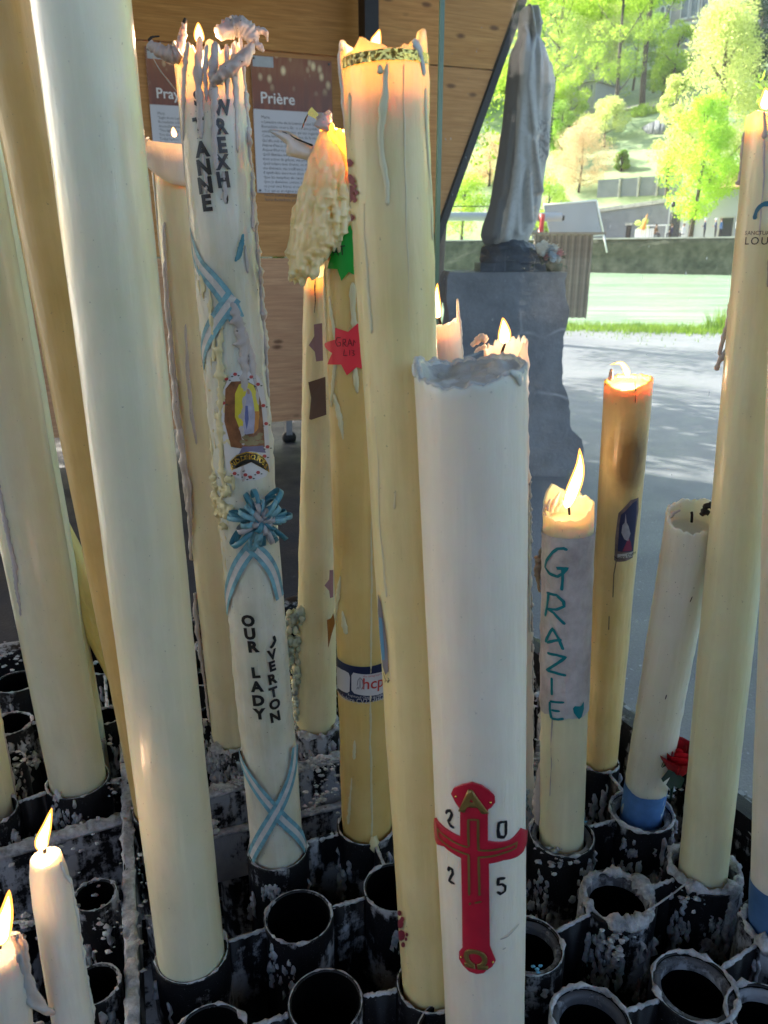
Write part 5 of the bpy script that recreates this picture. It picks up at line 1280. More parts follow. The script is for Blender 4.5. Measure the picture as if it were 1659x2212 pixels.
for ch, x, y, h in [('W', 478, 232, 27), ('R', 477, 273, 27), ('E', 479, 313, 27), ('X', 480, 350, 26), ('H', 482, 388, 27)]:
    c8.text(ch, (x, y), h, M_BLK, ang=R_(4), bold=.05, kx=.9)
for ch, x, y, h in [('O', 536, 1340, 19), ('U', 540, 1368, 19), ('R', 546, 1396, 19), ('L', 552, 1452, 18), ('A', 555, 1482, 18), ('D', 558, 1512, 18), ('Y', 561, 1541, 18)]:
    c8.text(ch, (x, y), h, M_BLK, ang=R_(2), bold=.055)
for ch, x, y, h in [('V', 587, 1413, 17), ('E', 587, 1438, 17), ('R', 587, 1466, 17), ('T', 590, 1494, 17), ('O', 593, 1520, 17), ('N', 594, 1547, 17)]:
    c8.text(ch, (x, y), h, M_BLK, ang=R_(4), bold=.05, kx=.92)
c8.strokes([[(590, 1373), (593, 1383), (588, 1394), (583, 1399)]], 7, M_BLK, 'letter', off=.0014)
# molten runs down the front of the lettered candle
for p, w_ in (([(430, 78), (428, 130), (430, 210), (433, 270), (436, 300)], [2.5, 4, 4, 3, 2]), ([(445, 95), (443, 160), (446, 220)], [2, 2.5, 1.5]), ([(405, 90), (398, 160), (396, 250), (400, 400)], [2, 3, 2.5, 1.5]),
              ([(464, 90), (459, 150), (461, 200), (464, 260), (466, 330), (468, 380)], [4, 5, 4, 3, 3, 2]), ([(488, 95), (490, 170), (492, 240)], [3, 2.5, 1.2]), ([(502, 92), (506, 170), (512, 240), (514, 330)], [3, 4, 3, 2]),
              ([(518, 90), (528, 160), (532, 240), (538, 330), (546, 420), (545, 500)], [3, 5, 5, 5, 6, 4]), ([(438, 330), (444, 380), (446, 418)], [1.2, 2, 2.4]), ([(480, 370), (486, 410), (488, 440)], [1.5, 3, 2])):
    c8.drip(p, w_, W_DRIP, lump=.4, bead=.3)
c8.drip([(482, 405), (487, 420), (491, 440)], [2, 3, 1.2], M_SOOT, lump=.6)
def loose(c, pts, w, mat, name='wax_drip', lump=.55, flat=1.0, dep=0, lf=210):
    P_ = [c.plane(p[0], p[1], (p[2] if len(p) > 2 else dep)) for p in pts]
    out = []; 
    for i in range(len(P_) - 1):
        p0, p1, p2, p3 = P_[max(i - 1, 0)], P_[i], P_[i + 1], P_[min(i + 2, len(P_) - 1)]
        m = 9
        for j in range(m): u = j / m; out.append(.5 * ((2 * p1) + (-p0 + p2) * u + (2 * p0 - 5 * p1 + 4 * p2 - p3) * u * u + (-p0 + 3 * p1 - 3 * p2 + p3) * u ** 3))
    out.append(P_[-1]); n = len(out); rr = []
    for i in range(n):
        f = i / (n - 1) * (len(w) - 1); a = int(min(f, len(w) - 2)); rr.append(lerp(w[a], w[a + 1], f - a) * .001 * (1 + .25 * mnoise.noise(Vector((i * .8, c.seed, 2)))))
    rr[0] *= .4; rr[-1] *= .4
    return MB().tube(out, rr, 14, flat=flat, lump=lump, lf=lf, seed=c.seed).build(name, mat, c.root, local=True)
# the mangled wax crown at its top
loose(c8, [(456, 180, -.035), (474, 165, -.04), (500, 145, -.04), (530, 120, -.03), (545, 98, -.01)], [4, 6, 6.5, 6, 3], W_DRIP)
loose(c8, [(470, 72, -.01), (495, 62, 0), (520, 60, 0), (540, 75, 0), (552, 92, 0)], [5, 8, 9, 7, 4], W_DRIP)
loose(c8, [(488, 48, .01), (510, 42, .01), (530, 50, .01), (548, 62, .01), (572, 70, .01), (577, 90, .01)], [2.5, 4, 4, 3.5, 3, 1], W_DRIP, lump=.7)
loose(c8, [(545, 95, .01), (556, 70, .01), (560, 56, .01)], [3, 2.5, 1], W_DRIP); loose(c8, [(540, 55, .0), (548, 80, .0), (560, 100, 0), (570, 112, 0)], [2, 3, 3, 1.5], W_DRIP)
loose(c8, [(388, 110, -.02), (372, 118, -.02), (350, 112, -.02), (330, 100, -.02), (322, 92, -.02)], [8, 8.5, 6, 5, 4], W_DRIP, lump=.3)
loose(c8, [(320, 88, -.02), (330, 80, -.02), (345, 78, -.02)], [1.5, 1, .6], M_SOOT); loose(c8, [(388, 118, -.01), (392, 85, -.01), (396, 62, -.01), (400, 42, -.01)], [4, 4, 3, 1.5], W_DRIP)
loose(c8, [(396, 50, -.012), (400, 44, -.012), (398, 38, -.012)], [1.6, 2, 1], M_SOOT)
loose(c8, [(328, 120, .0), (345, 150, .0), (372, 185, .0), (388, 205, 0)], [1, 2, 2.5, 2], W_DRIP, flat=.3)
c8.flame([(433, 92), (430, 78), (429, 62), (428, 48)], 8.5, .50)
# edge of lumpy wax down the right side
c8.drip([(88, 1.12), (86, 1.02), (88, .93), (86, .84), (88, .75)], [3, 6, 5, 7, 3], W_DRIP, px=False, lump=.45, bead=.6)
c8.drip([(500, 650), (512, 690), (522, 740), (530, 790), (527, 850), (522, 920), (524, 980), (525, 1040)], [3, 7, 6, 5, 3, 3, 2.5, 3], W_DRIP, lump=.6, bead=.4)
c8.drip([(530, 530), (534, 560), (537, 590)], [1.5, 3, 2], W_DRIP, lump=.6); c8.drip([(520, 700), (540, 760), (552, 830), (558, 900)], [2, 5, 3, 2], W_DRIP)
# yellow crust on the left side: many short runs fused into a rough skin
g = random.Random(4); b = MB()
for i in range(150):
    y = g.uniform(690, 1300) if i < 125 else g.uniform(560, 700)
    xl = interp([(560, 412), (700, 425), (900, 442), (1100, 462), (1300, 480)], y); wd = interp([(560, 20), (700, 40), (900, 52), (1080, 50), (1160, 20), (1300, 12)], y)
    x = xl + g.random() ** 1.3 * wd; L = g.uniform(8, 46); r = g.uniform(.5, 1.7)
    c8.drip([(x, y), (x + L * .06, y + L * .5), (x + L * .12, y + L)], [r * .4, r, r * 1.2, r * .7], b=b, build=False, lump=.8, lf=240, flat=.8, lift=.2, n=max(4, int(L / 5)))
for i in range(46):
    th, z = c8.surf(g.gauss(478, 13), g.gauss(1085, 24)); b.blob(c8.P(th, z, .002), g.uniform(.002, .0055), .95, i, (1, 1, .9), 9, 6, 3)
fuse(b.build('wax_clots', W_DRIPY, c8.root, local=True, kind='stuff'), .0011, 2)
for p, w_ in (([(478, 700), (472, 760), (480, 830), (476, 900), (482, 960)], [2, 4, 5, 4, 2]), ([(470, 900), (476, 960), (480, 1020), (488, 1075)], [2, 3.5, 3, 2]), ([(452, 620), (458, 700), (462, 780)], [1.5, 3, 2]), ([(500, 1000), (505, 1060)], [2, 3]), ([(448, 900), (462, 1000), (470, 1060)], [2, 4, 4])): c8.drip(p, w_, W_DRIPY, lump=.7, bead=.5)
# ribbons
M_RB = plain('ribbon_blue', (.20, .44, .52), .45, var=.45, sc=90, bump=.5); M_RW = plain('ribbon_white', (.66, .63, .60), .5, var=.2, sc=60, bump=.5)
def ribbon(c, pts, wpx, label=None):
    Q = [c.surf(*p) if len(p) == 2 else (R_(p[0]), p[1]) for p in pts]; D = []
    for i in range(len(Q) - 1):
        for j in range(8):
            u = j / 8; p0, p1, p2, p3 = [Q[max(0, min(len(Q) - 1, i + k_))] for k_ in (-1, 0, 1, 2)]
            D.append(tuple(.5 * ((2 * p1[k_]) + (-p0[k_] + p2[k_]) * u + (2 * p0[k_] - 5 * p1[k_] + 4 * p2[k_] - p3[k_]) * u * u + (-p0[k_] + 3 * p1[k_] - 3 * p2[k_] + p3[k_]) * u ** 3) for k_ in (0, 1)))
    D.append(Q[-1]); hw = wpx * c.Zc / FPX / 2; par = None
    for nm, lo, hi, mt, of in (('ribbon', -1, 1, M_RW, .0006), ('ribbon_stripe', -1, -.38, M_RB, .0009), ('ribbon_stripe', .38, 1, M_RB, .0009)):
        vs = []; fs = []
        for i, (th, z) in enumerate(D):
            a = D[max(0, i - 1)]; e = D[min(len(D) - 1, i + 1)]; dx, dz = (e[0] - a[0]) * c.R(z), e[1] - a[1]; l = math.hypot(dx, dz) + 1e-9
            for k_ in range(5):
                sg = lerp(lo, hi, k_ / 4) * hw; vs.append(c.P(th - dz / l * sg / c.R(z), z + dx / l * sg, of + ribbon.n * .0007))
            if i:
                for k_ in range(4): q = 5 * i + k_; fs.append((q - 5, q, q + 1, q - 4))
        o_ = MB().add(vs, fs).build(nm, mt, par or c.root, local=True); par = par or o_
    ribbon.n += 1
ribbon.n = 0
ribbon(c8, [(402, 500), (425, 560), (462, 610), (495, 655), (512, 690)], 27); ribbon(c8, [(505, 640), (470, 690), (442, 750), (432, 790)], 27)
ribbon(c8, [(548, 1175), (520, 1215), (500, 1262), (489, 1320)], 25); ribbon(c8, [(540, 1175), (570, 1205), (590, 1240), (602, 1290)], 25)
ribbon(c8, [(519, 1620), (540, 1672), (575, 1725), (612, 1770), (640, 1800), (655, 1830)], 24); ribbon(c8, [(632, 1610), (628, 1660), (612, 1715), (580, 1780), (548, 1850)], 24)
# printed devotional sticker
SC = {n_: plain('print_' + n_, c_, .4, var=v_, sc=80) for n_, c_, v_ in (('white', (.66, .64, .64), .05), ('brown', (.30, .12, .05), .6), ('yellow', (.72, .60, .05), .15), ('orange', (.65, .26, .04), .3), ('robe', (.48, .46, .60), .35), ('sash', (.12, .14, .34), .2), ('stone', (.30, .23, .11), .5), ('red', (.48, .06, .06), .3), ('leaf', (.05, .07, .05), .2), ('black', (.02, .018, .015), .2), ('skin', (.46, .26, .17), .2), ('violet', (.20, .17, .28), .3))}
M_GOLD = plain('gold_foil', (.72, .50, .12), .25, .85, var=.2, sc=60)
sk = fan(c8, [(492, 822), (500, 806), (520, 800), (540, 802), (556, 812), (566, 830), (572, 870), (577, 920), (580, 970), (581, 1010), (574, 1028), (555, 1036), (530, 1038), (508, 1030), (490, 1010), (484, 960), (478, 900), (480, 850)], 'sticker', SC['white'], .0012)
fan(c8, [(488, 840), (500, 824), (530, 822), (552, 834), (562, 870), (568, 930), (570, 965), (520, 968), (500, 965), (486, 910)], 'print_grotto', SC['brown'], 0.0015, sk)
fan(c8, [(508, 850), (516, 830), (530, 824), (546, 832), (555, 856), (558, 900), (553, 930), (536, 936), (520, 932), (508, 900)], 'print_glow', SC['yellow'], 0.0017, sk)
fan(c8, [(548, 888), (558, 888), (556, 925), (546, 938), (540, 930)], 'print_glow_low', SC['orange'], 0.0018, sk)
fan(c8, [(535, 838), (541, 846), (545, 865), (549, 895), (547, 935), (530, 938), (524, 930), (526, 890), (527, 860), (531, 846)], 'print_robe', SC['robe'], 0.0020, sk)
fan(c8, [(529, 876), (534, 876), (536, 905), (532, 928), (528, 905)], 'print_sash', SC['sash'], 0.0022, sk)
fan(c8, [(532, 840), (537, 841), (538, 850), (533, 851)], 'print_face', SC['skin'], 0.0022, sk)
for (x, y, r) in ((530, 944, 7), (542, 948, 8), (555, 945, 8), (549, 956, 8), (536, 957, 8), (562, 954, 6), (560, 938, 6), (524, 953, 6)):
    fan(c8, [(x + r * math.cos(a) * 1.1, y + r * .7 * math.sin(a)) for a in [i * math.pi / 4 for i in range(8)]], 'print_stone', SC['stone'], 0.0019, sk)
fan(c8, [(524, 964), (566, 962), (572, 978), (540, 974), (516, 980)], 'print_sky', SC['violet'], 0.0018, sk)
ban = [(498, 996), (512, 982), (532, 975), (552, 977), (568, 988), (577, 1004), (579, 1020), (572, 1014), (560, 1003), (545, 996), (530, 995), (514, 1002), (503, 1014)]
fan(c8, ban, 'print_banner_edge', M_GOLD, 0.0020, sk); fan(c8, [(538 + (x - 538) * .95, 996 + (y - 996) * .86) for x, y in ban], 'print_banner', SC['black'], 0.0023, sk)
for ch, x, y, a in (('N', 505, 1001, .5), ('.', 510, 997, .5), ('D', 514, 994, .35), ('.', 519, 991, .3), ('D', 525, 988, .15), ('E', 531, 986, .05), ('L', 539, 986, -.05), ('O', 545, 986, -.1), ('U', 551, 988, -.25), ('R', 557, 990, -.4), ('D', 562, 994, -.5), ('E', 567, 999, -.65), ('S', 571, 1006, -.8)):
    c8.text(ch, (x, y), 8.5, M_GOLD, ang=a, bold=.02, off=.0028, parent=sk, res=2)
for (x, y) in ((541, 814), (555, 830), (490, 818), (508, 808), (566, 876), (572, 915), (575, 965), (508, 1022), (530, 1025), (556, 1020), (540, 1030), (484, 870), (569, 985)):
    fan(c8, [(x + 4.4 * math.cos(a), y + 4 * math.sin(a)) for a in [i * math.pi / 3 for i in range(6)]], 'print_rose', SC['red'], 0.0019, sk)
    for dx, dy in ((7, 3), (-6, 5)): fan(c8, [(x + dx - 3, y + dy), (x + dx, y + dy - 1.6), (x + dx + 3, y + dy), (x + dx, y + dy + 1.6)], 'print_leaf', SC['leaf'], 0.0018, sk)
# bow of curled ribbon loops
M_RB2 = plain('ribbon_petrol', (.07, .26, .34), .35, var=.4, sc=50); M_RG = plain('ribbon_waxed_grey', (.42, .40, .41), .4, var=.3, sc=60)
t0, z0 = c8.surf(552, 1112); C_ = c8.P(t0, z0, .006); nrm = np.array([math.sin(t0), -math.cos(t0), 0]); tx = np.array([math.cos(t0), math.sin(t0), 0]); bow = None
g = random.Random(12)
kb = MB(); kb.blob(C_, .008, .4, 3); bow = kb.build('ribbon_bow', M_RG, c8.root, local=True)
for i in range(44):
    a = i * 2.399 + g.uniform(-.2, .2); ring = i % 3; phi = (.12, .5, .95)[ring] + g.uniform(-.15, .15); Ln = (.038, .031, .021)[ring] * g.uniform(.85, 1.15); lift = (.003, .010, .015)[ring]
    u0_ = tx * math.cos(a) + np.array([0, 0, 1]) * math.sin(a); sidev = np.cross(nrm, u0_); u_ = u0_ * math.cos(phi) + nrm * math.sin(phi); h_ = nrm * math.cos(phi) - u0_ * math.sin(phi); wv = .0030 * g.uniform(.8, 1.1); vs = []; fs = []
    for j in range(17):
        f = j / 16 * 2 * math.pi; rad = Ln * (1 - math.cos(f)) / 2; hgt = math.sin(f) * Ln * .34
        p = C_ + u_ * rad + h_ * hgt + nrm * lift * .5 + np.array([0, 0, -.003 * rad / Ln])
        tw = sidev * math.cos(.5 * (i % 2)) + nrm * math.sin(.5 * (i % 2))
        for sg in (-1, 0, 1): vs.append(p + tw * wv * sg)
        if j:
            for k_ in (0, 1): q = 3 * j + k_; fs.append((q - 3, q, q + 1, q - 2))
    o_ = MB().add(vs, fs).build('ribbon_loop', (M_RB2, M_RB, M_RG)[(ring + (i % 5 == 0)) % 3], bow, local=True); md = o_.modifiers.new('thick', 'SOLIDIFY'); md.thickness = .0005
o_ = loose(c8, [(525, 505, -.03), (522, 525, -.034), (516, 550, -.034), (508, 565, -.034)], [1, 3, 3.5, 1], M_RB2, 'ribbon_end', .2, .25)

# C10 tall butter yellow candle with a gold band
def c10side(t, z):
    e = 0
    if 70 < t < 110: e = .0016 * max(0, fbm((t * .04, z * 30, 9), 3) + .1) * smooth((z - .6) / .1)
    if -110 < t < -68: e += .0018 * max(0, fbm((t * .04, z * 30, 4), 3) + .2) * smooth((z - .8) / .1)
    return e
c10 = Candle((930, 2118), (829, 112), .0315, .0315, 'tall butter yellow candle with a gold foil band, centre of the group', W_YEL, tdepth=.565, top=[(-95, .009), (-75, .008), (-60, -.003), (-45, -.003), (-25, .004), (-5, .0), (15, -.004), (35, -.002), (55, .002), (68, .010), (80, .011), (95, .004), (180, .004)], cup=.03, thick=.0042, seed=10, side=c10side, lump=.0006, nt=140)
M_GB = N('gold_band'); o = M_GB.coord('Object'); M_GB.set(base=M_GB.mix(M_GB.ramp(M_GB.noise(o, 60, 3), [(.4, 0), (.7, 1)]), (.75, .55, .14), (.35, .26, .10)), metal=.9, rough=.22); M_GB.bump(M_GB.noise(o, 90, 3), .8, .004); M_GB = M_GB.mat
def band(c, z0, z1, mat, name, off, t0=-180, t1=180, amp=.0006, parent=None, edge=None, n=150):
    vs = []; fs = []
    for i in range(n + 1):
        th = R_(lerp(t0, t1, i / n))
        for j in range(5):
            z = lerp(z0, z1, j / 4) + (edge(th) if edge else 0); vs.append(c.P(th, z, off + amp * mnoise.noise(Vector((th * 9, z * 160, 4)))))
        if i:
            for j in range(4): a = (i - 1) * 5 + j; fs.append((a, a + 5, a + 6, a + 1))
    return MB().add(vs, fs).build(name, mat, parent or c.root, local=True)
zb1_ = c10.surf(828, 106)[1]; zb0_ = c10.surf(828, 131)[1]
band(c10, zb0_, zb1_, M_GB, 'gold_band', .0013, -70, 120, .0012, edge=lambda th: .004 * math.sin(th) * 0)
c10.flame([(810, 101), (812, 90), (816, 78), (820, 63)], 9, .17)
for p, w_ in (([(741, 88), (737, 120), (738, 190), (742, 250), (746, 300)], [3, 4, 4, 3, 1.5]), ([(893, 86), (905, 110), (912, 140), (916, 165)], [4, 4, 3, 2]), ([(830, 150), (832, 180), (836, 215)], [1, 1.4, 1.4]), ([(836, 136), (833, 200), (827, 240), (822, 300), (826, 340), (836, 400), (836, 445)], [1.2, 2.6, 3.0, 2.4, 2, 1.8, 1.6]), ([(820, 140), (822, 160)], [1, 3]),
              ([(786, 440), (788, 520), (794, 620), (800, 680), (803, 720)], [.3, .8, 1.4, 1.7, 1.5]), ([(812, 900), (818, 1065), (822, 1160), (830, 1240), (836, 1290)], [.3, .8, 1.1, 1.2, 1.6]), ([(854, 1060), (853, 1100)], [.6, 1.2]), ([(918, 190), (922, 300), (930, 420), (934, 520)], [1.5, 2.2, 2, 1.2]), ([(872, 140), (874, 300), (878, 500), (884, 700)], [.5, .6, .6, .5]), ([(847, 2080), (860, 2090)], [.5, .5])):
    c10.drip(p, w_, W_DRIPC if w_[0] < 3 else W_PINK, lump=.35)
c10.drip([(756, 300), (757, 200)], [1.5, 2], W_YEL)
# cellophane highlights strip and rose pattern at its left side
M_ROSEP = plain('print_maroon', (.22, .03, .05), .45, var=.3)
for (x, y, r) in ((757, 352, 9), (758, 386, 10), (763, 392, 7), (760, 410, 10), (768, 402, 5), (771, 416, 6), (758, 425, 12), (768, 432, 6), (761, 470, 8), (757, 495, 6)):
    fan(c10, [(x + r * .75 * math.cos(a) * (1 + .3 * math.cos(3 * a)), y + r * math.sin(a)) for a in [i * math.pi / 5 for i in range(10)]], 'printed_rose', M_ROSEP, .0008)
for (x, y, r) in ((864, 1972, 6), (866, 1995, 10), (868, 2020, 12), (878, 2028, 4), (880, 2018, 4), (872, 2040, 6), (870, 1985, 6)):
    fan(c10, [(x + r * .7 * math.cos(a), y + r * math.sin(a)) for a in [i * math.pi / 4 for i in range(8)]], 'printed_rose', M_ROSEP, .0008)
# printed figure seen edge-on at its left side
M_PBL = plain('print_blue', (.08, .25, .42), .45); M_PGR = plain('print_grey', (.22, .20, .22), .5, var=.4)
pf = fan(c10, [(818, 1282), (824, 1300), (832, 1350), (838, 1400), (840, 1450), (834, 1458), (828, 1440), (822, 1380), (818, 1320)], 'printed_figure', M_PGR, .0007); fan(c10, [(821, 1332), (827, 1335), (832, 1400), (833, 1425), (827, 1425), (823, 1380)], 'print_mantle', M_PBL, .001, pf)
c10.strokes([[(829, 1452), (834, 1468), (833, 1474)], [(836, 1468), (839, 1474), (842, 1468), (839, 1463)]], 2.2, M_BLK)

# C11 big white candle with the red cross, front centre
def c11side(t, z): return 0
c11 = Candle((1047, 2205), (1017, 800), .0415, .0425, 'broad white candle with a red wax cross and the year 2025, front centre', W_WHITE, tdepth=.575, top=[(-92, .011), (-78, .006), (-60, .000), (-40, -.003), (-20, -.005), (0, -.004), (20, -.001), (45, .003), (65, .001), (90, .002), (120, .005), (150, .006), (180, .002), (210, .001), (240, .004)], cup=.007, thick=.006, rough_top=.0035, seed=14, lump=.0007, nt=180, side=c11side)
M_ASHW = wax('wax_ashy_rim', (.64, .60, .54), (.40, .38, .36), .55, sss=.4, grime=.6, bump=.6)
# the burnt, crumbly top: a sheet of ashy wax slumped across the pool
vs = []; fs = []; nr, na = 12, 90
for j in range(nr + 1):
    rr = .0395 * j / nr
    for i in range(na):
        th = 2 * math.pi * i / na; x, y = rr * math.sin(th), -rr * math.cos(th)
        h = c11.poolz + .001 + .0035 * (fbm((x * 70, y * 70, 5), 4) + .4) + .009 * math.exp(-((x - .020) ** 2 + (y - .012) ** 2) / .00018) + .004 * math.exp(-((x + .002) ** 2 + (y - .026) ** 2) / .0002)
        if j > nr - 3: h = lerp(h, c11.topz(th) - .0005, (j - nr + 3) / 3)
        vs.append((x, y, h))
    if j:
        for i in range(na): a = (j - 1) * na; fs.append((a + i, a + (i + 1) % na, a + na + (i + 1) % na, a + na + i))
MB().add(vs, fs).build('ashy_top', M_ASHW, c11.root, local=True)
pts = []; rr = []
for i in range(161):
    th = 2 * math.pi * i / 160; pts.append(c11.P(th, c11.topz(th) - .0004, -.0022)); rr.append(.0015 * max(.2, 1 + 1.4 * fbm((math.cos(th) * 5, math.sin(th) * 5, 3), 3)))
b = MB(); b.tube(pts, rr, 8, cap=False, up=[0, 0, 1], lump=.6, lf=260); b.build('ashy_rim', M_ASHW, c11.root, local=True)
c11.drip([(1100, 800), (1116, 812), (1126, 832)], [2, 4, 2], W_WHITE, lump=.5, lift=.2); c11.drip([(892, 786), (895, 800), (897, 815)], [2, 2.5, 1.5], W_WHITE, lump=.6, lift=.2)
M_RED = plain('red_wax', (.50, .012, .035), .38, var=.2, sc=40, coat=.3); M_BRZ = plain('old_gold', (.30, .20, .06), .4, .5, var=.3)
cross = [(977, 1712), (982, 1700), (1000, 1693), (1020, 1688), (1040, 1694), (1056, 1705), (1067, 1716), (1068, 1730), (1060, 1741), (1053, 1745), (1053, 1815),
         (1078, 1818), (1100, 1813), (1112, 1803), (1124, 1788), (1135, 1793), (1134, 1815), (1126, 1838), (1114, 1848), (1085, 1855), (1055, 1862), (1056, 1950), (1057, 2040), (1064, 2058), (1069, 2070), (1062, 2084), (1052, 2090), (1044, 2098), (1030, 2100), (1014, 2094), (1002, 2082), (994, 2068), (994, 2052), (1001, 2044), (1000, 1950), (998, 1850),
         (980, 1840), (962, 1826), (948, 1822), (942, 1804), (940, 1780), (943, 1766), (952, 1777), (970, 1792), (996, 1806), (996, 1745), (986, 1730)]
def cpoly(c, pts, name, mat, off, th, parent=None, wave=0):
    v = poly_px(c, pts); bm = bmesh.new(); vv = [bm.verts.new((x, y, 0)) for x, y in v]; fc = bm.faces.new(vv); bmesh.ops.triangulate(bm, faces=[fc]); bm.verts.index_update()
    f = [tuple(q.index for q in t.verts) for t in bm.faces]; bm.free()
    return c.wrap(v, f, name, mat, pts[0], 1, 0, off, th=th, parent=parent, cut=.0025, smooth_=False)
cr = cpoly(c11, cross, 'red_cross', M_RED, -.0005, .0026)
md = cr.modifiers.new('soft', 'BEVEL'); md.width = .0009; md.segments = 3; md.limit_method = 'ANGLE'; md.angle_limit = R_(50)
for f_ in cr.data.polygons: f_.use_smooth = True
ln = [[(1013, 1765), (1013, 1800), (1014, 1824)], [(1033, 1765), (1033, 1810), (1034, 1832), (1060, 1832), (1090, 1826), (1112, 1816), (1110, 1828), (1085, 1838), (1060, 1845), (1034, 1847), (1036, 1930)], [(1013, 1766), (1033, 1766)], [(1013, 1826), (990, 1818), (968, 1804), (950, 1788), (952, 1806), (970, 1822), (992, 1834), (1014, 1842), (1014, 1845), (1015, 1930)]]
c11.strokes(ln, 4.2, M_BRZ, 'gold_outline', off=.0027, parent=cr); c11.strokes([[(1015, 1950), (1018, 1945)], [(1026, 1946), (1040, 1942)]], 4, M_BRZ, 'gold_mark', off=.0027, parent=cr)
c11.text('A', (1020, 1727), 40, M_BRZ, R_(4), .03, .0022, 'gold_letter', cr, th=.0012); c11.text('\u03a9', (1028, 2068), 30, M_BRZ, R_(3), .03, .0022, 'gold_letter', cr, th=.0012)
for x, y in ((988, 1717), (1058, 1729), (999, 2063), (1063, 2073)):
    th_, z_ = c11.surf(x, y); MB().blob(c11.P(th_, z_, .0026), .0011, 0, 1).build('gold_pin', M_GOLD, cr, local=True)
for st__ in ([(964, 1764), (967, 1758), (974, 1757), (977, 1765), (973, 1776), (969, 1780), (974, 1790), (982, 1794)], [(968, 1880), (972, 1874), (978, 1877), (979, 1886), (973, 1897), (971, 1903), (976, 1905), (983, 1908)],
             [(1083, 1782), (1092, 1781), (1092, 1808), (1088, 1815), (1077, 1813), (1075, 1800), (1077, 1784), (1085, 1781)], [(1091, 1896), (1076, 1897), (1075, 1910), (1084, 1909), (1091, 1914), (1090, 1924), (1081, 1930), (1073, 1925)]):
    c11.strokes([[(x_, y_ - (7 if y_ < 1850 else 0)) for x_, y_ in st__]], 6.4, M_BLK, 'numeral')
M_SCF = plain('grey_scuff', (.45, .42, .38), .7)
c11.strokes([[(1080, 2028), (1096, 2022), (1108, 2010), (1120, 1994)], [(1085, 2050), (1092, 2046)]], 3, M_SCF, 'scuff_mark')

# C9 amber candle with wax curtain, stars and paper band
def c9side(t, z): return .0012 * max(0, fbm((t * .05, z * 20, 3), 3)) if -110 < t < -60 else 0
c9 = Candle((793, 1775), (764, 300), .0352, .0345, 'amber candle with a thick curtain of melted wax, star stickers and a charity paper band', W_AMBER, tdepth=.80, top=[(-95, .02), (-60, .018), (-30, .006), (0, .004), (60, .0), (120, .01), (180, .01)], cup=.03, thick=.004, seed=9, side=c9side, rough_top=.008, nt=120)
W_CURT = wax('wax_curtain', (.95, .74, .40), (.92, .64, .28), .3, sss=.5, grime=0, coat=.4, scale=.035)
b = MB(); g = random.Random(17)
# slumped mass: lumpy sheet between two picture edges, then runs and fingers over it
eL = [(282, 690), (330, 672), (380, 655), (430, 640), (480, 634), (530, 636), (570, 640)]; eR = [(282, 712), (330, 744), (380, 752), (430, 756), (480, 748), (530, 730), (570, 700)]
vs = []; fs = []
for j in range(41):
    y = 282 + 7.0 * j; xa, xb = interp(eL, y), interp(eR, y)
    for i in range(48):
        th = 2 * math.pi * i / 48; x = (xa + xb) / 2 + (xb - xa) / 2 * math.sin(th) * .95; low = 14 * fbm((math.sin(th) * 4, 3, 1), 2) * smooth((j - 28) / 12)
        dd = -.020 - (.018 if math.cos(th) > 0 else .010) * math.cos(th) * smooth((j + 2) / 12) - .004 * abs(mnoise.noise(Vector((th * 4, j * .06, 2)))); vs.append(c9.plane(x, y + low, dd))
    if j:
        for i in range(48): a = (j - 1) * 48; fs.append((a + i, a + 48 + i, a + 48 + (i + 1) % 48, a + (i + 1) % 48))
fs.append(tuple(range(47, -1, -1))); fs.append(tuple(40 * 48 + i for i in range(48))); b.add(vs, fs)
for i in range(120):
    f = g.random(); y0 = 290 + g.random() ** .8 * 240; xa, xb = interp(eL, y0), interp(eR, y0); th = math.pi * (f - .5); x0 = (xa + xb) / 2 + (xb - xa) / 2 * math.sin(th)
    L = g.uniform(40, 150); y1 = min(y0 + L, lerp(628, 480, f ** 1.4) + g.uniform(-40, 0)); 
    if y1 < y0 + 15: continue
    xa, xb = interp(eL, y1), interp(eR, y1); x1 = x0 + (x0 - 712) * .25 * (y1 - y0) / 150; r0 = g.uniform(.0024, .0050); pts = []; rr = []
    for j in range(14):
        u = j / 13; y = lerp(y0, y1, u); cx_ = (interp(eL, y) + interp(eR, y)) / 2
        dd = -.020 - .018 * math.cos(th) * smooth((y - 282) / 80) - .0025; pts.append(c9.plane(lerp(x0, x1, u) + 1.5 * math.sin(u * 7 + i), y, dd - .002 * math.sin(u * 5 + i)))
        rr.append(r0 * (.8 + .15 * math.sin(u * 5 + i)) * (1.5 if j == 12 else 1))
    rr[0] *= .3; rr[-1] *= .5; b.tube(pts, rr, 8, lump=.12, lf=90, seed=i)
for i in range(46):
    f = i / 45; x0 = lerp(640, 744, f) + g.uniform(-4, 4); y0 = lerp(500, 440, f); y1 = lerp(600, 500, f ** 1.3) + g.uniform(-25, 38); r0 = g.uniform(.0016, .0030); dd0 = -.024 - .014 * math.sin(math.pi * f)
    pts = [c9.plane(x0 + (x0 - 705) * .10 * u / 11 + 1.2 * math.sin(u * .6 + i), lerp(y0, y1, u / 11), dd0 + .002 * math.sin(u * .5 + i)) for u in range(12)]
    b.tube(pts, [r0 * (1 + .2 * math.sin(u * .9 + i)) * (1.35 if u == 10 else 1) * (.5 if u == 11 else 1) for u in range(12)], 9, seed=i)
fuse(b.build('wax_curtain', W_CURT, c9.root, local=True), .0011, 3)
loose(c9, [(694, 280, -.02), (700, 262, -.02), (706, 250, -.02), (702, 243, -.02)], [9, 8, 5, 3], W_DRIP, lump=.4)
b = MB(); v = [c9.plane(*p) for p in ((666, 240, -.015), (673, 231, -.015), (690, 248, -.018), (700, 260, -.02), (694, 270, -.02), (680, 256, -.018), (664, 248, -.015))]
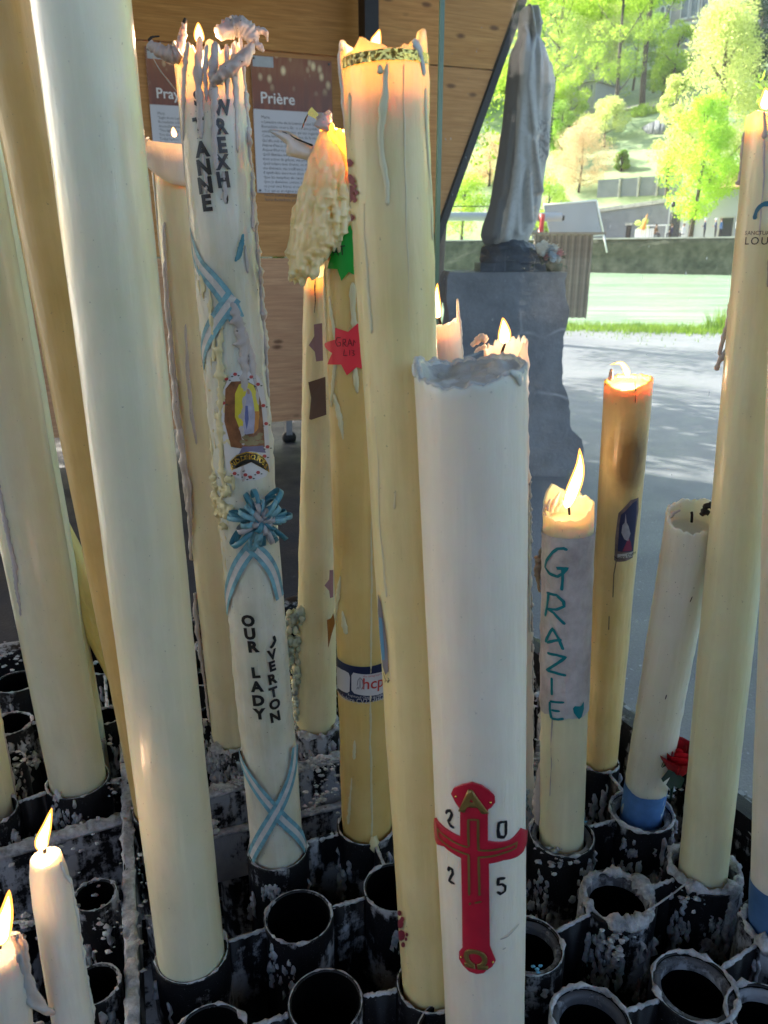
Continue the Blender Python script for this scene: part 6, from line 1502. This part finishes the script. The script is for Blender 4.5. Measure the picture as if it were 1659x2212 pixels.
b.add(v, [(0, 1, 2, 5, 6), (2, 3, 4, 5)]).build('gold_foil_scrap', M_GOLD, c9.root, local=True)
loose(c9, [(665, 247, -.015), (660, 258, -.015), (652, 278, -.015)], [1.5, 3, 1], M_SOOT, lump=.7, flat=.3); loose(c9, [(716, 272, -.02), (730, 290, -.022), (748, 312, -.02)], [2, 5, 5], M_BRZ, 'gold_foil_scrap', .6, .2)
# strip of peeled wrapper sticking out, lit from inside
P0 = [(583, 282), (604, 284), (625, 287), (656, 307), (676, 316)]; P1 = [(583, 282), (604, 296), (622, 312), (620, 334), (672, 346)]
vs = []; fs = []
for i in range(17):
    u = i / 16 * 4; a = min(3, int(u)); w_ = u - a; t_ = [lerp(P0[a][q], P0[a + 1][q], w_) for q in (0, 1)]; l_ = [lerp(P1[a][q], P1[a + 1][q], w_) for q in (0, 1)]
    for j in range(5): f = j / 4; x, y = lerp(t_[0], l_[0], f), lerp(t_[1], l_[1], f); vs.append(c9.plane(x, y, -.012 - .018 * math.sin(f * 2.6) * (1 - .3 * i / 16)))
    if i:
        for j in range(4): a = 5 * (i - 1) + j; fs.append((a, a + 5, a + 6, a + 1))
o_ = MB().add(vs, fs).build('peeled_wrapper', W_PINK, c9.root, local=True); md = o_.modifiers.new('t', 'SOLIDIFY'); md.thickness = .0012
loose(c9, [(610, 284, -.02), (632, 296, -.02), (655, 306, -.02), (676, 314, -.02)], [1, 1.6, 1.2, 1.6], M_SOOT, 'burnt_edge', 1.2, .5, lf=400)
c9.flame([(735, 300), (735, 288), (734, 280)], 7, 1.5)
for p, w_ in (([(701, 600), (703, 660), (702, 710), (698, 770)], [3, 4, 3, 2]), ([(712, 640), (722, 720), (728, 760), (720, 830), (716, 880)], [2, 3, 2.5, 3, 2]), ([(722, 850), (734, 900), (742, 950)], [2, 4, 1]), ([(762, 610), (764, 680), (766, 740), (768, 800), (772, 850)], [3, 3, 2.5, 3, 2]),
              ([(735, 1245), (732, 1280), (727, 1320), (725, 1350)], [1.5, 4, 3, 2]), ([(740, 1320), (744, 1350), (748, 1370)], [2, 4, 3]), ([(802, 1100), (803, 1300), (800, 1500), (802, 1700), (804, 1822)], [.8, 1.2, 1.4, 1.3, 1.4]), ([(768, 1600), (764, 1640)], [1, 3]), ([(760, 1680), (752, 1780)], [1, 3]), ([(690, 640), (688, 700), (690, 720)], [2, 3, 2]), ([(692, 580), (690, 630)], [2, 3])): c9.drip(p, w_, W_DRIPC, lump=.45, bead=.3)
b = MB(); b.blob(c9.P(*c9.surf(805, 1818), .008), .008, .6, 3, (1, .8, 1.6)); b.build('wax_clot', W_DRIPY, c9.root, local=True)
def star(c, x, y, rx, ry, n, mat, name, off, rot=0, label=None, depth=.68):
    pts = []
    for i in range(2 * n):
        a = rot + math.pi * i / n; r = 1 if i % 2 == 0 else depth; pts.append((x + rx * r * math.cos(a), y + ry * r * math.sin(a)))
    o_ = fan(c, pts, name, mat, off, mid=(x, y)); 
    if label: o_['label'] = label
    return o_
M_GRN = plain('green_card', (.0, .36, .03), .4, var=.1, sc=20); M_REDC = plain('red_card', (.90, .04, .06), .45, var=.05); M_PUR = plain('mauve_card', (.30, .17, .18), .6); M_BRC = plain('brown_card', (.14, .08, .055), .6); M_ORC = plain('orange_card', (.40, .16, .03), .5)
s_ = star(c9, 748, 546, 46, 62, 8, M_GRN, 'star_sticker', .0016, .2, 'green eight pointed star with handwriting'); c9.text('AT', (733, 541), 18, M_BLK, R_(4), 0, .0022, 'handwriting', s_, kx=.9)
s_ = star(c9, 762, 754, 60, 57, 8, M_REDC, 'star_sticker', .0030, .18, 'red eight pointed star with handwriting'); M_PEN = plain('red_pen', (.25, .01, .015), .5)
c9.strokes([[(740, 729), (733, 728), (729, 738), (733, 747), (739, 746), (739, 739), (735, 739)], [(744, 748), (744, 732), (749, 732), (749, 738), (745, 740), (751, 748)], [(753, 748), (757, 731), (762, 747)], [(755, 742), (761, 741)], [(764, 747), (765, 733), (768, 740)]], 1.4, M_PEN, 'handwriting', s_, .0036)
c9.strokes([[(747, 754), (745, 767), (753, 767)], [(757, 755), (757, 767)], [(761, 756), (766, 757), (763, 761), (767, 765), (762, 768)]], 1.4, M_PEN, 'handwriting', s_, .0036)
# paper band
za_ = c9.surf(785, 1440)[1]; zb_ = c9.surf(785, 1517)[1]
M_NAVY = plain('navy_print', (.012, .018, .06), .4, var=.1); M_PAPW = plain('paper_white', (.58, .54, .53), .5, var=.08); M_RTX = plain('red_print', (.55, .05, .04), .5)
bd = band(c9, zb_, za_, M_NAVY, 'paper_band', .0007, amp=.0002)
cpoly(c9, [(728, 1437), (733, 1441), (746, 1448), (754, 1453), (757, 1462), (756, 1493), (751, 1496), (735, 1488), (729, 1482)], 'label_panel', M_PAPW, .0011, 0, bd)
cpoly(c9, [(764, 1452), (790, 1456), (812, 1453), (827, 1449), (829, 1494), (815, 1500), (792, 1502), (766, 1497), (760, 1490), (760, 1458)], 'label_panel', M_PAPW, .0011, 0, bd)
c9.text('hcpt', (812, 1473), 20, M_RTX, R_(-3), .01, .0015, 'label_text', bd, kx=.9); c9.text('Registered Charity in England and Wales', (808, 1503), 4.5, M_PAPW, R_(-2), 0, .0015, 'label_text', bd, res=1, kx=.8); c9.text('and Scotland', (820, 1508), 4.5, M_PAPW, R_(-3), 0, .0015, 'label_text', bd, res=1, kx=.8)
c9.text('Warwickshire CV22 7HQ', (762, 1511), 9, M_PAPW, R_(1), .0, .0015, 'label_text', bd, res=2, kx=.75); c9.text('the caring hcpt holiday', (812, 1457), 4, M_RTX, R_(-3), 0, .0015, 'label_text', bd, res=1, kx=.8)
c9.strokes([[(772, 1480), (774, 1468), (778, 1462), (783, 1468), (785, 1482)], [(778, 1464), (778, 1486)], [(771, 1488), (774, 1482), (776, 1488)], [(781, 1488), (784, 1482), (787, 1488)]], 1.6, M_PGR, 'label_figure', bd, .0015)

# C19 thin candle behind, with dark paper stars on its side
def c19side(t, z): return .004 * max(0, fbm((t * .04, z * 40, 1), 4) + .1) * smooth((t + 110) / 20) * smooth((-40 - t) / 20) * smooth((.42 - z) / .12) if z < .42 else .0008 * fbm((t * .05, z * 50, 2), 3)
c19 = Candle((683, 1558), (690, 590), .0352, .021, 'pale crusted candle between the lettered candle and the amber candle', wax('wax_c19', (.76, .68, .42), (.70, .60, .32), .5, grime=.4), tdepth=1.06, top=[(-60, .0), (0, -.004), (60, .01), (180, .012)], cup=.02, thick=.003, seed=19, side=c19side)
b = MB(); g = random.Random(6)
for i in range(130):
    y = 1320 + g.random() ** 1.3 * 230; x = interp([(1310, 648), (1400, 640), (1560, 644)], y) + g.uniform(-30, 10) * interp([(1310, .7), (1360, 1), (1450, .5), (1560, .2)], y); b.blob(c19.plane(x, y, -.012 + g.uniform(-.01, .01)), g.uniform(.003, .0075), .6, i, (1, 1, 1.2), 7, 5, 2)
o_ = b.build('wax_clots', wax('wax_clot_green', (.56, .58, .42), (.42, .46, .34), .6, grime=.5), c19.root, local=True, kind='stuff')
def card(c, pts, mat, name, dep=-.03, label=None):
    v = [c.plane(x, y, dep + .0006 * i) for i, (x, y) in enumerate(pts)]; n = len(v); n2 = [p + np.array([0, .0008, 0]) for p in v]
    o_ = MB().add(v + n2, [tuple(range(n)), tuple(range(2 * n - 1, n - 1, -1))] + [(i, n + i, n + (i + 1) % n, (i + 1) % n) for i in range(n)]).build(name, mat, c.root, smooth_=False, local=True)
    if label: o_['label'] = label
    return o_
card(c19, [(678, 701), (696, 698), (698, 779), (683, 781), (680, 760), (667, 746), (679, 726)], M_PUR, 'star_card', -.050, 'brown mauve star card')
card(c19, [(666, 826), (703, 814), (705, 896), (672, 907), (668, 905), (672, 860)], M_BRC, 'paper_card', -.052, 'dark brown curled paper card')
card(c19, [(712, 1232), (720, 1232), (720, 1290), (713, 1292), (711, 1276), (701, 1265), (711, 1252)], plain('pink_card', (.42, .24, .26), .6), 'star_card', -.05, 'small pink star card with writing')
card(c19, [(706, 1340), (715, 1336), (720, 1325), (724, 1345), (716, 1372), (709, 1400), (708, 1372)], M_ORC, 'star_card', -.05, 'burnt orange star card')
c19.flame([(688, 606), (687, 600), (687, 595)], 4, .04, light=True)
loose(c19, [(682, 600, -.022), (680, 620, -.024), (681, 650, -.024), (679, 676, -.024)], [1, 3, 2, 1], M_SOOT, 'burnt_strip', .4, .3)

# C12 short pink-lit candle left of the pedestal, behind
c12 = Candle((1010, 1640), (952, 702), .0275, .027, 'small glowing candle with a ragged right edge, half behind the butter yellow candle', W_PINK, tdepth=1.06, top=[(-90, .002), (0, .0), (50, .003), (66, .002), (78, .034), (90, .012), (180, 0)], cup=.016, thick=.003, seed=12)
c12.drip([(990, 672), (994, 700), (998, 740), (1000, 790), (1004, 860)], [1, 3, 3, 4, 2], W_PINK, lump=.5, bead=.5)
c12.flame([(947, 688), (943, 665), (943, 640), (945, 612)], 9, .30, wick=[(952, 700), (949, 690), (945, 683)])
# C13 candle with scalloped right edge behind the cross candle
def c13side(t, z): return .004 * max(0, .2 + fbm((1, z * 60, 5), 3)) * smooth((t - 62) / 15) * smooth((125 - t) / 20)
c13 = Candle((1113, 1690), (1092, 762), .0275, .0275, 'candle with a scalloped dripping edge and bright flame just behind the cross candle', W_PINK, tdepth=.985, top=[(-95, .006), (-40, -.004), (0, -.008), (30, -.002), (60, .010), (90, .014), (180, .016)], cup=.014, thick=.003, seed=13, side=c13side, rough_top=.008)
loose(c13, [(1052, 738, -.01), (1040, 730, -.01), (1028, 738, -.01), (1018, 748, -.01)], [4, 5, 4, 2], W_PINK, lump=.5); loose(c13, [(1050, 745, -.01), (1040, 752, -.01), (1024, 762, -.01)], [3, 3, 1.5], W_PINK)
c13.drip([(88, .62), (88, .55), (90, .46), (87, .38), (90, .30), (88, .22)], [3, 5, 3, 5, 4, 3], W_DRIP, px=False, lump=.5, bead=.8)
c13.drip([(70, .60), (72, .52), (66, .40)], [3, 4, 2], W_PINK, px=False, lump=.5)
c13.flame([(1088, 742), (1090, 725), (1089, 705), (1086, 686)], 12.5, .30, wick=[(1083, 775), (1084, 762), (1087, 752), (1092, 740)])
# C14 wrapped candle
M_WRAP = N('paper_wrap'); o = M_WRAP.coord('Object'); 
stn = M_WRAP.math('ADD', M_WRAP.math('MULTIPLY', M_WRAP.noise(o, 22, 5, .65), 1.0), 0)
M_WRAP.set(base=M_WRAP.mix(M_WRAP.ramp(stn, [(.38, 0), (.66, .85)]), (.62, .57, .57), (.33, .29, .29)), rough=.45, sss=.3); M_WRAP.bump(M_WRAP.noise(M_WRAP.coord('Object', (60, 60, 25)), 1, 3), .5, .006); M_WRAP = M_WRAP.mat
def c14side(t, z): return .0025 * max(0, fbm((2, z * 50, 5), 3)) * smooth((-60 - t) / 15) * smooth((t + 120) / 15)
c14 = Candle((1213, 1795), (1228, 1104), .0305, .0305, 'lit candle in a stained paper sleeve handwritten GRAZIE with a heart', W_IVORY, tdepth=.94, top=[(-90, .012), (-60, -.002), (-20, -.004), (30, -.002), (60, .006), (90, .012), (180, .016), (230, .028)], cup=.010, thick=.0035, seed=22, side=c14side, rough_top=.003)
zw1 = c14.surf(1225, 1163)[1]; zw0 = c14.surf(1222, 1553)[1]
vs = []; fs = []; n = 110
for i in range(n + 1):
    th = 2 * math.pi * i / n
    for j in range(60):
        z = lerp(zw0 + .0035 * fbm((math.cos(th) * 3, math.sin(th) * 3, 2), 3) + .006 * (1 - math.cos(th)) * 0, zw1, j / 59); e = .0011 + .0011 * abs(fbm((math.cos(th) * 3, math.sin(th) * 3, z * 22), 3)) + c14side((math.degrees(th) + 180) % 360 - 180, z); vs.append(c14.P(th, z, e))
    if i:
        for j in range(59): a = (i - 1) * 60 + j; fs.append((a, a + 60, a + 61, a + 1))
wr = MB().add(vs, fs).build('paper_sleeve', M_WRAP, c14.root, local=True)
M_TEAL = plain('teal_marker', (.0, .20, .24), .45, var=.15)
GR = [[(1226, 1187), (1218, 1183), (1206, 1184), (1196, 1192), (1184, 1210), (1181, 1224), (1190, 1238), (1206, 1244), (1218, 1236), (1226, 1226), (1204, 1226), (1216, 1226), (1216, 1252), (1214, 1274)],
      [(1188, 1280), (1185, 1310), (1181, 1330)], [(1184, 1279), (1204, 1284), (1218, 1298), (1219, 1308), (1204, 1315), (1186, 1314), (1198, 1322), (1210, 1336), (1221, 1347)],
      [(1181, 1386), (1192, 1362), (1196, 1356), (1208, 1378), (1217, 1402)], [(1184, 1387), (1200, 1382), (1214, 1380)],
      [(1185, 1409), (1204, 1413), (1222, 1418), (1204, 1432), (1184, 1446), (1200, 1451), (1223, 1457)], [(1194, 1462), (1194, 1480), (1194, 1500)],
      [(1190, 1514), (1190, 1530), (1193, 1550)], [(1190, 1513), (1205, 1515), (1219, 1515)], [(1193, 1532), (1204, 1534), (1210, 1534)], [(1193, 1550), (1206, 1552), (1218, 1550)]]
c14.strokes(GR, 5.5, M_TEAL, 'handwriting', wr, .0026)
cpoly(c14, [(1258, 1513), (1253, 1522), (1250, 1524), (1240, 1523), (1236, 1528), (1238, 1538), (1248, 1552), (1254, 1546), (1258, 1530)], 'drawn_heart', M_TEAL, .0026, 0, wr)
loose(c14, [(1176, 1175, .0), (1168, 1200, .0), (1164, 1215, 0), (1162, 1250, 0), (1166, 1280, 0)], [2, 4, 6, 3, 1], wax('wax_dirty', (.35, .28, .20), (.12, .09, .06), .5, sss=.4, grime=.8), lump=.8); loose(c14, [(1172, 1640, 0), (1166, 1690, 0), (1163, 1740, 0), (1168, 1780, 0)], [3, 6, 8, 6], W_DRIP, lump=.5)
c14.drip([(1187, 1180), (1190, 1300), (1192, 1450), (1192, 1600), (1188, 1720)], [.5, 1.0, 1.2, 1.0, .6], W_DRIP)
for p, w_ in (([(1190, 1108, -.005), (1196, 1088, -.004), (1204, 1072, 0), (1210, 1062, 0)], [5, 6, 4, 2]), ([(1200, 1105, .01), (1212, 1086, .01), (1218, 1072, .01)], [5, 5, 2]), ([(1184, 1104, -.01), (1184, 1090, -.01), (1190, 1078, -.01)], [3, 4, 2]), ([(1172, 1108, -.01), (1176, 1096, -.01), (1178, 1088, -.01)], [1.6, 3, 2])): loose(c14, p, w_, W_PINK, lump=.6, flat=.5)
c14.flame([(1222, 1098), (1234, 1068), (1248, 1030), (1253, 1000), (1252, 968)], 13, .36, wick=[(1230, 1112), (1229, 1098), (1224, 1086), (1218, 1076)])
# C15 brown lit candle with scorch
W_C15 = wax('wax_c15', (.80, .62, .30), (.72, .52, .20), .33, stains=((.010, -.027, .675, .042, (.14, .07, .025), .85), (.0, -.02, .80, .075, (.58, .36, .16), .6), (.016, -.025, .60, .016, (.22, .20, .08), .9)), grime=.5, coat=.4)
c15 = Candle((1297, 1636), (1358, 822), .0268, .0290, 'yellow candle darkened by scorching near its flame, with a small church sticker', W_C15, tdepth=.945, top=[(-70, .0), (-30, -.004), (0, -.003), (40, .002), (90, .004), (180, .0)], cup=.005, thick=.006, seed=15)
c15.flame([(1358, 816), (1354, 804), (1350, 794), (1340, 784), (1318, 788)], 6, .30); loose(c15, [(1318, 822, -.01), (1320, 808, -.01), (1322, 797, -.01)], [3, 2.6, 1.4], W_DRIP, lump=.5)
c15.drip([(1371, 824), (1373, 850), (1372, 870)], [.4, .5, .8], M_SOOT)
M_NVD = plain('print_night', (.03, .035, .10), .4, var=.3); M_FRM = plain('print_frame', (.22, .16, .15), .4, var=.5, sc=120); M_CHW = plain('print_pale', (.40, .38, .44), .4, var=.3, sc=120)
sk = cpoly(c15, [(1327, 1210), (1329, 1160), (1334, 1120), (1336, 1108), (1348, 1096), (1362, 1080), (1379, 1074), (1379, 1100), (1372, 1150), (1366, 1204), (1350, 1212), (1332, 1213)], 'sticker', M_FRM, .0005, 0)
cpoly(c15, [(1334, 1190), (1338, 1130), (1341, 1112), (1354, 1100), (1366, 1086), (1375, 1080), (1374, 1110), (1366, 1190)], 'print_night_sky', M_NVD, .0008, 0, sk)
cpoly(c15, [(1342, 1150), (1344, 1134), (1349, 1128), (1351, 1108), (1353, 1128), (1357, 1136), (1361, 1152), (1356, 1168), (1348, 1164)], 'print_church', M_CHW, .0011, 0, sk)
cpoly(c15, [(1344, 1190), (1352, 1172), (1357, 1160), (1362, 1172), (1364, 1188)], 'print_robe', plain('print_crimson', (.25, .03, .08), .4), .0011, 0, sk)
cpoly(c15, [(1333, 1205), (1334, 1196), (1366, 1190), (1365, 1201)], 'print_plate', plain('print_cream', (.52, .48, .45), .5), .0011, 0, sk); c15.text('Notre Dame', (1352, 1200), 7, M_BLK, R_(8), .01, .0014, 'print_text', sk, kx=.7, res=1)
c15.strokes([[(1332, 1206), (1326, 1240), (1324, 1290)], [(1316, 1330), (1315, 1360)]], 2.0, plain('soot_smear', (.22, .17, .10), .6), 'soot_smear')
# C16 leaning pale candle with blue foot
W_C16 = wax('wax_c16', (.78, .74, .66), (.72, .69, .55), .4, grime=.35)
def c16side(t, z): return .0012 * max(0, fbm((t * .04, z * 50, 9), 3)) if abs(t) > 60 else 0
c16 = Candle((1388, 1742), (1496, 1122), .0292, .0302, 'unlit pale candle with a charred top and blue painted foot, leaning right', W_C16, tdepth=.91, top=[(-80, .008), (-50, -.002), (0, -.004), (45, .0), (70, .010), (90, .014), (150, .016), (200, .012)], cup=.010, thick=.004, rough_top=.0035, seed=16, side=c16side)
band(c16, .10, c16.surf(1388, 1724)[1], plain('blue_paint', (.10, .24, .55), .45, var=.25, sc=50), 'blue_foot', .0006, amp=.0004, edge=lambda th: .001 * math.sin(th * 5))
MB().tube([c16.plane(1494, 1128, .002), c16.plane(1495, 1112, .002), c16.plane(1494, 1106, .002)], .0016, 7).build('wick', M_WICK, c16.root, local=True)
for p in ([(1514, 1112, .0), (1522, 1106, 0), (1532, 1110, 0)], [(1522, 1100, .0), (1530, 1092, 0), (1536, 1094, 0), (1544, 1104, 0)], [(1538, 1110, 0), (1546, 1108, 0), (1549, 1114, 0)]): loose(c16, p, [3, 4.5, 2.5], M_SOOT, 'charred_wax', .8)
loose(c16, [(1448, 1118, -.015), (1456, 1108, -.015), (1470, 1102, -.01)], [2, 2, 1], W_DRIP)
c16.strokes([[(1435, 1640), (1428, 1656)], [(1440, 1500), (1437, 1510)], [(1495, 1288), (1490, 1300)]], 2.0, M_SOOT, 'soot_fleck')
# fallen red rose of fabric
rs = empty('red_rose', atz(1462, 1650, RZ + .12), 'red fabric rose with dark green leaves tucked between the two right candles', 'rose')
q0 = att(1466, 1640, 1.055); b = MB()
for L_, (n_, rad, op) in enumerate(((5, .021, .9), (5, .017, .5), (4, .012, .25), (3, .007, .1))):
    for i in range(n_):
        a = 2 * math.pi * i / n_ + L_ * .7; vs = []; fs = []
        for j in range(6):
            for k_ in range(6):
                u = (j / 5 - .5) * 1.9; v_ = k_ / 5; rr = rad * (.45 + .75 * math.sin(v_ * 1.7) * (1 - .15 * u * u)); ph = a + u * .75
                vs.append(q0 + np.array([math.cos(ph) * rr * (1 + op * .35 * v_), math.sin(ph) * rr * (1 + op * .35 * v_), -.022 + v_ * (.046 - .006 * u * u) - op * .010 * v_ ** 3]))
                if j and k_: a_ = (j - 1) * 6 + k_ - 1; fs.append((a_, a_ + 6, a_ + 7, a_ + 1))
        o_ = MB().add(vs, fs).build('petal', M_RED2 if (L_ + i) % 2 else M_RED1, rs) if 'M_RED1' in globals() else None
        if o_ is None:
            M_RED1 = plain('rose_red', (.55, .01, .02), .5, var=.2); M_RED2 = plain('rose_red_deep', (.34, .005, .015), .5, var=.2); MB().add(vs, fs).build('petal', M_RED1, rs)
M_RG2 = plain('rose_green', (.01, .045, .02), .45, var=.3)
for (x, y, x2, y2) in ((1450, 1655, 1432, 1690), (1455, 1665, 1448, 1706), (1462, 1668, 1462, 1700), (1448, 1650, 1436, 1650), (1452, 1668, 1470, 1704)):
    a, c = att(x, y, 1.05), att(x2, y2, 1.045); m = (a + c) / 2; sd_ = np.array([.009, 0, .004]); MB().add([a, m - sd_ + [0, -.004, 0], c, m + sd_ + [0, -.004, 0]], [(0, 1, 2, 3)]).build('leaf', M_RG2, rs)
MB().tube([att(1456, 1665, 1.055), att(1452, 1700, 1.05), atz(1448, 1730, RZ - .02)], .0022, 7).build('stem', M_RG2, rs)
# C17 tall right candle with printed lettering
W_C17 = wax('wax_c17', (.77, .75, .52), (.72, .68, .43), .34, coat=.35)
c17 = Candle((1519, 1876), (1684, 245), .0300, .0295, 'tall pale candle at the right with blue emblem and serif lettering, burning at the top', W_C17, tdepth=.735, top=[(-95, .0), (-70, .001), (-40, .002), (0, -.004), (60, .0), (180, .0)], cup=.012, thick=.004, seed=18, rough_top=.001)
c17.flame([(1656, 236), (1657, 220), (1656, 205), (1652, 190)], 12, .6)
for ch, x in (('S', 1612), ('A', 1619), ('N', 1627), ('C', 1636), ('T', 1643), ('U', 1651), ('A', 1659)): c17.text(ch, (x, 503), 7.5, plain('print_dark', (.08, .07, .06), .5) if 'M_PD' not in globals() else M_PD, 0, 0, .0005, 'printed_letter', res=2)
M_PD = plain('print_charcoal', (.035, .03, .03), .5)
for ch, x in (('L', 1614), ('O', 1631), ('U', 1652), ('R', 1672)): c17.text(ch, (x, 520), 14, M_PD, 0, .004, .0005, 'printed_letter')
M_LG = plain('emblem_blue', (.02, .16, .26), .45)
ar_ = [(1631 + 26 * (1 - math.cos(a)) , 474 - 34 * math.sin(a)) for a in [i * math.pi / 16 for i in range(14)]]
c17.strokes([ar_], 6.5, M_LG, 'printed_emblem')
for p, w_ in (([(1650, 240), (1651, 280), (1649, 300)], [1, 1.6, 3]), ([(1649, 300), (1652, 380), (1645, 440), (1640, 510)], [1.4, .8, .6, .8]), ([(1660, 560), (1658, 620)], [1.5, 1])): c17.drip(p, w_, W_DRIP)
for p, w_ in (([(1610, 285, 0), (1608, 310, 0), (1603, 350, 0), (1599, 385, 0), (1594, 400, 0)], [2, 3, 2, 2.5, 3]), ([(1583, 625, 0), (1578, 660, 0), (1574, 690, 0), (1562, 730, 0), (1554, 768, 0)], [1.5, 3, 2, 2.2, 2]), ([(1576, 690, 0), (1578, 730, 0), (1572, 755, 0), (1560, 770, 0), (1546, 800, 0)], [1.2, 2, 3, 3, 2.5]), ([(1578, 740, 0), (1570, 765, 0), (1556, 778, 0)], [1.4, 2.6, 2.4])): loose(c17, p, w_, W_DRIP, lump=.5)
# C18 far right candle with blue foot
c18 = Candle((1682, 1995), (1745, 700), .0330, .0330, 'candle at the right edge of the picture with a blue painted foot', W_C16, tdepth=.72, extend=.1, seed=23)
band(c18, .08, c18.surf(1659, 1935)[1], plain('blue_paint_dark', (.06, .15, .33), .45, var=.25, sc=50), 'blue_foot', .0006, amp=.0004)
# small burning candles bottom left
cB = att(171, 2290, .80); 
c20 = Candle((0, 0), (99, 1852), .0197, .0185, 'short burning white candle with a scalloped right edge, lower left', W_WHITE, tdepth=.745, B=cB, sink=.15, top=[(-90, .001), (-20, -.001), (60, .003), (180, .002)], cup=.0045, thick=.003, prof=[(0, 1), (.8, 1), (.93, .93), (1, .78)], seed=24, rough_top=.001)
c20.drip([(130, 1860), (142, 1890), (156, 1905), (158, 1930), (168, 1955), (176, 2000), (184, 2045), (194, 2100), (205, 2150), (214, 2200)], [1, 2.2, 3.2, 2, 3.4, 2.4, 3.2, 2.4, 3.2, 3], W_WHITE, lump=.45, bead=.5, lf=140)
c20.flame([(95, 1833), (90, 1818), (101, 1785), (112, 1745)], 11, .28, wick=[(97, 1842), (96, 1834), (93, 1824)])
MB().lathe(tuple(np.array([0, 0, c20.poolz + .0008])), [(0.0, .0006), (c20.r0 * .5, .0004), (c20.r0 * .62, -.0004)], 30).build('molten_pool', wax('molten', (.85, .72, .5), (.85, .7, .45), .06, sss=.5, grime=0), c20.root, local=True)
cB = att(30, 2330, .80)
c21 = Candle((0, 0), (5, 2052), .0220, .0205, 'short burning candle with a big sagging wax flag, in the bottom left corner', W_WHITE, tdepth=.70, B=cB, sink=.14, top=[(-90, .001), (-20, -.001), (40, .004), (70, .010), (180, .002)], cup=.005, thick=.003, prof=[(0, 1), (.8, 1), (1, .82)], seed=25)
c21.flame([(2, 2035), (4, 2010), (14, 1968), (20, 1922)], 14, .34, wick=[(0, 2048), (1, 2038), (3, 2028)])
W_FLAG = wax('wax_flag', (.55, .50, .46), (.44, .39, .35), .55, sss=.6, grime=.5)
P0 = [(30, 2020), (34, 2060), (40, 2110), (46, 2150), (56, 2170), (72, 2180), (100, 2195)]; P1 = [(40, 2022), (52, 2038), (58, 2070), (62, 2100), (82, 2140), (105, 2175), (124, 2192)]
vs = []; fs = []
for i in range(25):
    u = i / 24 * 6; a = min(5, int(u)); w_ = u - a; t_ = [lerp(P0[a][q], P0[a + 1][q], w_) for q in (0, 1)]; l_ = [lerp(P1[a][q], P1[a + 1][q], w_) for q in (0, 1)]
    for j in range(7):
        f = j / 6; x, y = lerp(t_[0], l_[0], f), lerp(t_[1], l_[1], f); e = 3.5 * fbm((i * .5, f * 2, 3), 2) * (1 if j == 6 else .4); vs.append(c21.plane(x + e, y, -.014 + .004 * fbm((i * .3, f * 3, 7), 2)))
    if i:
        for j in range(6): a = 7 * (i - 1) + j; fs.append((a, a + 7, a + 8, a + 1))
o_ = MB().add(vs, fs).build('wax_flag', W_FLAG, c21.root, local=True); md = o_.modifiers.new('t', 'SOLIDIFY'); md.thickness = .003
